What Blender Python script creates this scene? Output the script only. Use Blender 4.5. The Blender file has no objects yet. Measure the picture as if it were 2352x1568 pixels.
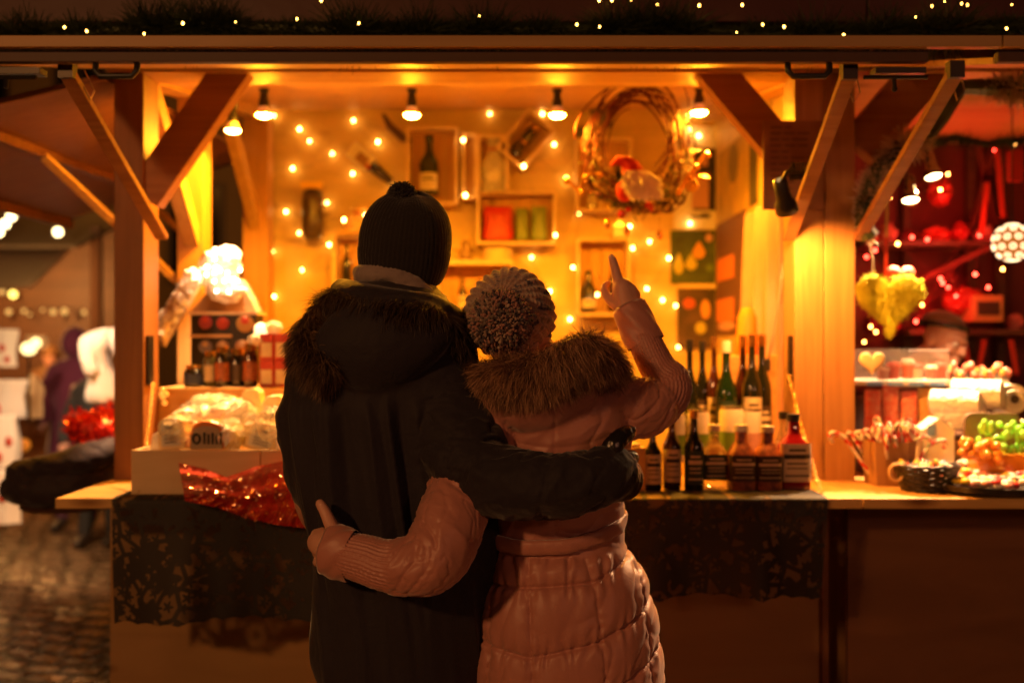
import bpy, bmesh, math, random
import numpy as np
from mathutils import Vector, Matrix
random.seed(7); RNG = np.random.default_rng(11)
F = 2287.0; CZ = 1.48; PI = math.pi
SC = bpy.context.scene; COL = SC.collection
def P(px, py, Y): return Vector(((px-1176)/F*Y, Y, CZ-(py-784)/F*Y))
def S(px, Y): return px/F*Y

# ------------------------------------------------------------------ materials
MATS = {}
def pm(name, col, rough=.6, metal=0., spec=.5, em=None, es=0., trans=0., bump=None, var=None, sheen=0., coat=0., alpha=None, sub=0.):
    m = bpy.data.materials.new(name); m.use_nodes = True; MATS[name] = m
    nt = m.node_tree; b = nt.nodes['Principled BSDF']; L = nt.links
    I = b.inputs
    I['Base Color'].default_value = (*col, 1); I['Roughness'].default_value = rough; I['Metallic'].default_value = metal
    I['Specular IOR Level'].default_value = spec
    if em: I['Emission Color'].default_value = (*em, 1); I['Emission Strength'].default_value = es
    if trans: I['Transmission Weight'].default_value = trans
    if sheen: I['Sheen Weight'].default_value = sheen; I['Sheen Roughness'].default_value = .4
    if coat: I['Coat Weight'].default_value = coat; I['Coat Roughness'].default_value = .1
    if alpha is not None: I['Alpha'].default_value = alpha
    if sub: I['Subsurface Weight'].default_value = sub; I['Subsurface Radius'].default_value = (.01,.004,.002)
    tc = None
    if var or bump: tc = nt.nodes.new('ShaderNodeTexCoord')
    if var:                                         # var = (scale, colour2, detail)
        n = nt.nodes.new('ShaderNodeTexNoise'); n.inputs['Scale'].default_value = var[0]; n.inputs['Detail'].default_value = 5
        L.new(tc.outputs['Object'], n.inputs['Vector'])
        r = nt.nodes.new('ShaderNodeValToRGB'); r.color_ramp.elements[0].position = .35; r.color_ramp.elements[1].position = .65
        r.color_ramp.elements[0].color = (*col, 1); r.color_ramp.elements[1].color = (*var[1], 1)
        L.new(n.outputs['Fac'], r.inputs['Fac']); L.new(r.outputs['Color'], I['Base Color'])
    if bump:                                        # bump = (scale, strength, distance)
        n = nt.nodes.new('ShaderNodeTexNoise'); n.inputs['Scale'].default_value = bump[0]; n.inputs['Detail'].default_value = 6
        L.new(tc.outputs['Object'], n.inputs['Vector'])
        bp = nt.nodes.new('ShaderNodeBump'); bp.inputs['Strength'].default_value = bump[1]; bp.inputs['Distance'].default_value = bump[2]
        L.new(n.outputs['Fac'], bp.inputs['Height']); L.new(bp.outputs['Normal'], I['Normal'])
    return m
def glow(name, col, strength, mis=True):
    m = bpy.data.materials.new(name); m.use_nodes = True; nt = m.node_tree; nt.nodes.clear()
    e = nt.nodes.new('ShaderNodeEmission'); e.inputs['Color'].default_value = (*col, 1); e.inputs['Strength'].default_value = strength
    o = nt.nodes.new('ShaderNodeOutputMaterial'); nt.links.new(e.outputs[0], o.inputs['Surface'])
    m.cycles.emission_sampling = 'FRONT' if mis else 'NONE'
    return m
def wood(name, c1, c2, axis='x', rough=.55, fine=28, knots=True):
    m = bpy.data.materials.new(name); m.use_nodes = True; MATS[name] = m
    nt = m.node_tree; N = nt.nodes; L = nt.links; b = N['Principled BSDF']; b.inputs['Roughness'].default_value = rough
    b.inputs['Specular IOR Level'].default_value = .35
    tc = N.new('ShaderNodeTexCoord'); mp = N.new('ShaderNodeMapping')
    s = {'x': (1.3, fine, fine), 'y': (fine, 1.3, fine), 'z': (fine, fine, 1.3)}[axis]
    mp.inputs['Scale'].default_value = s; L.new(tc.outputs['Object'], mp.inputs['Vector'])
    n = N.new('ShaderNodeTexNoise'); n.inputs['Scale'].default_value = 1; n.inputs['Detail'].default_value = 6; n.inputs['Distortion'].default_value = 1.2
    L.new(mp.outputs['Vector'], n.inputs['Vector'])
    r = N.new('ShaderNodeValToRGB'); r.color_ramp.elements[0].position = .3; r.color_ramp.elements[1].position = .68
    r.color_ramp.elements[0].color = (*c1, 1); r.color_ramp.elements[1].color = (*c2, 1)
    L.new(n.outputs['Fac'], r.inputs['Fac']); out = r.outputs['Color']
    if knots:
        mp2 = N.new('ShaderNodeMapping'); s2 = {'x': (1.6, 5, 5), 'y': (5, 1.6, 5), 'z': (5, 5, 1.6)}[axis]; mp2.inputs['Scale'].default_value = s2
        L.new(tc.outputs['Object'], mp2.inputs['Vector'])
        v = N.new('ShaderNodeTexVoronoi'); v.inputs['Scale'].default_value = 1.1; L.new(mp2.outputs['Vector'], v.inputs['Vector'])
        r2 = N.new('ShaderNodeValToRGB'); r2.color_ramp.elements[0].position = .03; r2.color_ramp.elements[1].position = .13
        r2.color_ramp.elements[0].color = (.35,.25,.18,1); r2.color_ramp.elements[1].color = (1,1,1,1)
        L.new(v.outputs['Distance'], r2.inputs['Fac'])
        mx = N.new('ShaderNodeMix'); mx.data_type = 'RGBA'; mx.blend_type = 'MULTIPLY'; mx.inputs[0].default_value = 1
        L.new(out, mx.inputs[6]); L.new(r2.outputs['Color'], mx.inputs[7]); out = mx.outputs[2]
    L.new(out, b.inputs['Base Color'])
    bp = N.new('ShaderNodeBump'); bp.inputs['Strength'].default_value = .25; bp.inputs['Distance'].default_value = .003
    L.new(n.outputs['Fac'], bp.inputs['Height']); L.new(bp.outputs['Normal'], b.inputs['Normal'])
    return m

# ------------------------------------------------------------------ mesh builder
class MB:
    def __init__(s): s.v = []; s.f = []; s.mi = []; s.cur = 0; s.M = None
    def add(s, vs, fs):
        o = len(s.v)
        if s.M is not None: vs = [s.M @ Vector(v) for v in vs]
        s.v += [tuple(v) for v in vs]; s.f += [tuple(i+o for i in f) for f in fs]; s.mi += [s.cur]*len(fs)
        return s
    def box(s, x0, x1, y0, y1, z0, z1, R=None):
        vs = [Vector((x, y, z)) for x in (x0, x1) for y in (y0, y1) for z in (z0, z1)]
        if R is not None: vs = [R @ v for v in vs]
        return s.add(vs, [(0,1,3,2),(4,6,7,5),(0,4,5,1),(2,3,7,6),(0,2,6,4),(1,5,7,3)])
    def beam(s, a, b, w, t, side=None):             # box from a to b, w across `side`, t in the third direction
        a = Vector(a); b = Vector(b); d = (b-a).normalized()
        side = Vector(side) if side is not None else (Vector((0,1,0)) if abs(d.y) < .9 else Vector((1,0,0)))
        u = (side - d*side.dot(d)).normalized(); n = d.cross(u)
        vs = [p + u*(w/2*i) + n*(t/2*j) for p in (a, b) for i in (-1, 1) for j in (-1, 1)]
        return s.add(vs, [(0,1,3,2),(4,6,7,5),(0,4,5,1),(2,3,7,6),(0,2,6,4),(1,5,7,3)])
    def tube(s, pts, rad, seg=8, cap=True, flat=1., closed=False):
        pts = [Vector(p) for p in pts]; n = len(pts)
        if not hasattr(rad, '__len__'): rad = [rad]*n
        vs = []; up = None
        for i, p in enumerate(pts):
            if closed: t = (pts[(i+1) % n]-pts[i-1])
            else: t = (pts[min(i+1, n-1)]-pts[max(i-1, 0)])
            t.normalize()
            if up is None: up = Vector((0,0,1)) if abs(t.z) < .9 else Vector((1,0,0))
            up = (up - t*up.dot(t)); up = up.normalized() if up.length > 1e-6 else t.orthogonal().normalized()
            w = t.cross(up)
            for k in range(seg):
                a = 2*PI*k/seg; vs.append(p + (up*math.cos(a)*flat + w*math.sin(a))*rad[i])
        fs = []
        for i in range(n if closed else n-1):
            j = (i+1) % n
            for k in range(seg): fs.append((i*seg+k, i*seg+(k+1) % seg, j*seg+(k+1) % seg, j*seg+k))
        if cap and not closed: fs += [tuple(range(seg))[::-1], tuple((n-1)*seg+k for k in range(seg))]
        return s.add(vs, fs)
    def lathe(s, prof, o=(0,0,0), seg=20, sq=0, cap=True):  # prof = [(r, z)]; sq > 0 squares the section
        o = Vector(o); vs = []
        for r, z in prof:
            for k in range(seg):
                a = 2*PI*(k+.5)/seg; c, q = math.cos(a), math.sin(a)
                e = 1.
                if sq: e = 1/((abs(c)**sq+abs(q)**sq)**(1/sq))
                vs.append(o + Vector((r*c*e, r*q*e, z)))
        fs = []
        for i in range(len(prof)-1):
            for k in range(seg): fs.append((i*seg+k, i*seg+(k+1) % seg, (i+1)*seg+(k+1) % seg, (i+1)*seg+k))
        if cap: fs += [tuple(range(seg))[::-1], tuple((len(prof)-1)*seg+k for k in range(seg))]
        return s.add(vs, fs)
    def ball(s, c, r, seg=12, sc=(1,1,1), rings=8):
        c = Vector(c); vs = [c+Vector((0,0,-r*sc[2]))]
        for i in range(1, rings):
            t = PI*i/rings
            for k in range(seg):
                a = 2*PI*k/seg; vs.append(c+Vector((r*sc[0]*math.sin(t)*math.cos(a), r*sc[1]*math.sin(t)*math.sin(a), -r*sc[2]*math.cos(t))))
        vs.append(c+Vector((0,0,r*sc[2]))); fs = []
        for k in range(seg): fs.append((0, 1+(k+1) % seg, 1+k)); fs.append((len(vs)-1, 1+(rings-2)*seg+k, 1+(rings-2)*seg+(k+1) % seg))
        for i in range(rings-2):
            for k in range(seg): fs.append((1+i*seg+k, 1+i*seg+(k+1) % seg, 1+(i+1)*seg+(k+1) % seg, 1+(i+1)*seg+k))
        return s.add(vs, fs)
    def prism(s, outl, y0, y1, plane='xz', M=None):    # outline in a plane, extruded along the third axis
        n = len(outl)
        def mk(a, b, c): return Vector((a, c, b)) if plane == 'xz' else (Vector((a, b, c)) if plane == 'xy' else Vector((c, a, b)))
        vs = [mk(a, b, y0) for a, b in outl]+[mk(a, b, y1) for a, b in outl]
        if M is not None: vs = [M @ v for v in vs]
        return s.add(vs, [tuple(range(n)), tuple(range(2*n-1, n-1, -1))]+[(i, i+n, (i+1) % n+n, (i+1) % n) for i in range(n)])
    def grid(s, fn, nu, nv):
        vs = [fn(i/nu, j/nv) for j in range(nv+1) for i in range(nu+1)]; w = nu+1
        return s.add(vs, [(j*w+i, j*w+i+1, (j+1)*w+i+1, (j+1)*w+i) for j in range(nv) for i in range(nu)])
    def build(s, name, mat, parent=None, label=None, cat=None, group=None, kind=None, smooth=False, bevel=0, loc=None, auto=None):
        me = bpy.data.meshes.new(name)
        off = Vector((0,0,0)); q = parent
        while q is not None: off += q.location; q = q.parent
        if loc is not None: off += Vector(loc)
        me.from_pydata([tuple(Vector(v)-off) for v in s.v], [], s.f)
        for m in (mat if isinstance(mat, (list, tuple)) else [mat]): me.materials.append(m)
        me.polygons.foreach_set('material_index', s.mi)
        if smooth: me.shade_smooth()
        bm = bmesh.new(); bm.from_mesh(me); bmesh.ops.recalc_face_normals(bm, faces=bm.faces); bm.to_mesh(me); bm.free()
        if auto: me.shade_smooth(); me.set_sharp_from_angle(angle=math.radians(auto))
        me.update()
        o = bpy.data.objects.new(name, me); COL.objects.link(o); o.parent = parent
        if loc is not None: o.location = loc
        if bevel:
            bv = o.modifiers.new('b', 'BEVEL'); bv.width = bevel; bv.segments = 2; bv.limit_method = 'ANGLE'
        tag(o, label, cat, group, kind)
        return o
def tag(o, label=None, cat=None, group=None, kind=None):
    if label: o['label'] = label
    if cat: o['category'] = cat
    if group: o['group'] = group
    if kind: o['kind'] = kind
    return o
def thing(name, label, cat, loc=(0,0,0), group=None, rot=None):
    o = bpy.data.objects.new(name, None); COL.objects.link(o); o.location = loc; o.empty_display_size = .1
    if rot: o.rotation_euler = rot
    return tag(o, label, cat, group)
def dup(root, loc=None, label=None, rot=None, scale=None):
    r = root.copy(); COL.objects.link(r)
    if loc is not None: r.location = loc
    if rot is not None: r.rotation_euler = rot
    if scale is not None: r.scale = scale
    if label: r['label'] = label
    for ch in list(root.children):
        c = ch.copy(); COL.objects.link(c); c.parent = r
        for g in list(ch.children):
            d = g.copy(); COL.objects.link(d); d.parent = c
    return r

# ------------------------------------------------------------------ numpy noise (value noise, smooth)
_T = RNG.random(65536).astype(np.float64)
def vnoise(p):                                      # p (n,3) -> n in [-1,1]
    i = np.floor(p).astype(np.int64); f = p-i; f = f*f*(3-2*f); out = 0
    for dx in (0,1):
        for dy in (0,1):
            for dz in (0,1):
                h = ((i[:,0]+dx)*73856093 ^ (i[:,1]+dy)*19349663 ^ (i[:,2]+dz)*83492791) & 65535
                w = (f[:,0] if dx else 1-f[:,0])*(f[:,1] if dy else 1-f[:,1])*(f[:,2] if dz else 1-f[:,2])
                out = out + w*_T[h]
    return out*2-1
def fbm(p, oct=3):
    o = 0; a = 1; t = 0
    for k in range(oct): o = o+a*vnoise(p*2**k+k*17.3); t += a; a *= .5
    return o/t

# ------------------------------------------------------------------ camera, render, world
cam = bpy.data.objects.new('camera', bpy.data.cameras.new('camera')); COL.objects.link(cam)
cam.location = (0, 0, CZ); cam.rotation_euler = (PI/2, 0, 0)
cam.data.sensor_width = 36; cam.data.lens = 36*F/2352; cam.data.clip_end = 300
cam.data.dof.use_dof = True; cam.data.dof.focus_distance = 2.24; cam.data.dof.aperture_fstop = 1.45; cam.data.dof.aperture_blades = 0
SC.camera = cam
SC.render.engine = 'CYCLES'; SC.cycles.use_denoising = True
SC.cycles.sample_clamp_indirect = 6; SC.cycles.caustics_reflective = False; SC.cycles.caustics_refractive = False
SC.cycles.max_bounces = 8; SC.cycles.transparent_max_bounces = 12
SC.view_settings.view_transform = 'Standard'; SC.view_settings.look = 'None'; SC.view_settings.exposure = 0; SC.view_settings.gamma = 1
w = bpy.data.worlds.new('World'); SC.world = w; w.use_nodes = True
w.node_tree.nodes['Background'].inputs['Color'].default_value = (.9, .45, .2, 1); w.node_tree.nodes['Background'].inputs['Strength'].default_value = .010

WARM = (1, .33, .012)
def point(name, loc, power, col=WARM, r=.1):
    l = bpy.data.lights.new(name, 'POINT'); l.energy = power; l.color = col; l.shadow_soft_size = r
    o = bpy.data.objects.new(name, l); COL.objects.link(o); o.location = loc; return o
def spot(name, loc, to, power, ang=80, col=WARM, r=.03, blend=.6):
    l = bpy.data.lights.new(name, 'SPOT'); l.energy = power; l.color = col; l.shadow_soft_size = r; l.spot_size = math.radians(ang); l.spot_blend = blend
    o = bpy.data.objects.new(name, l); COL.objects.link(o); o.location = loc
    o.rotation_euler = (Vector(to)-Vector(loc)).to_track_quat('-Z', 'Y').to_euler(); return o

# common materials
WX = wood('pine_x', (.50,.29,.09), (.62,.39,.14), 'x'); WY = wood('pine_y', (.50,.29,.09), (.62,.39,.14), 'y'); WZ = wood('pine_z', (.46,.24,.075), (.58,.32,.11), 'z')
FX = wood('stain_x', (.25,.10,.03), (.34,.15,.05), 'x'); FZ = wood('stain_z', (.20,.08,.025), (.28,.12,.04), 'z'); DZ = wood('lit_post_pine', (.34,.17,.06), (.44,.24,.09), 'z')  # double post paler than the other posts, lamplight put into its wood
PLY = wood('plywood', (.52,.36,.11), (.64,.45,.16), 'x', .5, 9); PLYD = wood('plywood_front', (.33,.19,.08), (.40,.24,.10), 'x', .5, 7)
PALE = wood('pale_spruce', (.62,.45,.24), (.72,.55,.33), 'x', .6, 12, False)
BLACK = pm('black_plastic', (.012,.011,.010), .45); IRON = pm('dark_iron', (.03,.025,.02), .4, .7); STEEL = pm('bright_steel', (.55,.52,.48), .25, 1.)
BRASS = pm('brass', (.6,.36,.12), .3, 1.); WHITE = pm('white_paint', (.75,.72,.66), .5); PAPER = pm('paper', (.72,.68,.58), .7)
GLOWB = glow('lamp_glow', (1,.35,.012), 2100); CLAMPG = glow('spot_face_glow', (1,.62,.25), 30); FAIRY = glow('fairy_glow', (1,.48,.10), 75); 
# ------------------------------------------------------------------ ground
def ground():
    m = bpy.data.materials.new('cobbles'); m.use_nodes = True; nt = m.node_tree; N = nt.nodes; L = nt.links; b = N['Principled BSDF']
    tc = N.new('ShaderNodeTexCoord'); 
    wn = N.new('ShaderNodeTexNoise'); wn.inputs['Scale'].default_value = .8; L.new(tc.outputs['Object'], wn.inputs['Vector'])
    ad = N.new('ShaderNodeVectorMath'); ad.operation = 'MULTIPLY_ADD'; ad.inputs[1].default_value = (.35,.35,0); L.new(wn.outputs['Color'], ad.inputs[0]); L.new(tc.outputs['Object'], ad.inputs[2])
    mp = N.new('ShaderNodeMapping'); mp.inputs['Rotation'].default_value = (0,0,.25); L.new(ad.outputs[0], mp.inputs['Vector'])
    br = N.new('ShaderNodeTexBrick'); br.inputs['Scale'].default_value = 1; br.inputs['Brick Width'].default_value = .20; br.inputs['Row Height'].default_value = .135
    br.inputs['Mortar Size'].default_value = .028; br.inputs['Mortar Smooth'].default_value = .8
    br.inputs['Color1'].default_value = (.14,.085,.045,1); br.inputs['Color2'].default_value = (.26,.16,.09,1); br.inputs['Mortar'].default_value = (.012,.008,.005,1)
    L.new(mp.outputs[0], br.inputs['Vector']); L.new(br.outputs['Color'], b.inputs['Base Color'])
    n = N.new('ShaderNodeTexNoise'); n.inputs['Scale'].default_value = 14; n.inputs['Detail'].default_value = 4; L.new(tc.outputs['Object'], n.inputs['Vector'])
    mt = N.new('ShaderNodeMath'); mt.operation = 'MULTIPLY_ADD'; mt.inputs[1].default_value = -1.0; L.new(br.outputs['Fac'], mt.inputs[0]); 
    m3 = N.new('ShaderNodeMath'); m3.operation = 'MULTIPLY'; m3.inputs[1].default_value = .55; L.new(n.outputs['Fac'], m3.inputs[0]); L.new(m3.outputs[0], mt.inputs[2])
    bp = N.new('ShaderNodeBump'); bp.inputs['Strength'].default_value = .9; bp.inputs['Distance'].default_value = .045; L.new(mt.outputs[0], bp.inputs['Height']); L.new(bp.outputs[0], b.inputs['Normal'])
    rr = N.new('ShaderNodeMapRange'); rr.inputs[3].default_value = .14; rr.inputs[4].default_value = .42; L.new(n.outputs['Fac'], rr.inputs[0]); L.new(rr.outputs[0], b.inputs['Roughness'])
    b.inputs['Specular IOR Level'].default_value = .8
    MB().grid(lambda u, v: (-70+140*u, -40+140*v, 0), 20, 20).build('ground', m, kind='structure')
ground()

# ------------------------------------------------------------------ main stall
ZB = 2.412                                            # underside of the front beam
stall = thing('market_stall', 'open wooden market hut with orange lit plywood back wall behind the couple', 'market stall', (-.15, 4.4, 0))
def part(mb, name, mat, parent, **k): return mb.build(name, mat, parent, **k)
XL, XR = -1.38, 1.08
# posts
for x0, x1, y0, y1, mt in ((-1.38,-1.277,3.45,3.60,FZ), (.98,1.08,3.45,3.60,DZ)):
    MB().box(x0, x1, y0, y1, 0, ZB).build('front_post', mt, stall, bevel=.004)
MB().box(-1.38,-1.27,4.10,4.21,0,2.50).build('side_post', WZ, stall, bevel=.004)
MB().box(-1.38,-1.25,5.10,5.22,0,2.62).build('back_post', WZ, stall, bevel=.004)
# header and side rails
MB().box(XL-.03, 1.083, 3.45, 3.60, ZB, ZB+.14).build('header_beam', WX, stall, bevel=.004)
MB().beam((-1.33,3.6,2.46), (-1.33,5.3,2.70), .10, .10, (1,0,0)).build('side_rail', WY, stall)
MB().beam((1.04,3.6,2.46), (1.04,5.3,2.70), .08, .10, (1,0,0)).build('side_rail', WY, stall)
# knee braces
def Q(px, py, Y): return P(px, py, Y)
MB().beam(Q(335,455,3.50), Q(545,150,3.50), .07, .125, (0,1,0)).build('knee_brace', FX, stall, bevel=.004)
MB().beam(Q(1835,395,3.50), Q(1600,120,3.50), .07, .12, (0,1,0)).build('knee_brace', FX, stall, bevel=.004)
MB().beam((-1.32,4.16,1.86), (-1.32,3.62,2.40), .06, .07, (1,0,0)).build('knee_brace', WY, stall, bevel=.003)
MB().beam((-1.32,5.16,2.05), (-1.32,4.55,2.60), .05, .08, (1,0,0)).build('knee_brace', WY, stall, bevel=.003)
# ceiling boards (rise towards the back)
c = MB()
for i in range(9):
    y0 = 3.60+i*.19; y1 = y0+.186; f = lambda y: ZB+.006+(y-3.6)*.172
    c.add([(XL,y0,f(y0)),(1.08,y0,f(y0)),(1.08,y1,f(y1)),(XL,y1,f(y1)),(XL,y0,f(y0)+.02),(1.08,y0,f(y0)+.02),(1.08,y1,f(y1)+.02),(XL,y1,f(y1)+.02)],
          [(0,1,2,3),(4,7,6,5),(0,4,5,1),(1,5,6,2),(2,6,7,3),(3,7,4,0)])
c.build('ceiling', WX, stall)
MB().box(XL, 1.08, 5.30, 5.32, 0, 2.72).build('back_wall', PLY, stall)
MB().box(1.082, 1.10, 3.62, 5.30, 0, 2.70).build('side_wall', PLY, stall)
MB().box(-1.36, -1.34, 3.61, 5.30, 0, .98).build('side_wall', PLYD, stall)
# roof
ROOFM = pm('dark_red_roof', (.055,.010,.007), .55, bump=(8,.3,.01))
rf = MB(); Z0, Z1 = ZB+.20, 2.92
rf.add([(-1.75,3.10,Z0),(1.09,3.10,Z0),(1.09,5.5,Z1+.05),(-1.75,5.5,Z1+.05),(-1.75,3.10,Z0+.05),(1.09,3.10,Z0+.05),(1.09,5.5,Z1+.10),(-1.75,5.5,Z1+.10)],
       [(0,1,2,3),(4,7,6,5),(0,4,5,1),(1,5,6,2),(2,6,7,3),(3,7,4,0)])
rf.build('roof', ROOFM, stall)
# roof fascia boards: dark red board and lower dark board above the flap hinge
MB().box(-1.75, 1.09, 3.06, 3.095, ZB+.05, ZB+.26).build('roof_fascia', ROOFM, stall, bevel=.003)
# counter
MB().box(-1.40, 1.075, 3.05, 3.95, .968, 1.0).build('counter', WX, stall, bevel=.003)
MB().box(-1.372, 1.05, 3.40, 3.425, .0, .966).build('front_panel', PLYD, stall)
MB().box(-1.40, -1.27, 3.62, 4.09, .94, .968).build('side_sill', WY, stall)
# front flap
def flap(xa, xb, parent, grip):
    yo, zo, yi, zi = 2.66, CZ+.740, 3.44, ZB+.01
    m = MB(); n = 5
    for i in range(n):                              # boards running across
        a, b_ = i/n, (i+1)/n-.004
        q = []
        for t in (a, b_): q += [(xa, yo+(yi-yo)*t, zo+(zi-zo)*t), (xb, yo+(yi-yo)*t, zo+(zi-zo)*t)]
        up = Vector((0,0,.018)); q = [Vector(v) for v in q]; q = [q[0],q[1],q[3],q[2]]
        m.add(q+[v+up for v in q], [(0,1,2,3),(4,7,6,5),(0,4,5,1),(1,5,6,2),(2,6,7,3),(3,7,4,0)])
    p = m.build('flap_panel', WX, parent)
    MB().box(xa, xb+.18 if xb < 2 else xb, 2.60, 2.625, CZ+.7685, CZ+.799).build('flap_edge', PLYD, parent, bevel=.002)
    MB().box(xa, xb, 2.63, 2.655, CZ+.738, CZ+.7665).build('flap_lip', pm('flap_lip_wood'+str(xa), (.06,.025,.012), .6), parent, bevel=.002)
    for gx in grip:
        h = MB(); z = CZ+.7385
        h.tube([(gx-.055,2.645,z),(gx-.055,2.640,z-.022),(gx-.042,2.64,z-.036),(gx+.042,2.64,z-.036),(gx+.055,2.640,z-.022),(gx+.055,2.645,z)], .0085, 8)
        h.build('flap_handle', BLACK, parent, smooth=True)
flap(-1.47, 1.10, stall, [-1.05, .787])
# struts between flap edge and posts
def strut(a, b, parent, name='flap_strut'):
    m = MB(); m.beam(a, b, .042, .022, (1,0,0)); s_ = m.build(name, FX, parent, bevel=.003)
    e = MB(); a = Vector(a); e.box(a.x-.02, a.x+.02, a.y-.02, a.y+.012, a.z-.012, a.z+.034); e.build('bracket', IRON, s_)
    e = MB(); e.tube([a+Vector((.03,.03,.02)), a+Vector((.05,.05,-.03)), a+Vector((.035,.06,-.055)), a+Vector((.02,.05,-.02))], .0025, 6); e.build('safety_pin', STEEL, s_)
strut(P(157,172,2.70), P(372,545,3.46), stall); strut(P(1948,176,2.70), P(1812,548,3.46), stall)
# latch bolt on the flap
lt = MB(); lz = CZ+.735
lt.box(.97,1.105,2.655,2.70,lz-.02,lz-.004); lt.tube([(.94,2.66,lz-.03),(1.11,2.66,lz-.03)], .006, 8); lt.tube([(1.02,2.66,lz-.03),(1.02,2.655,lz-.06)], .006, 8); lt.ball((1.02,2.655,lz-.063), .008)
lt.build('latch_bolt', IRON, stall)
lt = MB(); lt.box(-1.40,-1.26,2.655,2.70,lz-.02,lz-.004); lt.tube([(-1.42,2.66,lz-.03),(-1.27,2.66,lz-.03)], .006, 8); lt.tube([(-1.35,2.66,lz-.03),(-1.35,2.655,lz-.06)], .006, 8)
lt.build('latch_bolt', IRON, stall)
# raised side flap on the left, seen from below
def sideflap():
    m = MB(); zi, zo = CZ+.90, CZ+.655; xi, xo = -1.40, -2.42
    q = [Vector(v) for v in ((xi,3.42,zi),(xo,3.42,zo),(xo,5.4,zo),(xi,5.4,zi+.10))]; up = Vector((0,0,.02))
    m.add(q+[v+up for v in q], [(0,1,2,3),(4,7,6,5),(0,4,5,1),(1,5,6,2),(2,6,7,3),(3,7,4,0)])
    f_ = m.build('side_flap', FX, stall)
    MB().beam((xo+.02,3.42,zo-.02), (xo+.02,5.4,zo-.02), .045, .045, (1,0,0)).build('edge_batten', FZ, f_)
    MB().beam((-1.92,3.42,CZ+.755), (-1.92,5.4,CZ+.79), .05, .035, (1,0,0)).build('edge_batten', FZ, f_)
    MB().beam(P(100,360,3.75), (-1.385,4.16,1.72), .045, .03, (0,1,0)).build('flap_strut', WY, stall, bevel=.003)
    MB().beam((-1.95,5.2,CZ+.78), (-1.385,5.16,1.75), .045, .03, (0,1,0)).build('flap_strut', FX, stall, bevel=.003)
sideflap()
# iron bracket strips on the posts
MB().box(.968,.979,3.47,3.50,1.33,1.50).build('bracket', IRON, stall)
MB().box(-1.276,-1.266,3.47,3.52,1.33,1.50).build('bracket', IRON, stall)
# chains that hold the counter leaf
def chain(name, a, b, label):
    a = Vector(a); b = Vector(b); L_ = (b-a).length; n = int(L_/.013); m = MB(); d = (b-a).normalized()
    s1 = d.orthogonal().normalized(); s2 = d.cross(s1)
    for i in range(n):
        c = a+(b-a)*((i+.5)/n)+Vector((0,0,-.02*math.sin(PI*i/n))); w_ = s1 if i % 2 else s2
        pts = [c+d*(.0095*math.cos(t))+w_*(.005*math.sin(t)) for t in [2*PI*k/8 for k in range(8)]]
        m.tube(pts, .0016, 5, closed=True)
    m.build(name, BRASS, None, label, 'chain', smooth=True)
chain('chain', P(1812,862,3.44), P(1888,1136,3.10), 'brass chain sloping down from the bright right post to the counter')
chain('chain', P(352,880,3.44), P(318,1128,3.10), 'brass chain sloping down from the dark left post to the counter')

# ------------------------------------------------------------------ neighbour stall on the right
st2 = thing('market_stall', 'dark red market hut full of sweets on the right of the bright double post', 'market stall', (2.4, 4.4, 0))
MB().box(1.083, 1.19, 3.452, 3.60, 0, ZB).build('front_post', DZ, st2, bevel=.004)
MB().box(3.2, 3.3, 3.45, 3.60, 0, ZB).build('front_post', FZ, st2, bevel=.004)
MB().box(1.086, 3.3, 3.45, 3.60, ZB+.001, ZB+.14).build('header_beam', WX, st2, bevel=.004)
MB().beam(Q(1968,345,3.50), Q(2160,125,3.50), .07, .15, (0,1,0)).build('knee_brace', FX, st2, bevel=.004)
RW = pm('dark_red_boards', (.14,.025,.018), .6, bump=(10,.3,.01)); DW = wood('dark_wood', (.07,.035,.02), (.11,.055,.03), 'x')
MB().box(1.10, 3.3, 5.0, 5.02, 0, 2.8).build('back_wall', RW, st2)
MB().box(1.1012, 1.118, 3.61, 5.0, 0, 2.6).build('side_wall', RW, st2)
MB().box(1.10, 3.3, 3.60, 5.0, ZB+.06, ZB+.08).build('ceiling', WX, st2)
r2 = MB(); r2.add([(1.095,3.10,Z0),(3.6,3.10,Z0),(3.6,5.5,Z1+.05),(1.095,5.5,Z1+.05),(1.095,3.10,Z0+.05),(3.6,3.10,Z0+.05),(3.6,5.5,Z1+.10),(1.095,5.5,Z1+.10)],
       [(0,1,2,3),(4,7,6,5),(0,4,5,1),(1,5,6,2),(2,6,7,3),(3,7,4,0)])
r2.build('roof', ROOFM, st2)
MB().box(1.095, 3.6, 3.06, 3.095, ZB+.05, ZB+.26).build('roof_fascia', ROOFM, st2, bevel=.003)
MB().box(1.08, 3.3, 3.06, 4.0, .966, .998).build('counter', WX, st2, bevel=.003)
MB().box(1.12, 3.3, 3.32, 3.345, 0, .965).build('front_panel', wood('shaded_front', (.15,.065,.028), (.20,.09,.04), 'x', .55, 7), st2)  # plain plywood, coloured dark for the shadows on this front
MB().box(1.053, 1.075, 3.38, 3.43, 0, .965).build('corner_batten', FZ, st2)
MB().box(1.92, 1.95, 3.305, 3.318, 0, .96).build('panel_batten', FZ, st2)
flap(1.285, 3.7, st2, [])
strut(P(2192,172,2.70), P(1972,548,3.46), st2)
lt = MB(); lt.box(1.54,1.68,2.655,2.70,lz-.02,lz-.004); lt.tube([(1.50,2.66,lz-.03),(1.66,2.66,lz-.03)], .006, 8); lt.tube([(1.56,2.66,lz-.03),(1.56,2.655,lz-.06)], .006, 8); lt.build('latch_bolt', IRON, st2)
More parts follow.
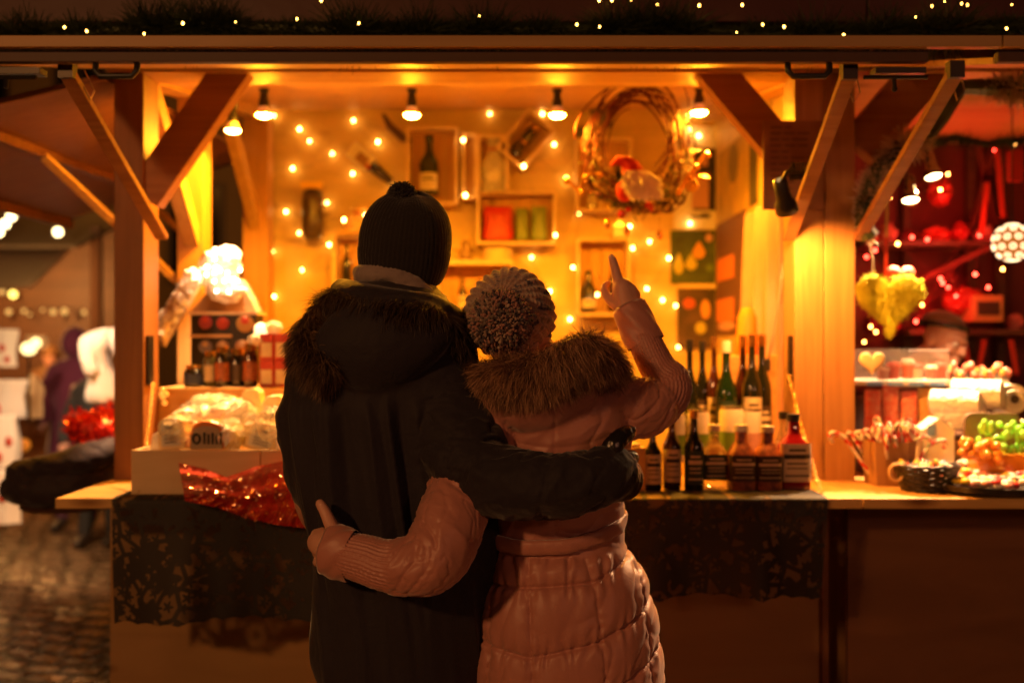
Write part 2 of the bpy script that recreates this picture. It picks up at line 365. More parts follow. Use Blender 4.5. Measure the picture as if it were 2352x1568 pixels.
# shelves in the neighbour hut
for (xa, xb, y_, d_) in ((1985,2352,558,.25), (2090,2330,762,.2), (1985,2352,905,.25)):
    a = P(xa, y_, 4.7); b = P(xb, y_, 4.7); MB().box(max(a.x,1.13), b.x+.2, 4.7, 4.98, a.z-.012, a.z+.012).build('shelf', DW, st2)
for px in (2100, 2250, 2318): 
    a = P(px, 700, 4.85); MB().box(a.x-.02, a.x+.02, 4.93, 4.97, .9, 2.45).build('shelf_upright', DW, st2)
for pa, pb in (((2120,640,4.65),(2290,560,4.65)), ((2240,300,4.9),(2290,540,4.9)), ((2290,300,4.9),(2230,540,4.9))):
    MB().beam(P(*pa), P(*pb), .02, .025).build('diagonal_slat', RW, st2)

# ------------------------------------------------------------------ lamps
def bulb_proto():
    t = thing('pendant_bulb', 'x', 'light bulb', (0,0,0), 'bulbs hanging on the black festoon cable')
    MB().lathe([(.006,.115),(.017,.112),(.019,.10),(.019,.085),(.014,.080),(.016,.06),(.020,.05),(.020,.028)], seg=16).build('socket', BLACK, t, auto=50)
    MB().lathe([(.017,.03),(.019,.022),(.0275,.008),(.0312,-.005)], seg=20, cap=False).build('bulb_neck', pm('bulb_neck_glass', (.75,.55,.40), .35, em=(1,.4,.1), es=.25), t, smooth=True)
    MB().lathe([(.0295,.001),(.0285,-.005),(.025,-.010),(.016,-.0145),(.006,-.016),(.0005,-.0163)], seg=20).build('bulb_face', GLOWB, t, smooth=True)
    return t
bp_ = bulb_proto()
bl = [(606,268,3.9,'first bulb from the left on the long festoon cable'), (946,268,3.9,'bulb above the black bobble hat, left of middle'), (1280,268,3.9,'bulb just left of the twig wreath'),
      (1606,262,3.9,'bulb just right of the twig wreath'), (535,303,3.98,'small lower bulb in front of the left side post')]
for i, (px, py, Y, lab) in enumerate(bl):
    loc = P(px, py, Y)+Vector((0,0,.01))
    if i == 0: bp_.location = loc; bp_['label'] = lab
    else: r_ = dup(bp_, loc, lab)
    if i == 4:
        for ch in r_.children:
            if ch.name.startswith('bulb_face'): ch.data = ch.data.copy(); ch.data.materials[0] = glow('small_lamp_glow', (1,.40,.06), 260)
    spot('bulb_light', loc+Vector((0,0,-.03)), loc+Vector((0,0,-1)), 48 if i < 4 else 16, 168, (1,.35,.012), .028, .25)
cz = P(606,190,3.9).z
m = MB(); xs = [P(px,190,3.9).x for px in (470,606,946,1280,1606,1760)]; pts = []
for a, b in zip(xs, xs[1:]):
    for k in range(8):
        t = k/8; pts.append((a+(b-a)*t, 3.9, cz-.002-.012*math.sin(PI*t)+.006*math.sin(a*9+t*5)))
pts.append((xs[-1], 3.9, cz)); m.tube(pts, .004, 6)
m.build('festoon_cable', BLACK, None, 'black cable strung under the ceiling that carries the five bulbs', 'cable', smooth=True)

def clamp_lamp(name, loc, to, label, mat, power, size=1., ang=85, col=WARM):
    loc = Vector(loc); d = (Vector(to)-loc).normalized(); q = d.to_track_quat('-Z', 'Y').to_matrix().to_4x4()
    t = thing(name, label, 'lamp', loc, 'clip-on spot lamps'); M = Matrix.Translation(loc) @ q @ Matrix.Scale(size, 4)
    a = MB(); a.M = M; a.lathe([(.014,.115),(.022,.112),(.024,.06),(.026,.045),(.034,.03),(.037,0),(.035,0),(.032,.028),(.02,.03)], seg=20, cap=False); a.build('lamp_shade', mat, t, smooth=True)
    a = MB(); a.M = M; a.lathe([(.0005,.004),(.032,.006),(.032,.012)], seg=16); a.build('bulb_face', CLAMPG, t, smooth=True)
    a = MB(); a.M = M; a.tube([(0,0,.10),(.02,.02,.13),(.045,.02,.13)], .006, 8); a.box(.035,.075,-.012,.04,.115,.128); a.box(.035,.075,-.012,.04,.135,.148); a.tube([(.05,.01,.12),(.05,.01,.165)], .005, 8)
    a.build('clamp', IRON, t)
    spot('spot_light', loc+d*.012, to, power, ang, col, .03)
    return t
CHR = pm('lamp_chrome', (.35,.30,.26), .18, 1.)
clamp_lamp('clamp_lamp', P(1808,485,3.17), P(1885,800,3.46), 'black clip-on spot lamp shining down the bright double post', BLACK, 80, 1.0, 110, (1,.33,.05))
clamp_lamp('clamp_lamp', P(2092,462,3.75), P(2130,1000,3.45), 'chrome spot lamp, lower of two above the yellow heart', CHR, 175, .9, 120, (1,.55,.24))
clamp_lamp('clamp_lamp', P(2145,408,3.75), P(2290,1000,3.4), 'chrome spot lamp, upper of two above the yellow heart', CHR, 175, .9, 120, (1,.55,.24))
# perforated globe lamp
g = thing('globe_lamp', 'round perforated lampshade glowing at the right edge of the sweets stall', 'lamp', P(2325,557,4.0))
m = MB(); cc = P(2325,557,4.0); R_ = .074
for i in range(6):
    th = PI*(i+.5)/6; nn = max(4, int(12*math.sin(th)))
    for k in range(nn):
        a = 2*PI*(k+(i % 2)*.5)/nn; d = Vector((math.sin(th)*math.cos(a), math.sin(th)*math.sin(a), math.cos(th)))
        u = d.orthogonal().normalized(); w2 = d.cross(u); m.tube([cc+d*R_+ (u*math.cos(s)+w2*math.sin(s))*.0105 for s in [2*PI*j/10 for j in range(10)]], .0028, 5, closed=True)
m.build('shade_rings', glow('globe_rings', (1,.62,.32), 3.4), g)
MB().ball(cc, R_*.93, 20, rings=14).build('shade', pm('globe_shell', (.04,.02,.01), .6, spec=.1, em=(1,.27,.03), es=.5), g, smooth=True)
MB().tube([cc+Vector((0,0,R_)), cc+Vector((0,0,.6))], .003, 6).build('cord', BLACK, g)

# ambient market lamps: opposite row of stalls behind the photographer
FILL = (1, .41, .13)
point('market_lamp', (-2.9,-1.9,3.1), 330, FILL, .16)
point('market_lamp', (2.8,-2.6,2.6), 75, (1,.36,.18), .2)
# lamps of the stall rows
for o_ in (bl): pass
# ------------------------------------------------------------------ goods on the back wall
def crate(cx, cy, w, h, label, d=.13, Y=5.155, ang=0., slats=4, group='small wooden crates fixed to the back wall'):
    """w, h in photo pixels at the crate's front; open towards the street"""
    c = P(cx, cy, Y); W, H = S(w, Y), S(h, Y); R = Matrix.Translation(c) @ Matrix.Rotation(ang, 4, 'Y')
    t = thing('wooden_crate', label, 'crate', c, group)
    m = MB(); m.M = R; k = .014
    m.box(-W/2, W/2, 0, d, H/2-k, H/2); m.box(-W/2, W/2, 0, d, -H/2, -H/2+k); m.box(-W/2, -W/2+k, 0, d, -H/2+k, H/2-k); m.box(W/2-k, W/2, 0, d, -H/2+k, H/2-k)
    m.build('crate_frame', PALE, t, bevel=.001)
    m = MB(); m.M = R; n = slats; q = (W-2*k)/n
    for i in range(n): m.box(-W/2+k+i*q+.003, -W/2+k+(i+1)*q-.003, d-.008, d, -H/2+k, H/2-k)
    m.build('back_slats', WZ, t)
    return t, R, W, H
crate(992,380,118,180,'upright crate holding a green wine bottle, above the black bobble hat')
crate(1078,380,34,150,'narrow shallow crate beside the crate with the green bottle', d=.10, slats=1)
crate(1132,378,72,138,'upright crate stuffed with clear cellophane gift bags', slats=2)
crate(1207,318,80,118,'crate turned on its corner with dark jars inside', ang=math.radians(40), Y=5.14)
crate(1186,500,182,122,'wide crate holding one red and two green packets')
crate(805,600,84,125,'crate at the left shoulder of the taller person holding a dark bottle')
crate(1092,662,176,128,'wide crate partly hidden between the two hats')
crate(1386,636,122,178,'upright crate behind the raised finger')
crate(1388,400,130,168,'upright crate behind the twig wreath')
GREEN = pm('green_glass', (.008,.024,.005), .08, spec=.7, coat=.5); DARKG = pm('dark_glass', (.010,.012,.006), .08, spec=.7, coat=.5); AMBER = pm('amber_glass', (.045,.011,.004), .08, spec=.7, coat=.5)
REDL = pm('red_liqueur', (.22,.008,.012), .06, coat=.5, em=(.5,.01,.01), es=.0); CREAM = pm('cream_label', (.72,.62,.42), .7, var=(40,(.60,.50,.32)))
CLEAR = pm('clear_glass', (.9,.9,.85), .04, trans=.9, alpha=.55); GOLD = pm('gold_foil', (.75,.45,.12), .25, 1.); WAX = pm('white_cap', (.75,.70,.6), .4)
INK = pm('label_ink', (.03,.025,.02), .7); TEAL = pm('dark_teal_label', (.015,.04,.03), .5)
def bottle(x, y, z, h, r, glass, lab, cap, label, group, sq=0, neck=.36, labh=(.12,.48), capc=None, name='bottle', stripes=True):
    t = thing(name, label, 'bottle', (x, y, z), group)
    nr = r*neck
    prof = [(r*.9,0),(r,h*.02),(r,h*.52),(r*.93,h*.58),(nr*1.5,h*.68),(nr,h*.75),(nr*.95,h*.93)]
    m = MB(); m.lathe(prof, (x,y,z), 20, sq); m.build('glass', glass, t, auto=40)
    m = MB(); m.lathe([(nr*1.15,h*.90),(nr*1.2,h*.91),(nr*1.2,h),(nr*.6,h*1.002)], (x,y,z), 14); m.build('cap', cap, t, auto=50)
    if lab:
        m = MB(); n = 12; z0, z1 = z+h*labh[0], z+h*labh[1]; q = []
        for zz in (z0, z1):
            for k in range(n+1):
                a = -PI/2-1.15+2.3*k/n; e = 1
                if sq: e = 1/((abs(math.cos(a))**sq+abs(math.sin(a))**sq)**(1/sq))
                q.append((x+r*1.015*e*math.cos(a), y+r*1.015*e*math.sin(a), zz))
        m.add(q, [(k, k+1, n+2+k, n+1+k) for k in range(n)]); lb = m.build('label', lab, t)
        if stripes:
            m = MB()
            for (f0, f1, aw) in ((.80,.86,.5),(.60,.72,.75),(.46,.50,.6),(.34,.37,.6),(.14,.18,.7)):
                q = []
                for zz in (z0+(z1-z0)*f0, z0+(z1-z0)*f1):
                    for k in range(7):
                        a = -PI/2-aw+2*aw*k/6; e = 1
                        if sq: e = 1/((abs(math.cos(a))**sq+abs(math.sin(a))**sq)**(1/sq))
                        q.append((x+r*1.03*e*math.cos(a), y+r*1.03*e*math.sin(a), zz))
                m.add(q, [(k, k+1, 8+k, 7+k) for k in range(6)])
            m.build('print', INK if lab is CREAM or lab is PAPER else CREAM, lb)
    return t
def pb(px, pytop, pybot, wpx, Y, **k):
    a = P(px, pybot, Y); return bottle(a.x, Y, a.z, S(pybot-pytop, Y), S(wpx, Y)/2, **k)
gw = 'bottles in the wall crates'
pb(985,312,450,44,5.2, glass=GREEN, lab=CREAM, cap=GREEN, label='green wine bottle with pale label standing in an upright wall crate', group=gw, labh=(.08,.36))
pb(796,562,655,22,5.2, glass=DARKG, lab=None, cap=GREEN, label='dark bottle in the crate beside the taller person\'s shoulder', group=gw)
pb(1352,622,716,34,5.2, glass=DARKG, lab=CREAM, cap=BLACK, label='black bottle in the crate behind the raised finger', group=gw, labh=(.1,.3))
pb(1408,590,716,26,5.21, glass=AMBER, lab=None, cap=BLACK, label='slim brown bottle hidden behind the raised finger', group=gw)
pb(1063,640,716,22,5.2, glass=DARKG, lab=CREAM, cap=BLACK, label='small dark bottle in the crate between the two hats', group=gw)
pb(1420,360,478,30,5.2, glass=DARKG, lab=CREAM, cap=GOLD, label='dark bottle in the crate behind the twig wreath', group=gw)
pb(1360,420,478,22,5.2, glass=AMBER, lab=CREAM, cap=BLACK, label='short brown bottle in the crate behind the twig wreath', group=gw)
REDP = pm('red_packet', (.42,.02,.012), .45, bump=(30,.4,.01)); GRNP = pm('green_packet', (.16,.22,.03), .45, bump=(30,.4,.01))
def packet(px0, px1, py0, py1, Y, mat, name, label, cat, d=.05, group=None, lab=None, crumple=.004, tilt=0.):
    """soft filled packet: a pillow with crimped top"""
    c = P((px0+px1)/2, py1, Y); W, H = S(px1-px0, Y), S(py1-py0, Y)
    t = thing(name, label, cat, c, group); m = MB(); R = Matrix.Translation(c) @ Matrix.Rotation(tilt, 4, 'Y'); m.M = R
    nu, nv = 12, 12; rr = random.Random(hash(label) % 9999)
    for sgn in (-1, 1):
        def f(u, v, sgn=sgn):
            b = (math.sin(PI*min(1,u*1.0))**.35)*(1-v**3)**.6 if 0 < u < 1 else 0
            return Vector(((u-.5)*W*(1-.08*v+.03*math.sin(v*9)), sgn*d/2*max(b,.02)+rr.uniform(-1,1)*crumple*.5, v*H+rr.uniform(-1,1)*crumple*.5*(0<v<1)))
        m.grid(f, nu, nv)
    m.build('wrapper', mat, t, smooth=True)
    if lab:
        m = MB(); m.M = R; m.box(-W*.32, W*.32, -d/2-.006, -d/2-.003, H*.2, H*.72); l_ = m.build('label', lab, t)
        m = MB(); m.M = R; m.box(-W*.16, W*.16, -d/2-.009, -d/2-.0065, H*.56, H*.66)
        for k in range(3): m.box(-W*.24, W*.24, -d/2-.009, -d/2-.0065, H*(.28+k*.08), H*(.30+k*.08))
        m.build('print', INK, l_)
    return t
packet(1110,1178,474,551,5.2, REDP, 'packet', 'red packet in the wide wall crate', 'packet', .07)
packet(1184,1214,478,551,5.2, GRNP, 'packet', 'green packet next to the red packet in the wide crate', 'packet', .06)
packet(1220,1256,474,551,5.2, GRNP, 'packet', 'rightmost green packet in the wide wall crate', 'packet', .06)
FOIL = pm('cellophane', (.85,.80,.70), .12, spec=.9, alpha=.42, bump=(25,1.,.03))
def cello(px0, px1, py0, py1, Y, label, mat=FOIL, group='crinkled cellophane bags', name='cellophane_bag', fill=None):
    c = P((px0+px1)/2, py1, Y); W, H = S(px1-px0, Y), S(py1-py0, Y); rr = random.Random(px0+py0)
    t = thing(name, label, 'gift bag', c, group); m = MB(); seg = 18; rings = 11; vs = []
    for j in range(rings+1):
        v = j/rings; r = W/2*(1-.0*v) if v < .62 else W/2*(.35+1.1*abs(v-.78)) 
        for k in range(seg):
            a = 2*PI*k/seg; q = r*(1+rr.uniform(-.16,.16)); vs.append((c.x+q*math.cos(a), c.y+q*math.sin(a)*.6, c.z+v*H+rr.uniform(-.03,.03)*H*(j > 0)))
    m.add(vs, [(j*seg+k, j*seg+(k+1) % seg, (j+1)*seg+(k+1) % seg, (j+1)*seg+k) for j in range(rings) for k in range(seg)])
    m.build('wrapper', mat, t)
    if fill:
        m = MB(); m.ball((c.x, c.y, c.z+H*.28), W*.36, 12, (1,.55,.9)); m.build('contents', fill, t, smooth=True)
    m = MB(); m.tube([(c.x+W*.19*math.cos(s), c.y+W*.12*math.sin(s), c.z+H*.76) for s in [2*PI*k/10 for k in range(10)]], .006, 6, closed=True); m.build('ribbon', REDP, t)
    return t
cello(1106,1162,312,442,5.2, 'cellophane gift bag in the upright crate left of the tilted crate', fill=WHITE)
cello(790,860,478,530,5.15, 'glittering gold wrapped bundle on the small ledge left of the black hat', mat=pm('gold_cellophane', (.9,.62,.25), .15, .4, alpha=.8, bump=(25,1,.03)))
MB().box(P(780,533,5.2).x, P(860,533,5.2).x, 5.12, 5.29, P(0,540,5.2).z, P(0,533,5.2).z).build('wall_ledge', WX, None, 'small ledge under the gold bundle left of the black hat', 'shelf')
# jars inside tilted crate
JARM = pm('dark_jar', (.02,.015,.01), .12, coat=.5)
for i, (px, py) in enumerate(((1190,340),(1215,310))):
    c = P(px, py, 5.2); t = thing('jar', ('lower' if i == 0 else 'upper')+' dark jar in the crate that is turned on its corner', 'jar', c)
    m = MB(); m.M = Matrix.Translation(c) @ Matrix.Rotation(math.radians(40), 4, 'Y'); m.lathe([(.026,-.045),(.03,-.04),(.03,.025),(.022,.035)], seg=16); m.build('glass', JARM, t, auto=40)
    m = MB(); m.M = Matrix.Translation(c) @ Matrix.Rotation(math.radians(40), 4, 'Y'); m.lathe([(.024,.035),(.024,.05)], seg=16); m.build('lid', GOLD, t, auto=40)
# small shelf with figurine and round tin between the hats
MB().box(P(1015,604,5.2).x, P(1178,604,5.2).x, 5.12, 5.29, P(0,610,5.2).z, P(0,600,5.2).z).build('wall_ledge', PALE, None, 'narrow ledge above the crate between the two hats', 'shelf', bevel=.001)
c = P(1070,599,5.2); t = thing('figurine', 'small round figurine on the ledge above the patterned hat', 'figurine', c)
m = MB(); m.lathe([(.026,0),(.034,.02),(.034,.045),(.018,.065),(.024,.08),(.02,.10),(.004,.115)], c, 16); m.build('body', pm('figurine_glaze', (.25,.15,.06), .25), t, smooth=True)
m = MB(); m.tube([c+Vector((-.034,0,.05)), c+Vector((-.06,0,.06)), c+Vector((-.06,0,.02)), c+Vector((-.034,0,.015))], .005, 6); m.build('handle', GOLD, t, smooth=True)
m = MB(); c = P(1143,599,5.2); m.lathe([(.07,0),(.074,.005),(.074,.035),(.078,.037),(.078,.055),(.07,.062)], c, 24); m.build('round_tin', PALE, None, 'low round pale box on the ledge above the patterned hat', 'box', auto=40)
# hanging dark salami with yellow tag and tilted bottle box
c = P(718,490,5.2); t = thing('hanging_bottle', 'dark cylindrical bottle hanging on the plywood wall, far left', 'bottle', c)
m = MB(); m.lathe([(.035,-.135),(.05,-.12),(.056,-.05),(.056,.06),(.05,.11),(.02,.13)], c, 20); m.build('body', pm('bottle_skin', (.05,.03,.02), .3, var=(25,(.10,.07,.05))), t, smooth=True)
m = MB(); m.box(c.x-.052, c.x+.058, c.y-.05, c.y-.02, c.z+.125, c.z+.158); m.build('tag', pm('yellow_tag', (.8,.5,.05), .5), t)
c = P(852,380,5.24); A = math.radians(40); t = thing('hanging_card', 'white card with red seal tilted on the wall above the black hat', 'sign', c)
M_ = Matrix.Translation(c) @ Matrix.Rotation(A, 4, 'Y')
m = MB(); m.M = M_; m.box(-.14,.00,-.02,.02,-.045,.045); m.build('card', PAPER, t, bevel=.003)
m = MB(); m.M = M_; m.box(-.085,-.02,-.024,-.0205,-.03,.02); m.build('picture', pm('card_brown', (.28,.16,.09), .7), t)
m = MB(); m.M = M_; m.lathe([(.015,0),(.013,.004)], (0,0,0), 16); 
m.M = M_ @ Matrix.Translation((-.004,-.026,-.018)) @ Matrix.Rotation(PI/2, 4, 'X'); m.v = []; m.f = []; m.mi = []; m.lathe([(.014,0),(.013,.004)], seg=16); m.build('seal', REDP, t)
m = MB(); m.M = M_; m.tube([(.005,0,0),(.06,0,0),(.14,0,0)], [.03,.026,.02], 12); m.build('bottle_neck', JARM, t, smooth=True)
# curved dark horn shape above
m = MB(); pts = [P(880,262,5.2), P(895,290,5.2), P(925,318,5.2), P(945,325,5.2)]; m.tube(pts, [.008,.02,.022,.006], 10); m.build('wall_horn', DW, None, 'curved dark wooden horn on the wall left of the green bottle crate', 'ornament', smooth=True)
# posters
def poster(px0, px1, py0, py1, Y, base, patches, label, side=None):
    t = thing('poster', label, 'poster', P((px0+px1)/2, py1, Y))
    if side is None:
        a, b = P(px0, py0, Y), P(px1, py1, Y); X = lambda u: a.x+(b.x-a.x)*u; Zt, Zb = a.z, b.z
        MB().box(a.x, b.x, Y, Y+.004, b.z, a.z).build('sheet', base, t)
        for i, (shape, u, v, ru, rv, mat) in enumerate(patches):
            m = MB(); yy = Y-.003-.0007*i; W = b.x-a.x; H = Zt-Zb; cx, cz_ = X(u), Zt-(v*H)
            ol = [(cx+ru*W*math.cos(2*PI*k/24), cz_+rv*H*math.sin(2*PI*k/24)*(1 if shape != 'pear' or math.sin(2*PI*k/24) < 0 else 1.5)*(1)) for k in range(24)] if shape != 'rect' else [(cx-ru*W, cz_-rv*H), (cx+ru*W, cz_-rv*H), (cx+ru*W, cz_+rv*H), (cx-ru*W, cz_+rv*H)]
            if shape == 'pear': ol = [(cx+(x_-cx)*(1 if z_ < cz_ else max(.25, 1-(z_-cz_)/(1.5*rv*H)*.7)), z_) for x_, z_ in ol]
            m.prism(ol, yy, yy+.002); m.build('picture' if shape == 'rect' else 'printed_fruit', mat, t)
    else:                                           # on the right side wall: px are photo pixels along the wall plane x = side
        Y0, Y1 = side*F/(px0-1176), side*F/(px1-1176)        # far, near
        Zt = CZ-(py0-784)/F*(Y0+Y1)/2; Zb = CZ-(py1-784)/F*(Y0+Y1)/2
        MB().box(side, side+.003, Y1, Y0, Zb, Zt).build('sheet', base, t)
        for i, (shape, u, v, ru, rv, mat) in enumerate(patches):
            m = MB(); L_ = Y0-Y1; H = Zt-Zb; cy, cz_ = Y0-u*L_, Zt-v*H; xx = side-.003-.0007*i
            ol = [(cy+ru*L_*math.cos(2*PI*k/24), cz_+rv*H*math.sin(2*PI*k/24)) for k in range(24)] if shape != 'rect' else [(cy-ru*L_, cz_-rv*H), (cy+ru*L_, cz_-rv*H), (cy+ru*L_, cz_+rv*H), (cy-ru*L_, cz_+rv*H)]
            m.prism(ol, xx, xx+.002, 'yz'); m.build('picture' if shape == 'rect' else 'printed_shape', mat, t)
    return t
pk = pm('pink_print', (.55,.30,.25), .7); bk = pm('black_print', (.02,.015,.015), .6); gr = pm('green_print', (.06,.09,.02), .6, var=(9,(.02,.03,.01))); pg = pm('pear_yellow', (.45,.38,.05), .6); po = pm('pear_orange', (.60,.28,.05), .6)
poster(1548,1645,290,526,5.29, PAPER, [('rect',.72,.52,.26,.30,bk),('rect',.62,.63,.2,.17,pk),('rect',.72,.34,.08,.05,pk),('rect',.62,.88,.22,.012,INK),('rect',.75,.86,.12,.008,INK)], 'white poster with a black and pink picture right of the wreath')
poster(1540,1645,529,652,5.287, gr, [('pear',.62,.40,.14,.13,po),('pear',.45,.62,.13,.12,pg),('pear',.18,.66,.11,.16,pg),('ell',.84,.14,.08,.08,pk),('ell',.85,.7,.08,.07,pm('leaf_green',(.10,.16,.02),.6))], 'dark green poster printed with pears')
poster(1556,1645,662,800,5.284, pm('brown_print', (.10,.05,.03), .6, var=(9,(.03,.02,.01))), [('ell',.3,.25,.16,.09,pm('red_print',(.45,.08,.03),.6)),('ell',.72,.35,.12,.16,po),('ell',.6,.66,.14,.10,pg)], 'dark poster with red and orange fruit under the pear poster')
poster(1560,1645,652,662,5.27, PALE, [], 'thin pale batten between two fruit posters')
poster(1650,1742,318,492,5, pm('yellow_print', (.50,.32,.04), .6, var=(6,(.30,.22,.05))), [('ell',.42,.30,.12,.26,pm('olive_print',(.16,.13,.05),.6)),('rect',.9,.5,.08,.5,pm('olive_dark',(.06,.05,.02),.6))], 'yellow and brown poster on the side wall beside the brace', side=1.078)
poster(1645,1712,500,770,5, pm('umber_print', (.12,.045,.02), .6), [('rect',.35,.42,.3,.10,pm('orange_print',(.65,.18,.03),.6)),('rect',.35,.78,.3,.10,MATS['orange_print']),('ell',.4,.92,.3,.04,pk)], 'brown and orange poster on the side wall above the tall bottles', side=1.078)
for px0, px1, py0, py1, lab in ((1320,1360,292,322,'tiny dark framed card above the wreath crate, left one'), (1356,1405,252,292,'tiny dark framed card above the wreath crate, upper one')):
    a, b = P(px0,py0,5.28), P(px1,py1,5.28); t = thing('framed_card', lab, 'picture', (a+b)/2); MB().box(a.x,b.x,5.275,5.295,b.z,a.z).build('frame', BLACK, t); MB().box(a.x+.012,b.x-.012,5.272,5.2745,b.z+.01,a.z-.01).build('picture', pm('card'+str(px0), (.12,.14,.16), .5), t)
# pink curtain on the right
m = MB()
def cur(u, v):
    Y = 4.45-.75*u; x = 1.035+.018*math.sin(u*26+v*1.5)+.01*math.sin(u*51+2)
    return Vector((x-.05*v*(1-u), Y, P(0,478,4.1).z*(1-v)+.98*v+.02*u*(1-v)))
m.grid(cur, 60, 24); m.build('curtain', pm('pink_cloth', (.40,.25,.27), .9, var=(3,(.42,.18,.18))), None, 'pale pink curtain hanging on the side wall beside the bright double post', 'curtain', smooth=True)
# cable with plug
m = MB(); m.tube([P(1812,560,3.62), P(1798,620,3.62), P(1790,680,3.62), P(1778,760,3.62), P(1764,826,3.62)], .0035, 6); cb = m.build('power_cable', pm('grey_cable', (.25,.2,.16), .5), None, 'thin grey cable with a black plug hanging beside the bright post', 'cable', smooth=True)
m = MB(); a = P(1763,838,3.62); m.box(a.x-.009,a.x+.009,a.y-.008,a.y+.008,a.z-.022,a.z+.022); m.build('plug', BLACK, cb, bevel=.003)
# brown notice on the post
a, b = P(1752,278,3.44), P(1892,482,3.44); t = thing('notice_board', 'brown cardboard notice pinned to the top of the double post', 'sign', (a+b)/2)
MB().box(a.x,b.x,3.436,3.444,b.z,a.z).build('board', pm('brown_card', (.22,.10,.045), .75, var=(12,(.27,.13,.06))), t)
m = MB(); W = b.x-a.x; rr = random.Random(3)
for k in range(11):
    z = a.z-.02-k*.021; n_ = rr.randint(2,4); x = a.x+.025
    for q in range(n_):
        w_ = rr.uniform(.02,.055); 
        if x+w_ > b.x-.02: break
        m.box(x, x+w_, 3.4335, 3.4352, z-.006, z); x += w_+.008
m.build('printed_lines', pm('faded_print', (.13,.06,.03), .8), t)

# fairy lights over the plywood wall
dots = [(688,297),(812,277),(711,324),(868,326),(763,353),(672,387),(810,399),(751,466),(657,486),(687,535),(756,562),(694,620),(627,577),(630,681),(606,264),(629,266),(903,433),
 (1064,322),(1069,449),(1246,262),(1273,332),(1203,382),(1125,262),(1301,411),(1330,489),(1276,540),(1221,591),(1316,614),(1263,669),(1372,677),(1309,733),(1430,843),(1486,663),(1522,689),(1552,702),(1558,797),
 (1492,555),(1536,593),(1583,265),(1584,297),(1605,312),(1585,513),(1453,570),(790,505),(840,495),(800,545),(1447,520),(600,755),(838,590)]
ft = thing('fairy_lights', 'string of tiny warm fairy lights spread over the plywood back wall', 'string lights', (0,5.25,1.9))
dl = sorted(dots, key=lambda d: (d[0]//160, d[1] if (d[0]//160) % 2 == 0 else -d[1]))
pts = []
for (x, y) in dl: pts.append(P(x, y, 5.285))
m = MB(); sm = []
for a, b in zip(pts, pts[1:]):
    for k in range(4): t_ = k/4; q = a+(b-a)*t_; q.z -= .02*math.sin(PI*t_); q.y = 5.292; sm.append(q)
m.tube(sm, .0012, 4); m.build('wire', pm('fairy_wire', (.3,.2,.08), .4), ft)
fb = None
for (x, y) in dots:
    Yd = 5.27
    if (x, y) in ((1064,322),(1069,449),(1203,382),(1276,540),(1372,677),(1316,614),(790,505),(840,495)): Yd = 5.13
    if x == 600: Yd = 4.1
    if fb is None:
        m = MB(); m.ball((0,0,0), .0062, 8, (1,1,1.3), 6); m.v = [tuple(Vector(v)) for v in m.v]
        fb = m.build('sparkle_bead', FAIRY, None); fb.parent = ft; fb.location = P(x,y,Yd)-ft.location
    else:
        o = fb.copy(); COL.objects.link(o); o.location = P(x,y,Yd)-ft.location; sc_ = random.uniform(.75,1.1); o.scale = (sc_,)*3

# ------------------------------------------------------------------ wreath
def wreath():
    C0 = P(1462,335,3.86); Rx, Rz = S(104,3.86), S(128,3.86)
    t = thing('twig_wreath', 'round red-brown twig wreath hanging from the black cable', 'wreath', C0)
    TW = pm('willow_twigs', (.12,.020,.010), .6, spec=.3); m = MB(); rr = random.Random(5)
    for k in range(25):
        a0 = rr.uniform(0, 2*PI); ln = rr.uniform(2.5, 6.5); o1 = rr.uniform(-.022,.02); o2 = rr.uniform(-.03,.03); ph = rr.uniform(0,6); pts = []
        sx = rr.uniform(.82,1.10); cxo = rr.uniform(-.028,.028); czo = rr.uniform(-.03,.02); tw = rr.uniform(-.3,.3)
        for i in range(22):
            a = a0+ln*i/21; q = 1+.09*math.sin(a*3+ph)
            pts.append(C0+Vector((cxo+(Rx*sx+o1)*q*math.cos(a+tw), o2+.015*math.sin(a*2+ph), czo+(Rz*sx+o1)*q*math.sin(a-tw*.3))))
        m.tube(pts, rr.uniform(.0016,.0044), 5)
    m.build('twig_ring', TW, t, smooth=True)
    m = MB(); m.tube([C0+Vector((0,0,Rz)), P(1460,192,4.2)], .002, 5); m.build('hanging_wire', TW, t)
    # dried garland at the foot
    m = MB(); mg = MB()
    for k in range(420):
        a = -PI/2+rr.gauss(0,.85); r = rr.uniform(.8,1.25); c = C0+Vector((Rx*r*math.cos(a), rr.uniform(-.05,.03), Rz*r*math.sin(a)))
        d = Vector((rr.uniform(-1,1), rr.uniform(-1,1), rr.uniform(-1,.6))).normalized(); (m if k % 3 else mg).tube([c, c+d*rr.uniform(.015,.04)], [.004,.001], 4)
    ds_ = m.build('dried_sprigs', pm('gold_sprigs', (.22,.11,.03), .5), t); ds_['kind'] = 'stuff'; gs_ = mg.build('green_sprigs', pm('fir_sprig', (.04,.06,.01), .7), t); gs_['kind'] = 'stuff'
    RB = pm('red_bauble', (.45,.01,.01), .15, coat=.6)
    for i, (px, py, r) in enumerate(((1428,492,.017),(1442,482,.012),(1490,472,.015),(1496,480,.012))):
        MB().ball(P(px,py,3.80), r, 14, rings=10).build('red_bauble', RB, t, smooth=True)
    for px, py in ((1440,530),(1515,540),(1395,515)):
        a = P(px, py, 3.80); m = MB(); m.ball(a, .013, 12, (1,1,1.5)); m.tube([a+Vector((0,0,.015)), a+Vector((0,0,.07))], .001, 4); m.build('hanging_bell', GOLD, t, smooth=True)
    return t
wreath()
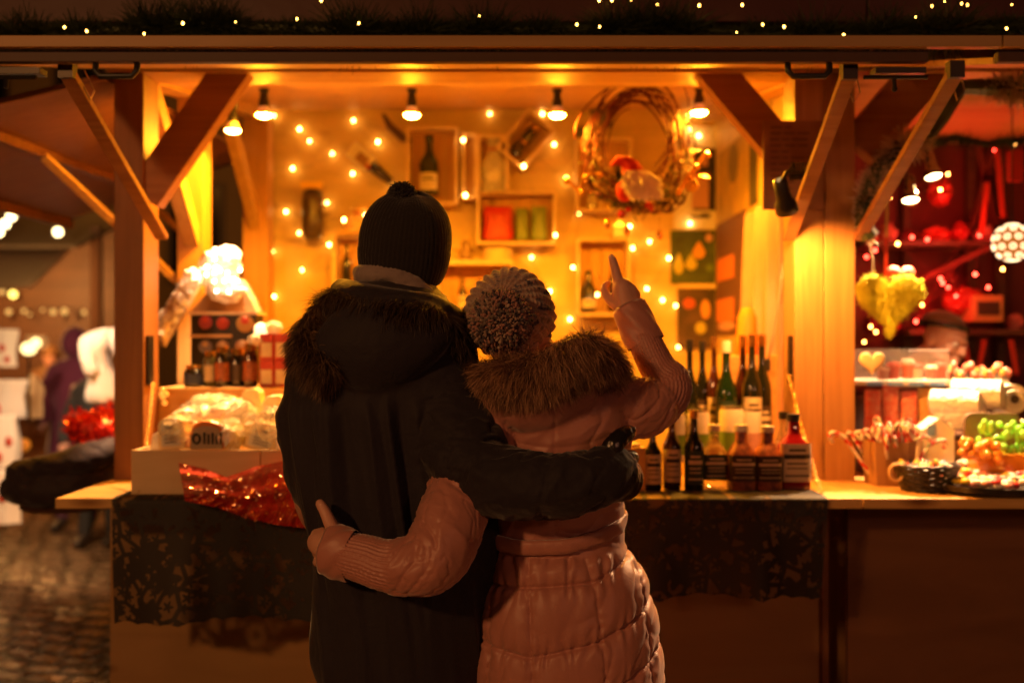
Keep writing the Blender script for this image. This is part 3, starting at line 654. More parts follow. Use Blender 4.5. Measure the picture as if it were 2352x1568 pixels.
# gnome doll: red cap and fluffy white beard
C = P(1448,402,3.77); t = thing('gnome_doll', 'doll with red pointed cap and fluffy white beard sitting in the wreath', 'doll', C)
m = MB(); m.tube([C+Vector(v) for v in ((.012,0,.005),(.0,0,.03),(-.02,0,.05),(-.05,-.005,.055),(-.075,-.005,.035))], [.042,.036,.026,.016,.006], 14); m.build('cap', pm('red_felt', (.5,.012,.012), .9, sheen=.5), t, smooth=True)
m = MB(); m.ball(C+Vector((.014,0,-.004)), .028, 14); m.build('face', pm('doll_skin', (.6,.35,.25), .6), t, smooth=True)
m = MB(); m.ball(C+Vector((.018,-.036,-.004)), .008, 10); m.build('nose', pm('doll_nose', (.6,.25,.18), .6), t, smooth=True)
m = MB(); rr = random.Random(8)
for k in range(520):
    a = rr.uniform(-1.3,1.3); q = rr.random(); c = C+Vector((.02+.045*math.sin(a)*(1-q*.3)+.03*q, -.012-.028*math.cos(a), .01-.06*q)); d = Vector((.6*math.sin(a)+.35+rr.gauss(0,.25), -.3, -1+rr.gauss(0,.2))).normalized()
    m.tube([c, c+d*rr.uniform(.03,.05)+Vector((rr.uniform(-.008,.008),0,0)), c+d*rr.uniform(.045,.07)], [.004,.0035,.0008], 4)
m.build('beard', pm('white_wool', (.88,.84,.80), .9), t)
m = MB(); m.ball(C+Vector((-.02,.015,-.06)), .035, 12, (1,.8,1.2)); m.build('body', MATS['red_felt'], t, smooth=True)
# glittering twigs left and right
for nm, pl, lab in (('a', [(1302,412),(1330,440),(1345,405),(1372,398)], 'glittering gold branch ornament left of the wreath'), ('b', [(1558,440),(1580,405),(1600,380),(1620,352)], 'glittering gold branch ornament right of the wreath')):
    m = MB(); pts = [P(x,y,3.82) for x, y in pl]; m.tube(pts, [.008,.012,.009,.006], 7)
    for k, (x, y) in enumerate(pl): m.ball(P(x+6*(k % 2),y+4,3.81), .013, 8)
    for dx in range(5): m.tube([P(pl[1][0]+dx*9,pl[1][1],3.82), P(pl[1][0]+dx*11+6,pl[1][1]-14+dx*5,3.80)], [.005,.002], 5)
    m.build('glitter_branch', GOLD, None, lab, 'ornament', smooth=False)
m = MB(); c = P(1588,425,3.82)
for k in range(9): a = 2*PI*k/9; m.ball(c+Vector((.018*math.cos(a), 0, .018*math.sin(a))), .011, 8, (1,.6,1))
m.ball(c, .012, 8); m.build('flower_ornament', pm('yellow_petals', (.75,.5,.05), .5), None, 'yellow flower ornament hanging at the right foot of the wreath', 'ornament', smooth=True)
for px, py, lab in ((1560,455,'dark pine cone at the right foot of the wreath'),(1532,475,'dark pine cone hanging under the wreath')):
    m = MB(); c = P(px,py,3.82)
    for j in range(7):
        for k in range(8):
            a = 2*PI*(k+.5*(j % 2))/8; r = .018*math.sin(PI*(j+1)/8.5)+.004; m.ball(c+Vector((r*math.cos(a), r*math.sin(a), .02-j*.007)), .005, 5, (1,1,.6), 4)
    m.build('pine_cone', pm('cone_brown'+str(px), (.06,.03,.02), .6), None, lab, 'pine cone')
# small white house ornament hanging under the wreath
c = P(1422,527,4.17); t = thing('house_ornament', 'small pale house ornament hanging under the wreath', 'ornament', c)
m = MB(); m.box(c.x-.022,c.x+.022,c.y-.012,c.y+.012,c.z-.03,c.z+.01); m.build('walls', pm('house_walls', (.25,.20,.16), .8), t)
m = MB(); m.prism([(c.x-.028,c.z+.01),(c.x+.028,c.z+.01),(c.x,c.z+.038)], c.y-.015, c.y+.015); m.build('roof', WHITE, t)
m = MB(); m.tube([c+Vector((0,0,.036)), P(1425,470,4.18)], .001, 4); m.build('string', INK, t)
# ------------------------------------------------------------------ goods on the main counter, right side
gr_ = 'bottles in the front row on the right of the counter'
ZC = 1.004
def fb_(px, wpx, ytop, Y, **k):
    x = P(px, 0, Y).x; h = P(px, ytop, Y).z-ZC; return bottle(x, Y, ZC, h, S(wpx, Y)/2, group=gr_, **k)
ORG = pm('orange_wrap', (.40,.12,.04), .45, var=(60,(.12,.03,.02))); BRN = pm('brown_label', (.05,.03,.02), .6)
fb_(1499,42,975,3.20, glass=DARKG, lab=CREAM, cap=BLACK, label='dark bottle with cream label, first of the front row beside the glove', labh=(.10,.55))
fb_(1543,44,945,3.22, glass=AMBER, lab=CREAM, cap=GOLD, label='brown bottle with cream label, second of the front row', labh=(.10,.52))
fb_(1594,46,942,3.20, glass=DARKG, lab=TEAL, cap=GOLD, label='dark bottle with dark green label, third of the front row', labh=(.08,.50))
fb_(1640,58,975,3.24, glass=CLEAR, lab=TEAL, cap=WAX, label='clear square bottle with dark teal label and white cap', sq=5, neck=.42, labh=(.15,.55))
fb_(1702,62,975,3.20, glass=ORG, lab=BRN, cap=WAX, label='orange wrapped bottle with brown label beside the teal one', sq=4, neck=.42, labh=(.15,.55))
fb_(1762,62,978,3.20, glass=ORG, lab=BRN, cap=WAX, label='orange wrapped bottle with brown label beside the red liqueur', sq=4, neck=.42, labh=(.15,.55))
fb_(1822,68,950,3.22, glass=REDL, lab=PAPER, cap=BLACK, label='square bottle of red liqueur with pale label, last of the front row', sq=6, neck=.38, labh=(.12,.62))
fb_(1800,40,945,3.34, glass=CLEAR, lab=PAPER, cap=BLACK, label='clear bottle with black cap behind the red liqueur', neck=.5, labh=(.3,.6))
# tall bottles on a riser behind
gt = 'tall bottles in the back row'
xa, xb = P(1565,0,3.62).x, P(1775,0,3.62).x
MB().box(xa, xb, 3.50, 3.74, ZC, ZC+.07).build('wooden_riser', WX, None, 'low wooden riser under the tall bottles', 'shelf', bevel=.002)
def tb(px, wpx, ytop, Y, **k):
    x = P(px, 0, Y).x; z = ZC+.071; return bottle(x, Y, z, P(px, ytop, Y).z-z, S(wpx, Y)/2, group=gt, **k)
tb(1584,38,780,3.56, glass=DARKG, lab=None, cap=BLACK, label='tall dark bottle with black top, far left of the back row')
tb(1613,38,784,3.64, glass=DARKG, lab=BRN, cap=BLACK, label='tall dark bottle, second from the left in the back row')
tb(1640,34,772,3.60, glass=AMBER, lab=CREAM, cap=GOLD, label='tall bottle with gold top in the back row')
tb(1668,50,783,3.55, glass=GREEN, lab=TEAL, cap=WAX, label='tall green bottle with a white sleeve on its neck')
tb(1706,40,770,3.64, glass=AMBER, lab=None, cap=GOLD, label='tall brown bottle with gold top left of the last two')
tb(1727,44,768,3.56, glass=DARKG, lab=CREAM, cap=GOLD, label='tall dark bottle with gold top, second from the right')
tb(1750,44,768,3.62, glass=DARKG, lab=BRN, cap=GOLD, label='tall dark bottle with gold top, far right of the back row', labh=(.1,.4))
# tumblers and cans in between
def tumbler(px, w_, yt, yb, Y, mats, label):
    a = P(px, yb, Y); z = max(a.z, ZC); h = P(px, yt, Y).z-z; r = S(w_, Y)/2; t = thing('drinking_can' if mats[0] is not CLEAR else 'glass_jar', label, 'can' if mats[0] is not CLEAR else 'jar', (a.x, Y, z))
    m = MB(); m.lathe([(r*.92,0),(r,.006),(r,h*.9),(r*.9,h*.96)], (a.x,Y,z), 18); m.build('body', mats[0], t, auto=40)
    m = MB(); m.lathe([(r*.93,h*.955),(r*.95,h),(r*.8,h*1.001)], (a.x,Y,z), 18); m.build('lid', mats[1], t, auto=40)
    m = MB(); m.lathe([(r*1.01,h*.15),(r*1.01,h*.55)], (a.x,Y,z), 18, cap=False); m.build('band', mats[2], t, smooth=True)
LIM = pm('lime_print', (.14,.26,.03), .5); 
tumbler(1553,42,945,1060,3.36,(WHITE,STEEL,LIM),'white can with a lime band behind the brown bottle')
tumbler(1604,50,940,1060,3.36,(WHITE,STEEL,LIM),'white can with a lime band behind the dark green labelled bottle')
tumbler(1680,56,932,1060,3.40,(PAPER,STEEL,LIM),'wide pale tin with a green band in the middle of the bottles')
tumbler(1728,40,938,1060,3.40,(PAPER,STEEL,MATS['pink_print']),'pale tin between the two orange wrapped bottles')
# wax block candle next to the glove
a = P(1458,1120,3.2); t = thing('candle_box', 'yellow square candle box on the counter next to the black glove', 'candle', (a.x, 3.2, ZC))
MB().box(a.x-S(22,3.2), a.x+S(22,3.2), 3.17, 3.24, ZC, P(0,1025,3.2).z).build('box', pm('yellow_wax', (.62,.38,.10), .5), t, bevel=.003)
m = MB(); m.lathe([(.022,0),(.024,.004),(.018,.010),(.004,.013)], (a.x-.004, 3.2, P(0,1025,3.2).z+.001), 16); m.build('lid', pm('lid_cream', (.8,.65,.40), .5), t, smooth=True)
# orange paper cones hanging at the wall
for px, py, w_, h_, lab in ((1716,705,52,110,'orange paper cone standing behind the tall bottles'),):
    a = P(px, py+h_, 4.0); m = MB(); r = S(w_, 4.0)/2; H = S(h_, 4.0); m.lathe([(r,-.9*0),(r*.96,H*.3),(r*.8,H*.8),(r*.45,H*.98),(r*.1,H)], a, 20); t = m.build('paper_cone', pm('orange_paper', (.65,.20,.02), .6), None, lab, 'paper cone', smooth=True)
    MB().box(a.x-.1, a.x+.1, 3.9, 4.1, ZC+.0, a.z-.001).build('display_stand', WX, None, 'wooden stand under the orange paper cone', 'stand', bevel=.003)

# ------------------------------------------------------------------ left side of the counter
def pinebox(px0, px1, y0, y1, Ya, Yb, label):
    a, b = P(px0, y0, Ya), P(px1, y1, Ya); z0 = ZC; z1 = a.z; t = thing('pine_tray', label, 'tray', ((a.x+b.x)/2, Ya, z0), 'pine trays on the left of the counter'); k = .014
    MB().box(a.x, b.x, Ya, Ya+k, z0, z1).build('front_board', PALE, t, bevel=.002)
    MB().box(a.x, a.x+k, Ya+k+.001, Yb, z0, z1-.002).build('side_board', PALE, t); MB().box(b.x-k, b.x, Ya+k+.001, Yb, z0, z1-.002).build('side_board', PALE, t)
    MB().box(a.x+k, b.x-k, Yb-k, Yb, z0, z1-.002).build('back_board', PALE, t); MB().box(a.x+k, b.x-k, Ya+k, Yb-k, z1-.05, z1-.04).build('tray_floor', PALE, t)
    return z1
ztop = pinebox(301,597,1033,1140,3.10,3.42,'long pale pine tray at the left end of the counter full of cheese packs')
pinebox(599,760,1033,1140,3.102,3.42,'pale pine tray partly hidden behind the taller person')
CHE = pm('cheese', (.88,.70,.38), .4, bump=(20,.5,.01)); WRAP = pm('white_wrap', (.90,.84,.74), .2, spec=.8, bump=(14,1.,.03)); RIND = pm('orange_rind', (.65,.20,.03), .35)
def wedge(px0, px1, py0, py1, Y, tilt, label, mat=CHE, lab=PAPER, zb=None, d=.07):
    c = P((px0+px1)/2, py1, Y); W, H = S(px1-px0, Y), S(py1-py0, Y); t = thing('cheese_pack', label, 'cheese', c, 'wrapped cheeses heaped on the pine trays')
    M_ = Matrix.Translation(c) @ Matrix.Rotation(math.radians(tilt), 4, 'Y')
    m = MB(); m.M = M_; m.prism([(-W/2,0),(W/2,0),(W*.46,H*.85),(W*.2,H),(-W*.25,H*.97),(-W*.48,H*.8)], -d/2, d/2); m.build('cheese', mat, t, bevel=.006)
    if lab:
        m = MB(); m.M = M_; m.box(-W*.33, W*.33, -d/2-.003, -d/2-.0012, H*.12, H*.78); l_ = m.build('label', lab, t)
        m = MB(); m.M = M_; m.box(-W*.14, W*.14, -d/2-.006, -d/2-.0035, H*.62, H*.72)
        for k in range(3): m.box(-W*.22, W*.22, -d/2-.006, -d/2-.0035, H*(.22+k*.1), H*(.245+k*.1))
        m.build('print', INK, l_)
wedge(372,435,955,1030,3.16,-4,'small cheese pack with white label at the left end of the pine tray')
wedge(352,395,990,1032,3.22,8,'low cheese pack leaning against the left end of the pine tray', WRAP, None)
wedge(560,640,965,1032,3.22,14,'cheese pack lying tilted with a white label in the second tray', CHE)
wedge(598,660,905,1020,3.30,3,'tall upright cheese pack with white label near the taller person', CHE)
wedge(640,690,960,1034,3.18,-6,'cheese pack half hidden by the dark coat', WRAP)
wedge(565,612,890,960,3.36,-8,'cheese pack leaning at the back of the second tray', CHE, None)
for i, (a0, a1, b0, b1, Y_, lab) in enumerate(((395,520,925,1000,3.32,'large white wrapped cheese heaped on the left of the tray'),(470,600,915,1010,3.30,'large white wrapped cheese in the middle of the heap'),(430,520,905,960,3.38,'small white wrapped cheese at the back of the heap'),(500,560,960,1032,3.20,'white wrapped cheese right of the orange one'))):
    c = P((a0+a1)/2, b1, Y_); W, H = S(a1-a0, Y_), S(b1-b0, Y_); m = MB(); rr = random.Random(i+40)
    m.ball((0,0,0), .5, 16, rings=10); vs = []
    for v in m.v:
        q = Vector(v); q *= 1+rr.uniform(-.10,.12); vs.append((c.x+q.x*W, c.y+q.y*.16, c.z+(q.z+.45)*H*1.05))
    m.v = vs; m.build('wrapped_cheese', WRAP, None, lab, 'cheese', 'wrapped cheeses heaped on the pine trays')
for i, (cx, cy, sx, sy, Y_, lab) in enumerate(((400,985,44,34,3.10,'crinkled clear bag over the left cheeses'),(545,965,50,40,3.14,'crinkled clear bag over the middle cheeses'),(622,975,40,44,3.12,'crinkled clear bag over the right cheeses'),(480,925,60,22,3.30,'crinkled clear bag on top of the cheese heap'))):
    m = MB(); m.ball((0,0,0), 1, 15, rings=10); rq = random.Random(i+5); c = P(cx, cy, Y_); m.v = [(c.x+v[0]*S(sx,Y_)*rq.uniform(.75,1.12), c.y+v[1]*.05*rq.uniform(.7,1.2)+.04, max(c.z+v[2]*S(sy,Y_)*rq.uniform(.75,1.15), ztop-.03)) for v in m.v]; m.build('clear_bag', FOIL, None, lab, 'bag', 'clear bags over the cheeses')
# round orange cheese with dark label
c = P(475,1032,3.13); t = thing('cheese_loaf', 'rounded orange cheese with grey label standing on the pine tray', 'cheese', c); W, H = S(84,3.13), S(66,3.13)
ol = [(-W/2,0),(W/2,0),(W*.48,H*.55),(W*.36,H*.9),(W*.1,H),(-W*.15,H),(-W*.38,H*.88),(-W*.49,H*.5)]
m = MB(); m.M = Matrix.Translation(c); m.prism(ol, 0, .10); m.build('rind', RIND, t, bevel=.008)
m = MB(); m.M = Matrix.Translation(c); m.prism([(x*.88, z*.80+.002) for x, z in ol], -.004, -.001); lb = m.build('label', pm('grey_label', (.40,.30,.20), .6), t)
m = MB(); m.M = Matrix.Translation(c); m.tube([(-W*.27+.011*math.cos(a), -.006, H*.38+.014*math.sin(a)) for a in [2*PI*k/12 for k in range(12)]], .004, 5, closed=True)
for k, hh in enumerate((.40,.34,.40,.30,.40)): m.box(-W*.08+k*.013, -W*.08+k*.013+.006, -.008, -.0045, H*.20, H*(.20+hh))
m.build('print', INK, lb)
# second riser (orange plank) with jars
a, b = P(366,890,3.62), P(662,960,3.62)
t = thing('wooden_shelf', 'orange wooden step shelf behind the cheeses', 'shelf', ((a.x+b.x)/2, 3.62, ZC))
MB().box(a.x, b.x, 3.60, 3.62, ZC, a.z-.0205).build('front_board', WX, t); MB().box(a.x, b.x, 3.59, 3.95, a.z-.02, a.z).build('shelf_board', WX, t, bevel=.002); ZS = a.z+.001
gj = 'dark jars and small bottles on the step shelf'
for i, (px, w_, yt, Y_, mt, lm, lab) in enumerate(((445,44,838,3.66,DARKG,pm('blue_label',(.03,.05,.14),.5),'low dark jar with blue label at the left of the step shelf'),(482,30,805,3.68,pm('olive_jar',(.10,.09,.03),.2),CREAM,'olive jar with pale lid on the step shelf'),
    (510,34,795,3.66,JARM,ORG,'dark bottle with gold cap in the middle of the step shelf'),(545,36,800,3.68,JARM,BRN,'dark jar with brown label on the step shelf'),(575,34,790,3.66,AMBER,ORG,'brown jar beside the red and white boxes'))):
    x = P(px, 0, Y_).x; h = P(px, yt, Y_).z-ZS; r = S(w_, Y_)/2; t = thing('jar', lab, 'jar', (x, Y_, ZS), gj)
    m = MB(); m.lathe([(r*.9,0),(r,.005),(r,h*.72),(r*.72,h*.84)], (x,Y_,ZS), 18); m.build('glass', mt, t, auto=40)
    m = MB(); m.lathe([(r*.76,h*.845),(r*.78,h),(r*.7,h*1.001)], (x,Y_,ZS), 18); m.build('lid', GOLD, t, auto=40)
    m = MB(); m.lathe([(r*1.012,h*.15),(r*1.012,h*.6)], (x,Y_,ZS), 18, cap=False); m.build('label', lm, t, smooth=True)
RWB = pm('red_box', (.50,.045,.02), .45)
k = 0
for (px0, px1) in ((596,628),(630,664)):
    for (y0, y1) in ((828,888),(766,826)):
        a, b = P(px0, y0, 3.64), P(px1, y1, 3.64); k += 1; z0 = ZS if y1 > 850 else P(0,827,3.64).z
        t = thing('gift_box', 'red and white box, '+('lower left','upper left','lower right','upper right')[k-1]+' of the four stacked beside the jars', 'box', ((a.x+b.x)/2, 3.7, z0), 'red and white stacked boxes')
        MB().box(a.x, b.x, 3.64, 3.74, z0, a.z).build('carton', RWB, t, bevel=.002); MB().box(a.x+.006, b.x-.006, 3.636, 3.639, z0+.012, z0+(a.z-z0)*.66).build('label', CREAM, t)
# black display case with round emblems
a, b = P(438,716,3.86), P(588,800,3.86); t = thing('display_case', 'black display case with round coloured emblems behind the jars', 'display case', ((a.x+b.x)/2, 3.9, b.z))
MB().box(a.x, b.x, 3.86, 3.98, ZS, a.z-.012).build('case', BLACK, t, bevel=.002); MB().box(a.x-.008, b.x+.008, 3.85, 3.99, a.z-.0115, a.z).build('top_edge', PALE, t)
MB().box(a.x, a.x+.16, 3.845, 3.858, P(0,775,3.86).z, P(0,768,3.86).z).build('price_rail', PALE, t)
for i, (px, py, r, col) in enumerate(((472,740,.026,(.30,.05,.06)),(512,742,.024,(.35,.04,.03)),(563,743,.034,(.42,.26,.08)),(472,795,.026,(.15,.16,.28)),(512,795,.024,(.35,.24,.18)),(556,795,.026,(.32,.16,.08)))):
    c = P(px, py, 3.857); m = MB(); m.M = Matrix.Translation(c) @ Matrix.Rotation(PI/2, 4, 'X'); m.lathe([(r,0),(r,.004),(r*.7,.006)], seg=20); e = m.build('emblem', pm('emblem%d' % i, col, .6), t)
    m = MB(); m.M = Matrix.Translation(c) @ Matrix.Rotation(PI/2, 4, 'X'); m.lathe([(r*.45,.0065),(r*.4,.009)], (0,r*.35,0), 12); m.build('emblem_centre', pm('emblem_c%d' % i, (.5,.06,.03) if i < 3 else (.5,.4,.3), .6), e)
# cellophane covered gifts with cardboard backs, strongly lit
CARD = pm('cardboard', (.32,.17,.07), .8); BRIGHT = pm('bright_cellophane', (.95,.88,.78), .15, spec=1., alpha=.75, bump=(30,1.,.05))
a = P(510,715,3.95); t = thing('gift_hamper', 'cardboard gift hamper topped by brightly lit crinkled cellophane', 'gift hamper', a)
m = MB(); q = [P(465,712,3.90), P(588,712,3.90), P(574,690,3.95), P(545,625,4.0), P(500,650,3.93), P(440,715,3.9)]
m.prism([(v.x, v.z) for v in (P(438,716,3.92), P(588,716,3.92), P(576,688,3.92), P(548,640,3.92), P(500,640,3.92))], 3.92, 4.02); m.build('cardboard', CARD, t)
m = MB(); rr = random.Random(12)
def crum(cen, sx, sy, sz, seed, seg=16, rings=12, amp=.22):
    r_ = random.Random(seed); b_ = MB(); b_.ball((0,0,0), 1, seg, rings=rings); return [(cen.x+v[0]*sx*(1+r_.uniform(-amp,amp)), cen.y+v[1]*sy*(1+r_.uniform(-amp,amp)), cen.z+v[2]*sz*(1+r_.uniform(-amp,amp))) for v in b_.v], b_.f
for cx, cy, sx, sz, sd in ((503,622,.085,.085,1),(520,665,.075,.05,2),(525,595,.05,.05,3)):
    vs, fs = crum(P(cx,cy,3.88), sx*.95, .06, sz, sd); m.add(vs, fs)
m.build('cellophane', BRIGHT, t)
for k in range(16):  # tiny glowing balls added for sparkle on the cellophane
    hb = MB(); hb.ball(P(503+rr.gauss(0,20),625+rr.gauss(0,24),3.80), .0065, 8, rings=6); hb.build('sparkle_bead', glow('hamper_sparkle', (1,.62,.32), 40) if k == 0 else bpy.data.materials['hamper_sparkle'], t, smooth=True)
t = thing('leaning_frame', 'long pale board leaning diagonally with glittering wrapped sweets', 'board', P(410,715,3.85))
MB().beam(P(372,782,3.80), P(455,640,3.95), .10, .018, (0,1,0)).build('board', PALE, t)
m = MB()
for i in range(6): vs, fs = crum(P(375+i*13, 752-i*22, 3.82), .035, .04, .045, 20+i, 10, 8); m.add(vs, fs)
m.build('wrapped_sweets', BRIGHT, t)
c = P(600,757,3.70); t = thing('glass_ornament', 'bright round glass ornament standing on the red and white boxes', 'ornament', c)
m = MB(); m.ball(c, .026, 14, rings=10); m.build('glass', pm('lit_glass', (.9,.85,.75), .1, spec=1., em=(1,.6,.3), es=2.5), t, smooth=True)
m = MB(); m.lathe([(.012,-.024),(.02,-.04)], c, 12); m.build('foot', GOLD, t)
for px, py, lab in ((628,752,'crinkled bright sweet wrapper on the upper boxes'),(590,780,'crinkled bright wrapper leaning beside the boxes')):
    m = MB(); vs, fs = crum(P(px,py,3.66), .032, .03, .022, px); m.add(vs, fs); m.build('sweet_wrapper', BRIGHT, None, lab, 'wrapper')
# extra spots set at the bulbs, added to brighten the goods on display
q = P(606,268,3.9); spot('added_display_beam', q+Vector((0,-.05,-.04)), P(512,640,3.90), 330, 34, (1,.62,.34), .03)
q = P(606,268,3.9); spot('added_display_beam', q+Vector((0,-.03,-.04)), P(500,980,3.25), 170, 50, (1,.58,.26), .03)
q = P(1606,262,3.9); spot('added_display_beam', q+Vector((0,-.03,-.04)), P(1690,960,3.3), 26, 50, (1,.46,.12), .03)
# candle light string ornament on the left post
m = MB()
for i, (px, py) in enumerate(((374,895),(374,912),(378,925),(370,905),(382,905))): m.ball(P(px,py,3.5), .010, 8, rings=6)
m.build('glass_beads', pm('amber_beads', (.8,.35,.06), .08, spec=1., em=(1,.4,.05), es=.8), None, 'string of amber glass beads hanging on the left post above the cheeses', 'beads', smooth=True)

# ------------------------------------------------------------------ black lace cloth on the counter front
def lace():
    m = bpy.data.materials.new('black_lace'); m.use_nodes = True; nt = m.node_tree; N = nt.nodes; L = nt.links; b = N['Principled BSDF']
    b.inputs['Base Color'].default_value = (.012,.010,.009,1); b.inputs['Roughness'].default_value = .7
    tc = N.new('ShaderNodeTexCoord'); 
    def M(op, x, y=None, z=None):
        q = N.new('ShaderNodeMath'); q.operation = op
        for i, w_ in enumerate((x, y, z)):
            if w_ is None: continue
            if isinstance(w_, (int, float)): q.inputs[i].default_value = w_
            else: L.new(w_, q.inputs[i])
        return q.outputs[0]
    def NZ(sc, dt): q = N.new('ShaderNodeTexNoise'); q.inputs['Scale'].default_value = sc; q.inputs['Detail'].default_value = dt; L.new(tc.outputs['Object'], q.inputs['Vector']); return q.outputs['Fac']
    sp = N.new('ShaderNodeSeparateXYZ'); L.new(tc.outputs['Object'], sp.inputs[0]); cb = N.new('ShaderNodeCombineXYZ'); L.new(sp.outputs[0], cb.inputs[0]); L.new(sp.outputs[2], cb.inputs[1])
    def flowers(scale, base, amp, pet):
        v = N.new('ShaderNodeTexVoronoi'); v.voronoi_dimensions = '2D'; v.inputs['Scale'].default_value = scale; v.inputs['Randomness'].default_value = .75; L.new(cb.outputs[0], v.inputs['Vector'])
        d = N.new('ShaderNodeVectorMath'); d.operation = 'SUBTRACT'; L.new(cb.outputs[0], d.inputs[0]); L.new(v.outputs['Position'], d.inputs[1]); q = N.new('ShaderNodeSeparateXYZ'); L.new(d.outputs[0], q.inputs[0])
        th = M('ARCTAN2', q.outputs[1], q.outputs[0]); return M('SUBTRACT', M('MULTIPLY_ADD', M('COSINE', M('MULTIPLY', th, pet)), amp, base), v.outputs['Distance'])   # > 0 inside a petal
    def step(x, w_): return M('MULTIPLY', M('MINIMUM', M('MAXIMUM', x, 0.), w_), 1/w_)
    f1 = step(flowers(8.5, .40, .10, 6.), .05); f2 = step(flowers(23, .34, .12, 5.), .08)
    ve = N.new('ShaderNodeTexVoronoi'); ve.voronoi_dimensions = '2D'; ve.feature = 'DISTANCE_TO_EDGE'; ve.inputs['Scale'].default_value = 15; L.new(cb.outputs[0], ve.inputs['Vector'])
    vine = step(M('SUBTRACT', .13, ve.outputs['Distance']), .05); pat = step(M('SUBTRACT', NZ(4, 1), .60), .1)
    solid = M('MAXIMUM', M('MAXIMUM', f1, f2), M('MAXIMUM', vine, pat))
    r = N.new('ShaderNodeValToRGB'); L.new(solid, r.inputs['Fac']); r.color_ramp.elements[0].color = (.42,.42,.42,1); r.color_ramp.elements[1].color = (.96,.96,.96,1)
    L.new(r.outputs['Color'], b.inputs['Alpha']); return m
LACE = lace()
def cloth(px0, px1, botl, botr, label, seed, mid=None):
    x0, x1 = P(px0,0,3.05).x, P(px1,0,3.05).x; m = MB(); ph = seed; DB = P(0,botl,3.03).z, P(0,botr,3.03).z; ztopc = 1.003
    def f(u, v):
        x = x0+(x1-x0)*u; zb = DB[0]+(DB[1]-DB[0])*u; 
        zb += .007*abs(math.sin(u*(x1-x0)*46))*1.0+.008*math.sin(u*7+ph)
        if v < .12: return Vector((x, 3.05-.012+(.12-v)/.12*.16, ztopc+.002))
        w_ = (v-.12)/.88; fold = (.010+.03*w_)*math.sin(u*(x1-x0)*17+ph+.8*math.sin(u*9))*w_**.7+.008*w_*math.sin(u*(x1-x0)*41+2)
        return Vector((x+.02*w_*math.sin(u*11), 3.036-.004-.02*w_+fold-.0*w_, ztopc-.002-w_*(ztopc-zb)))
    m.grid(f, 220, 40); return m.build('lace_cloth', LACE, None, label, 'tablecloth', smooth=True)
cloth(262,1100,1440,1385,'black floral lace cloth hanging over the left counter edge under the red glitter cloth',1.)
cloth(1110,1898,1372,1374,'black floral lace cloth hanging over the right counter edge under the bottles',3.2)
# red glitter organza
def redcloth():
    m = bpy.data.materials.new('red_organza'); m.use_nodes = True; nt = m.node_tree; b = nt.nodes['Principled BSDF']
    b.inputs['Base Color'].default_value = (.50,.016,.008,1); b.inputs['Roughness'].default_value = .75; b.inputs['Alpha'].default_value = .72; b.inputs['Sheen Weight'].default_value = .6
    b.inputs['Specular IOR Level'].default_value = .2; b.inputs['Sheen Tint'].default_value = (1,.2,.1,1)
    def top(u): return [(410,1062),(470,1075),(520,1095),(590,1070),(650,1058),(730,1070)]
    def bot(u): return [(425,1150),(500,1165),(570,1190),(640,1205),(700,1212),(760,1205)]
    def lerp(l, u):
        k = min(int(u*(len(l)-1)), len(l)-2); f = u*(len(l)-1)-k; return l[k][0]*(1-f)+l[k+1][0]*f, l[k][1]*(1-f)+l[k+1][1]*f
    mb = MB(); pts = []
    def f(u, v):
        a, b_ = lerp(top(0), u), lerp(bot(0), u); px = a[0]*(1-v)+b_[0]*v; py = a[1]*(1-v)+b_[1]*v
        Y = 2.985+.05*(1-v)+.016*math.sin(v*17+u*6)*math.sin(PI*min(1,v+.15))+.007*math.sin(u*37+v*13)+.004*math.sin(u*90+v*33)-.02*v
        return P(px, py, Y)
    mb.grid(f, 70, 30); o = mb.build('glitter_cloth', m, None, 'red glittering organza cloth draped over the counter edge beside the dark coat', 'cloth', smooth=True)
    sq = MB(); rr = random.Random(4)
    for k in range(1300):
        u, v = rr.random(), rr.random()**.7; c = f(u, v); d = Vector((rr.gauss(0,.22), rr.gauss(-.42,.2), .9)).normalized(); a1 = d.orthogonal().normalized(); a2 = d.cross(a1); c += Vector((0,-.006,0)); r = rr.uniform(.0014,.0030)
        sq.add([c+(a1*math.cos(s)+a2*math.sin(s))*r for s in [2*PI*j/6 for j in range(6)]], [(0,1,2,3,4,5)])
    s_ = sq.build('sequins', pm('sequin', (.95,.45,.25), .16, 1.), o); s_['kind'] = 'stuff'
redcloth()

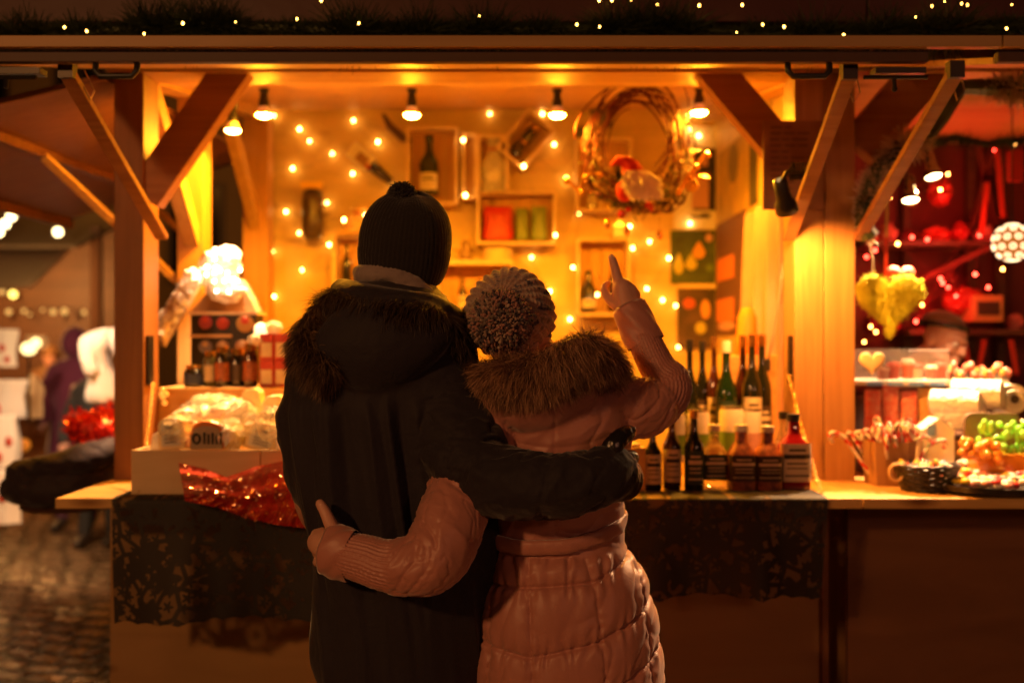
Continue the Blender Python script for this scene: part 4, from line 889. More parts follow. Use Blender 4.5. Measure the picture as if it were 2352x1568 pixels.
# ------------------------------------------------------------------ garlands on the roof edge and around the neighbour hut
FIR = pm('fir_needles', (.032,.045,.010), .6); FIRL = pm('grey_tinsel', (.62,.52,.44), .35, .2, spec=.9)
def garland(path, rad, n, label, mat, needle=.05, name='garland', w=.0016, seed=1, cord=True, up=0):
    rr = random.Random(seed); t = thing(name, label, 'garland', path[0]); segs = [(path[i], path[i+1], (path[i+1]-path[i]).length) for i in range(len(path)-1)]; tot = sum(s[2] for s in segs); m = MB()
    for k in range(n):
        d = rr.random()*tot
        for a, b, l in segs:
            if d <= l: break
            d -= l
        c = a+(b-a)*(d/l); dr = Vector((rr.gauss(0,1), rr.gauss(0,1), rr.gauss(up,1))).normalized(); e = c+dr*rad*rr.uniform(.35,1.25)*(.75+.45*math.sin(c.x*9+c.z*7+1.3*math.sin(c.x*23)))+(b-a).normalized()*rr.uniform(-.5,.5)*needle; s_ = c+dr*rad*.1
        q = (e-s_).normalized().orthogonal().normalized()*w; q2 = (e-s_).normalized().cross(q)
        m.add([s_-q, s_+q, e+q*.3, e-q*.3], [(0,1,2,3)])
        if k % 2: m.add([s_-q2, s_+q2, e+q2*.3, e-q2*.3], [(0,1,2,3)])
    o = m.build('needles', mat, t); o['kind'] = 'stuff'
    m = MB(); m.tube(path, rad*(.5 if mat is FIRL else .18), 6); m.build('core_wire', FIR, t); return t
gp = [Vector((x, 2.96+.02*math.sin(x*3), CZ+.92+.012*math.sin(x*5))) for x in [-2.0+.15*i for i in range(34)]]
gt1 = garland(gp, .085, 34000, 'dark fir garland with tiny lights along the roof edge over both huts', FIR, seed=2, w=.0022)
gl = [(148,63),(199,72),(331,78),(420,54),(541,51),(682,44),(824,54),(1003,92),(1101,37),(1224,94),(1325,57),(1377,62),(1449,2),(1510,12),(1606,13),(1705,12),(1692,75),(1801,62),(1752,57),(1938,81),(2103,40),(2208,9),(2222,12),(2312,66),(2324,11),(738,2),(1405,1),(2140,15),(2170,4),(1376,2)]
bb = None
for i, (x, y) in enumerate(gl):
    Y = 2.86 if y > 30 else 2.98
    p = P(x, y, Y)
    if bb is None:
        m = MB(); m.ball((0,0,0), .0030, 8, (1,1,1.4), 6); bb = m.build('sparkle_bead', glow('garland_glow', (1,.50,.08), 20), gt1.children[0] and None); bb.parent = gt1; bb.location = p-gt1.location
    else:
        o = bb.copy(); COL.objects.link(o); o.location = p-gt1.location; s_ = random.uniform(.8,1.15) if i % 4 else .55; o.scale = (s_,)*3
tp = [P(x,y,Y) for x, y, Y in ((2420,205,3.38),(2352,203,3.38),(2270,200,3.38),(2205,200,3.40),(2160,270,3.40),(2120,320,3.40),(2060,345,3.40),(2010,400,3.41),(1985,460,3.42),(1985,520,3.43),(2000,545,3.43))]
garland(tp, .060, 9000, 'fluffy grey tinsel garland around the opening of the sweets stall', FIRL, seed=5, w=.0035, name='tinsel_garland')
gf = [P(x,y,4.2) for x, y in ((2150,325),(2200,318),(2260,330),(2352,322),(2420,318))]
garland(gf, .04, 1500, 'short dark fir garland inside the sweets stall', pm('fir_needles_b', (.03,.06,.015), .6), seed=6, w=.0025)

# ------------------------------------------------------------------ sweets stall goods
RG = glow('red_glow', (1,.03,.015), 60); YG = glow('amber_glow', (1,.42,.07), 50)
t = thing('fairy_lights', 'string of red and amber fairy lights inside the sweets stall', 'string lights', P(2150,560,4.8))
pr = [(2043,453,0),(2177,400,0),(2160,436,0),(2095,545,1),(2130,550,1),(2250,540,1),(2165,650,1),(2178,660,1),(2196,680,1),(2270,660,1),(2163,716,0),(2095,700,1),(2000,750,0),(2012,762,0),(1985,785,0),(2104,738,1),(2333,333,0),(2303,618,0),(2285,345,1),(2240,630,1),(2118,700,0),(1990,590,1),(2010,575,1),(2062,560,0),(2160,640,1)]
r0 = {}
for x, y, k in pr:
    p = P(x, y, 4.62)
    if k not in r0:
        m = MB(); m.ball((0,0,0), .006, 8, rings=6); r0[k] = m.build('sparkle_bead', RG if k else YG, None); r0[k].parent = t; r0[k].location = p-t.location
    else: o = r0[k].copy(); COL.objects.link(o); o.location = p-t.location; o.scale = (random.uniform(.8,1.2),)*3
m = MB(); m.tube([P(x,y,4.63) for x, y, k in pr], .0012, 4); m.build('wire', pm('red_wire', (.15,.01,.01), .5), t)
point('red_shelf_light', P(2200,520,4.5), 6, (1,.05,.03), .05)
point('red_shelf_light', P(2140,700,4.55), 5, (1,.05,.03), .05)
def heart2(n=40): return [(.0625*16*math.sin(a)**3/16*8*.5, .0625*(13*math.cos(a)-5*math.cos(2*a)-2*math.cos(3*a)-math.cos(4*a))/8*2) for a in [2*PI*k/n for k in range(n)]]
def heart(c, W, D, mat, name, label, fuzz=0, parent=None):
    t = thing(name, label, 'heart', c); m = MB(); nu, nv = 48, 14; vs = []
    for j in range(nv+1):
        ph = PI*j/nv; s_ = math.sin(ph)**.6; 
        for k in range(nu):
            a = 2*PI*k/nu; hx = 16*math.sin(a)**3/34*W; hz = (13*math.cos(a)-5*math.cos(2*a)-2*math.cos(3*a)-math.cos(4*a)+2.5)/34*W
            if hz < -.2*W: hx *= .98
            vs.append(Vector(c)+Vector((hx*s_+RNG.normal(0,fuzz), -math.cos(ph)*D/2+RNG.normal(0,fuzz), hz*s_*1.0+RNG.normal(0,fuzz))))
    fs = [(j*nu+k, j*nu+(k+1) % nu, (j+1)*nu+(k+1) % nu, (j+1)*nu+k) for j in range(nv) for k in range(nu)]
    m.add(vs, fs); m.build('padding' if fuzz else 'body', mat, t, smooth=True); return t
YH = pm('yellow_sisal', (.76,.82,.07), .9, spec=.1, var=(14,(.46,.46,.03)), bump=(60,1.,.02)); c = P(2041,700,3.60)
h1 = heart(c, S(163,3.6), .07, YH, 'fluffy_heart', 'fuzzy yellow heart hanging on a red ribbon in the sweets stall', .0012)
m = MB(); rr = random.Random(2)
for k in range(2600):
    a = rr.uniform(0, 2*PI); q = rr.random()**.5; W = S(163,3.6); hx = 16*math.sin(a)**3/34*W*q; hz = (13*math.cos(a)-5*math.cos(2*a)-2*math.cos(3*a)-math.cos(4*a)+2.5)/34*W*q
    p_ = c+Vector((hx, -.034*(1-q**3)-.003, hz)); d = Vector((rr.gauss(0,1), rr.gauss(-.5,.5), rr.gauss(0,1))).normalized()*.02; m.tube([p_, p_+d*.5+Vector((0,-.004,0)), p_+d], .0009, 3, cap=False)
f_ = m.build('sisal_fibres', YH, h1); f_['kind'] = 'stuff'
m = MB(); m.beam(P(2035,640,3.6), P(2035,545,3.6), .014, .003, (1,0,0)); m.build('red_ribbon', RWB, h1); m = MB(); m.beam(P(2036,545,3.6), P(2038,455,3.6), .012, .003, (1,0,0)); m.build('gold_cord', pm('straw_cord', (.55,.38,.15), .6), h1)
heart(P(2068,640,3.72), S(70,3.7), .05, pm('red_felt_heart', (.5,.05,.04), .7), 'felt_heart', 'small red heart hanging behind the fuzzy yellow heart')
heart(P(2003,836,3.42), S(64,3.42), .02, pm('gingerbread_icing', (.78,.62,.36), .5), 'icing_heart', 'cream coloured heart biscuit in front of the clear sweets box')
ZN = .999
def nbox(px0, px1, py0, py1, Ya, Yb, mat, name, label, cat, **k):
    a, b = P(px0, py0, Ya), P(px1, py1, Ya); MB().box(a.x, b.x, Ya, Yb, b.z, a.z).build(name, mat, None, label, cat, **k)
# clear box with tubs
a, b = P(1968,802,3.66), P(2180,872,3.66); t = thing('clear_sweets_box', 'clear plastic box with red tubs on the white and blue shelf', 'box', ((a.x+b.x)/2, 3.7, b.z))
CP = pm('clear_plastic', (.9,.85,.8), .05, alpha=.16, spec=.9)
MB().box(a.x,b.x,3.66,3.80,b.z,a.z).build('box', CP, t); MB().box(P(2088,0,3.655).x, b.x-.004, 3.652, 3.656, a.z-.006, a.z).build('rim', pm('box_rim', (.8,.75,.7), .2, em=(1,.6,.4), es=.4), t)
# shelf with price strip
MB().box(P(1968,0,3.62).x, b.x+.01, 3.62, 3.84, P(0,884,3.62).z, P(0,874,3.62).z).build('price_shelf', WHITE, None, 'narrow shelf with white and blue price strips in the sweets stall', 'shelf')
sh = bpy.data.objects['price_shelf']
for i in range(4): q = P(1992+i*48,882,3.615); MB().box(q.x, q.x+S(34,3.6), 3.612, 3.617, q.z-.006, q.z+.006).build('price_strip', pm('blue_strip%d' % i, (.15,.3,.65), .4), sh)
tubs = [(2052,845,(.5,.05,.04)),(2085,838,(.55,.08,.05)),(2105,850,(.75,.6,.5)),(2140,852,(.5,.12,.1)),(2160,846,(.6,.05,.04)),(2028,856,(.55,.25,.2))]
for i, (px, py, col) in enumerate(tubs):
    c = P(px, 870, 3.72); h = S(870-py+14, 3.72); t = thing('sweets_tub', ('red lidded','tall red','white topped','pink','dark red','small pink')[i]+' sweets tub inside the clear plastic box', 'tub', c)
    m = MB(); m.lathe([(.020,0),(.024,h*.7)], c, 16); m.build('tub', pm('tub%d' % i, col, .4), t, auto=40); m = MB(); m.lathe([(.026,h*.71),(.026,h*.82),(.018,h)], c, 16); m.build('lid', pm('tublid%d' % i, (.7,.5,.4) if i % 2 else (.5,.08,.06), .4), t, auto=40)
# bags of red sweets
RSW = pm('red_sweets', (.75,.10,.07), .25, var=(70,(.75,.30,.18)), bump=(60,.8,.01)); OSW = pm('orange_sweets', (.62,.25,.05), .25, var=(70,(.45,.30,.08)), bump=(60,.8,.01))
for i, (p0, p1, q0, mt, lab) in enumerate(((1985,2025,895,RSW,'bag of red sweets at the left below the price shelf'),(2026,2066,885,RSW,'bag of red sweets with a tied top in the middle below the price shelf'),(2068,2108,898,RSW,'bag of red and white sweets below the price shelf'),(2108,2152,890,OSW,'bag of orange sweets below the price shelf'))):
    packet(p0, p1, q0, 1000, 3.66, mt, 'sweets_bag', lab, 'bag of sweets', .05, 'bags of sweets below the price shelf')
MB().box(P(1978,0,3.66).x, P(2352,0,3.66).x+.2, 3.60, 3.90, ZN, P(0,1001,3.66).z).build('sweets_riser', DW, None, 'dark wooden riser behind the candy canes', 'stand')
# candy canes in a paper bag
a = P(2040,1100,3.38); t = thing('paper_bag', 'brown paper bag holding the candy canes', 'bag', (a.x,3.38,ZN))
m = MB(); m.lathe([(.066,0),(.07,.05),(.078,P(0,1010,3.38).z-ZN)], (a.x,3.38,ZN), 20, 6, cap=False); m.build('bag', CARD, t)
CW = pm('cane_white', (.8,.75,.68), .3); CR = pm('cane_red', (.55,.02,.02), .3); CG = pm('cane_green', (.08,.22,.04), .3); rr = random.Random(9)
for i in range(40):
    ang = rr.uniform(0, 2*PI); rad = rr.uniform(.0,.06); bx = a.x+rad*math.cos(ang); by = 3.38+rad*math.sin(ang)*.8; lean = Vector((math.cos(ang)*.75*rad/.06, math.sin(ang)*.35, 1)).normalized(); H = rr.uniform(.125,.185)
    dr = Vector((math.cos(ang), math.sin(ang), 0)); base = Vector((bx,by,ZN+.02)); pts = [base, base+lean*H]; R_ = .026
    for k in range(1, 8):
        th = PI*k/7*1.1; pts.append(base+lean*(H+R_*math.sin(th))+dr*(R_*(1-math.cos(th))))
    m = MB(); fine = []
    for k in range(len(pts)-1):
        n_ = 10 if k == 0 else 2
        for j in range(n_): fine.append(pts[k]+(pts[k+1]-pts[k])*(j/n_))
    fine.append(pts[-1]); m.tube(fine, .0062, 6); nf = len(m.f); m.mi = [((q//6+q % 6) % 6 in (0,1))*1+((q//6+q % 6) % 6 == 3)*2*(i % 2) for q in range(nf)]
    m.build('candy_cane', [CW, CR, CG], None, 'candy cane among the bunch standing in the brown paper bag', 'candy cane', 'candy canes in the paper bag', smooth=True)
# white boxes, rolls, tray, green and orange sweets
a, b = P(2120,960,3.46), P(2192,1062,3.46); t = thing('milk_carton', 'white carton with a blue square print beside the candy canes', 'carton', ((a.x+b.x)/2,3.46,ZN))
m = MB(); m.prism([(a.x,ZN),(b.x,ZN),(b.x,a.z-.04),((a.x+b.x)/2,a.z),(a.x,a.z-.04)], 3.46, 3.54); m.build('carton', WHITE, t); MB().box(a.x+.014,a.x+.042,3.456,3.459,P(0,1000,3.46).z,P(0,975,3.46).z).build('blue_print', MATS['blue_strip0'], t)
nbox(2192,2250,1015,1075,3.50,3.60,CARD,'cardboard_box','small cardboard box between the carton and the green sweets','box')
WSW = pm('white_nougat', (.85,.80,.72), .35, bump=(40,.8,.02))
for i, (px, py, r, lab) in enumerate(((2195,925,30,'white nougat roll at the left of the pile'),(2245,905,34,'white nougat roll in the middle of the pile'),(2205,948,26,'lowest white nougat roll above the brown tray'),(2320,915,34,'white nougat roll with round label facing the street'))):
    c = P(px, py, 3.56); m = MB(); R_ = S(r, 3.56); a_ = -.6 if i != 3 else 1.5; d = Vector((math.cos(a_), math.sin(a_), 0)); t = thing('nougat_roll', lab, 'nougat', c, 'white wrapped nougat rolls')
    m.tube([c-d*.085*(i != 3)-d*.03*(i == 3), c-d*.08*(i != 3)-d*.025*(i == 3), c+d*.08, c+d*.085], [R_*.75, R_, R_, R_*.75], 20); m.build('roll', WSW, t, auto=60)
    if i == 3:
        m = MB(); cc2 = c-d*.034; m.M = Matrix.Translation(cc2) @ Matrix.Rotation(PI/2, 4, 'X'); m.lathe([(R_*.62,0),(R_*.6,.003)], seg=20); l_ = m.build('round_label', PAPER, t); m = MB(); m.M = Matrix.Translation(cc2+Vector((0,-.004,0))) @ Matrix.Rotation(PI/2, 4, 'X'); m.lathe([(R_*.3,0),(R_*.3,.002)], seg=16); m.build('print', BRN, l_)
MB().box(P(2170,0,3.58).x, P(2352,0,3.58).x+.05, 3.52, 3.70, P(0,975,3.56).z-.01, P(0,962,3.56).z-.01).build('nougat_shelf', WHITE, None, 'white shelf under the nougat rolls', 'shelf')
a, b = P(2215,948,3.44), P(2345,1040,3.44); m = MB(); ol = []
for (cx_, cz_, a0) in ((b.x-.03,a.z-.03,0),(a.x+.03,a.z-.03,90),(a.x+.03,b.z+.03,180),(b.x-.03,b.z+.03,270)): ol += [(cx_+.03*math.cos(math.radians(a0+s*22.5)), cz_+.03*math.sin(math.radians(a0+s*22.5))) for s in range(5)]
m.prism(ol, 3.44, 3.455); m.build('brown_tray', pm('tray_brown', (.16,.10,.06), .5), None, 'brown rounded tray standing upright behind the green sweets', 'tray', bevel=.003)
GSW = pm('green_jelly', (.30,.75,.10), .15, spec=.8, em=(.25,.8,.1), es=.0); OJ = pm('orange_jelly', (.75,.30,.03), .15, spec=.8); rr = random.Random(21)
a = P(2300,1045,3.36); t = thing('jelly_pile', 'pile of bright green jelly sweets in front of the brown tray', 'sweets', a)
m = MB()
for k in range(34): m.ball(P(2248+rr.uniform(0,118), 1040-rr.random()*68, 3.34+rr.uniform(0,.06)), .013, 8, (rr.uniform(.9,1.3),1,rr.uniform(.9,1.8)), 6)
j_ = m.build('green_jellies', GSW, t, smooth=True); j_['kind'] = 'stuff'
m = MB(); m.box(P(2240,0,3.34).x, P(2372,0,3.34).x, 3.31, 3.43, ZN, P(0,1042,3.34).z); m.build('orange_box', OJ, t)
m = MB(); a = P(2240,1080,3.30)
for k in range(30): m.ball(P(2205+rr.uniform(0,90), 1062-rr.random()*52, 3.27+rr.uniform(0,.05)), .014, 8, (1.1,1,1), 6)
j_ = m.build('orange_jellies', OJ, None, 'pile of orange jelly sweets left of the green ones', 'sweets', smooth=True)
# black wicker basket
a = P(2128,1122,3.22); t = thing('wicker_basket', 'black wicker basket with a rope handle on the neighbour counter', 'basket', (a.x,3.22,ZN))
m = MB(); WK = pm('black_wicker', (.02,.016,.014), .4)
for i in range(9):
    r = .072+.024*i/8; m.tube([(a.x+r*math.cos(s)*1.05, 3.22+r*math.sin(s)*.9+.0, ZN+.006+.0095*i+.002*math.sin(s*12+(i % 2)*PI)) for s in [2*PI*k/36 for k in range(36)]], .0055, 5, closed=True)
m.build('woven_wall', WK, t, smooth=True); m = MB(); m.lathe([(.001,.004),(.078,.004),(.076,.010)], (a.x,3.22,ZN), 24); m.build('base', WK, t)
m = MB(); q = Vector((a.x-.105,3.2,ZN+.07)); m.tube([q+Vector((.022*math.cos(s), 0, .026*math.sin(s)-.01)) for s in [2*PI*k/16 for k in range(16)]], .006, 6, closed=True); m.build('rope_handle', pm('rope', (.55,.38,.2), .8), t, smooth=True)
m = MB()
for k in range(40): s = rr.uniform(0,2*PI); r = rr.random()**.5*.085; m.ball((a.x+r*math.cos(s), 3.22+r*math.sin(s)*.85, ZN+.075+rr.uniform(0,.012)), .011, 6, rings=5); m.mi[-1] = 0
nb = len(m.f)//40; m.mi = [(q//nb) % 4 for q in range(len(m.f))]
j_ = m.build('wrapped_sweets', [WHITE, pm('sweet_yellow',(.8,.6,.05),.3), pm('sweet_blue',(.1,.25,.5),.3), RSW], t, smooth=True); j_['kind'] = 'stuff'
# flat trays
m = MB(); a = P(2290,1120,3.12); m.lathe([(.15,0),(.19,.012),(.195,.03),(.185,.028),(.16,.012)], (a.x+.02,3.22,ZN), 32); t = m.build('sweets_tray', WK, None, 'large flat black tray with pastel sweets at the right edge', 'tray', auto=40)
m = MB()
for k in range(150): s = rr.uniform(0,2*PI); r = rr.random()**.5*.165; m.ball((a.x+.02+r*math.cos(s), 3.22+r*math.sin(s), ZN+.032+rr.uniform(0,.014)), .014, 6, (1.2,1,.7), 5)
nb = len(m.f)//150; m.mi = [((q//nb)*7 % 5) for q in range(len(m.f))]
j_ = m.build('pastel_sweets', [WHITE, pm('sweet_pink',(.8,.35,.30),.3), WSW, pm('sweet_red',(.6,.05,.05),.3), MATS['sweet_yellow']], None, 'heap of pastel and red sweets on the large flat black tray', 'sweets', smooth=True, kind='stuff')
nbox(2190,2292,1075,1096,3.38,3.50,WK,'black_dish','low black dish behind the flat tray','dish')
m = MB()
for k in range(26): m.ball(P(2196+rr.uniform(0,90), 1068+rr.uniform(-8,5), 3.42+rr.uniform(-.03,.03)), .013, 6, rings=5)
m.build('white_sweets', WSW, None, 'white sweets heaped on the low black dish', 'sweets', smooth=True, kind='stuff')
# lollipops in a glass
a = P(2250,890,3.72); 
for i in range(22):
    px = 2178+i*6.6; c = P(px, 850+rr.uniform(-14,14), 3.72+rr.uniform(-.04,.04)); t = thing('lollipop', ('red','orange','pink')[i % 3]+' wrapped lollipop in the row standing behind the nougat rolls', 'lollipop', c, 'lollipops behind the nougat rolls')
    m = MB(); m.ball(c, .012, 10, (1,.8,1.4)); m.build('sweet', (RSW, OSW, MATS['sweet_pink'])[i % 3], t, smooth=True)
    m = MB(); m.tube([c-Vector((0,0,.012)), Vector((c.x, c.y, P(0,905,3.72).z))], .0016, 5); m.build('stick', WHITE, t)
a, b = P(2285,872,3.6), P(2315,900,3.6); t = thing('price_card', 'small white price card in front of the lollipops', 'sign', (a+b)/2); MB().box(a.x,b.x,3.6,3.603,b.z,a.z).build('card', PAPER, t); MB().box(a.x+.01,b.x-.008,3.597,3.5995,b.z+.012,a.z-.01).build('print', BRN, t)
# shelf goods: red bundles and wooden box
for i, (px, py, w_, h_, lab) in enumerate(((2150,540,70,36,'red tinsel heap on the upper shelf of the sweets stall'),(2160,440,50,60,'red and gold hanging bundle in the sweets stall'),(2215,690,100,60,'heap of shiny red bags on the middle shelf'))):
    vs, fs = crum(P(px, py, 4.78), S(w_,4.78)/2, .07, S(h_,4.78)/2, 50+i, 14, 10, .25); m = MB(); m.add(vs, fs); m.build('red_bundle', pm('red_shine%d' % i, (.5,.03,.02), .25, spec=.9, bump=(30,1,.03)), None, lab, 'decoration')
a, b = P(2235,678,4.68), P(2305,738,4.68); t = thing('small_chest', 'small wooden box with a dark label on the middle shelf', 'box', ((a.x+b.x)/2,4.7,b.z)); MB().box(a.x,b.x,4.68,4.80,b.z,a.z).build('box', WX, t, bevel=.003); MB().box(a.x+.02,b.x-.02,4.674,4.678,b.z+.03,a.z-.03).build('label', BRN, t)
nbox(2322,2350,345,415,4.2,4.24,MATS['red_packet'],'red_pouch','small red pouch hanging under the fir garland','pouch')
m = MB(); m.tube([P(1995,555,3.7), P(2005,600,3.7), P(2003,640,3.7)], .002, 5); m.build('cord', pm('grey_cord', (.3,.22,.15), .7), None, 'thin grey cord hanging above the fuzzy yellow heart', 'cord')

# more glitter on the shelves of the sweets stall
rr = random.Random(61); PK = [pm('shine_red', (.6,.02,.02), .2, .2, spec=1., bump=(30,1,.04)), pm('shine_pink', (.7,.22,.20), .2, .1, spec=1., bump=(30,1,.04)), pm('shine_dark', (.18,.01,.012), .25, spec=.9, bump=(30,1,.04))]
for i, (px, py, w_, h_) in enumerate(((1998,548,36,44),(2040,540,40,50),(2085,548,34,40),(2205,535,40,44),(2262,540,44,42),(2120,744,34,46),(2172,740,40,40),(2330,742,36,44),(2000,748,34,44),(2048,744,34,48),(2085,640,36,40),(2180,640,40,34))):
    c = P(px, py, 4.80); vs, fs = crum(c, S(w_,4.8)/2, .05, S(h_,4.8)/2, 90+i, 12, 9, .22); m = MB(); m.add(vs, fs); m.build('shiny_bag', PK[i % 3], None, ('red','pink','dark red')[i % 3]+' shiny bag '+['at the far left of the upper shelf','second from left on the upper shelf','third from left on the upper shelf','fourth from left on the upper shelf','at the right of the upper shelf','third from left on the middle shelf','fourth from left on the middle shelf','at the right end of the middle shelf','at the far left of the middle shelf','second from left on the middle shelf','floating up behind the right lobe of the heart','just below the upper shelf, right of the heart'][i].replace('floating up','hanging'), 'bag of sweets', 'shiny bags on the dark shelves')
for i, (px, y0, y1) in enumerate(((2290,340,500),(2268,420,540),(2322,780,860),(2262,780,850),(2215,780,860))):
    m = MB(); m.beam(P(px,y0,4.6), P(px+14*(-1)**i,y1,4.6), .022, .004, (1,0,0)); m.build('hanging_ribbon', RWB, None, 'red ribbon '+['upper left of the pair above the globe lamp','lower one just above the globe lamp','rightmost of three below the small wooden chest','middle of three below the small wooden chest','leftmost of three below the small wooden chest'][i], 'ribbon', 'red ribbons in the sweets stall')
# ------------------------------------------------------------------ body helpers
def crom(pts, sub):
    """Catmull-Rom through rows of numbers"""
    A = np.array(pts, float); n = len(A); out = []
    for i in range(n-1):
        p0, p1, p2, p3 = A[max(i-1,0)], A[i], A[i+1], A[min(i+2,n-1)]
        for k in range(sub):
            t = k/sub; out.append(.5*((2*p1)+(-p0+p2)*t+(2*p0-5*p1+4*p2-p3)*t*t+(-p0+3*p1-3*p2+p3)*t**3))
    out.append(A[-1]); return np.array(out)
def loft(mb, st, seg=56, sub=5):
    """st rows: cx, cy, cz, half x, half y, exponent; closed top and bottom"""
    R = crom(st, sub); vs = []; 
    for cx, cy, cz, hx, hy, e in R:
        for k in range(seg):
            a = 2*PI*k/seg; c, s = math.cos(a), math.sin(a)
            vs.append((cx+hx*math.copysign(abs(c)**(2/e), c), cy+hy*math.copysign(abs(s)**(2/e), s), cz))
    n = len(R); fs = [(i*seg+k, i*seg+(k+1) % seg, (i+1)*seg+(k+1) % seg, (i+1)*seg+k) for i in range(n-1) for k in range(seg)]
    fs += [tuple(range(seg))[::-1], tuple((n-1)*seg+k for k in range(seg))]; mb.add(vs, fs)
def limb(mb, pts, seg=20, sub=6):
    """pts rows: x, y, z, radius; rounded ends"""
    R = crom(pts, sub); a, b = R[0], R[-1]
    def capd(p, q): d = p[:3]-q[:3]; return d/np.linalg.norm(d)
    d0, d1 = capd(R[0], R[1]), capd(R[-1], R[-2]); pre = [np.append(a[:3]+d0*a[3]*math.sin(t), a[3]*math.cos(t)) for t in (1.45, 1.1, .75, .4)]; post = [np.append(b[:3]+d1*b[3]*math.sin(t), b[3]*math.cos(t)) for t in (.4, .75, 1.1, 1.45)]
    R = np.array(pre+list(R)+post); mb.tube([tuple(r[:3]) for r in R], [float(r[3]) for r in R], seg)
    return R
def PR(px, py, Y, rpx): v = P(px, py, Y); return (v.x, v.y, v.z, S(rpx, Y))
def fuse(mb, name, mat, parent, vox=.005, smooth=8, disp=None, post=2, **k):
    """union of the shapes as one continuous skin (voxel remesh), relaxed, then displaced along the normals"""
    me = bpy.data.meshes.new('tmp'); me.from_pydata([tuple(v) for v in mb.v], [], mb.f); o = bpy.data.objects.new('tmp', me); COL.objects.link(o)
    bm = bmesh.new(); bm.from_mesh(me); bmesh.ops.recalc_face_normals(bm, faces=bm.faces); bm.to_mesh(me); bm.free()
    md = o.modifiers.new('r', 'REMESH'); md.mode = 'VOXEL'; md.voxel_size = vox
    dg = bpy.context.evaluated_depsgraph_get(); ne = bpy.data.meshes.new_from_object(o.evaluated_get(dg)); bpy.data.objects.remove(o); bpy.data.meshes.remove(me)
    n = len(ne.vertices); co = np.empty(n*3); ne.vertices.foreach_get('co', co); co = co.reshape(n,3)
    ed = np.empty(len(ne.edges)*2, np.int32); ne.edges.foreach_get('vertices', ed); ed = ed.reshape(-1,2)
    deg = np.bincount(ed.ravel(), minlength=n)[:,None]
    def relax(c, it, f=.6):
        for _ in range(it):
            s = np.zeros_like(c)
            for ax in range(3): s[:,ax] = np.bincount(ed[:,0], c[ed[:,1],ax], n)+np.bincount(ed[:,1], c[ed[:,0],ax], n)
            c = c+(s/np.maximum(deg,1)-c)*f
        return c
    co = relax(co, smooth)
    if disp is not None:
        ne.vertices.foreach_set('co', co.ravel()); ne.update(); nr = np.empty(n*3); ne.vertices.foreach_get('normal', nr); nr = nr.reshape(n,3)
        co = co+nr*disp(co, nr)[:,None]; co = relax(co, post, .4)
    off = Vector((0,0,0)); q = parent
    while q is not None: off += q.location; q = q.parent
    co = co-np.array(off); ne.vertices.foreach_set('co', co.ravel()); ne.name = name
    ne.materials.clear(); ne.materials.append(mat); ne.shade_smooth(); ne.update()
    ob = bpy.data.objects.new(name, ne); COL.objects.link(ob); ob.parent = parent; tag(ob, k.get('label'), k.get('cat')); return ob
def along(co, path):
    """arc length, angle and distance of each vertex against a polyline"""
    A = np.array(path)[:,:3]; best = np.full(len(co), 1e9); T = np.zeros(len(co)); ang = np.zeros(len(co)); acc = 0
    for i in range(len(A)-1):
        a, b = A[i], A[i+1]; d = b-a; L = np.linalg.norm(d); d = d/L; q = co-a; t = np.clip(q@d, 0, L); r = q-t[:,None]*d; D = np.linalg.norm(r, axis=1); m = D < best
        u = np.cross(d, [0,1,.01]); u /= np.linalg.norm(u); w = np.cross(d, u); best[m] = D[m]; T[m] = acc+t[m]; ang[m] = np.arctan2(r[m]@w, r[m]@u); acc += L
    return T, ang, best
def ridge(n): return 1-np.abs(n)*2.2
def crz(n): return np.exp(-np.abs(n)*13)
def sst(x, a, b): t = np.clip((x-a)/(b-a), 0, 1); return t*t*(3-2*t)
def head(mb, M):
    """head in local axes: x right, y forward (face), z up"""
    def B(c, r, sc=(1,1,1)):
        q = MB(); q.ball((0,0,0), 1, 20, rings=14); mb.add([M @ Vector((c[0]+v[0]*r*sc[0], c[1]+v[1]*r*sc[1], c[2]+v[2]*r*sc[2])) for v in q.v], q.f)
    B((0,0,.02), 1, (.075,.094,.092)); B((0,.04,-.035), 1, (.058,.058,.075)); B((0,.055,-.082), 1, (.038,.042,.030)); B((0,.088,.016), 1, (.048,.016,.010))
    B((0,.106,-.022), 1, (.011,.018,.024)); B((0,.116,-.036), 1, (.015,.013,.010)); B((0,.098,-.064), 1, (.023,.010,.006)); B((0,.097,-.074), 1, (.020,.010,.006)); B((0,.088,-.098), 1, (.018,.014,.013))
    for s in (-1,1): B((s*.036,.072,-.032), 1, (.024,.022,.022)); B((s*.076,-.004,-.024), 1, (.010,.019,.031)); B((s*.045,.03,-.075), 1, (.02,.045,.022))
def eyes(M, parent):
    for s in (-1,1):
        c = M @ Vector((s*.030,.086,-.004)); m = MB(); m.ball(c, .0125, 12, rings=8); e = m.build('eye', pm('eye_white', (.75,.72,.68), .2), parent, smooth=True)
        m = MB(); d = (M.to_3x3() @ Vector((0,1,0))).normalized(); m.ball(c+d*.0095, .0052, 10, rings=6); m.build('iris', pm('iris_brown', (.05,.03,.02), .2), e, smooth=True)
def frame(o, fwd, up=(0,0,1), s=1.):
    y = Vector(fwd).normalized(); x = y.cross(Vector(up)).normalized(); z = x.cross(y); M = Matrix((x, y, z)).transposed().to_4x4(); return Matrix.Translation(o) @ M @ Matrix.Scale(s, 4)
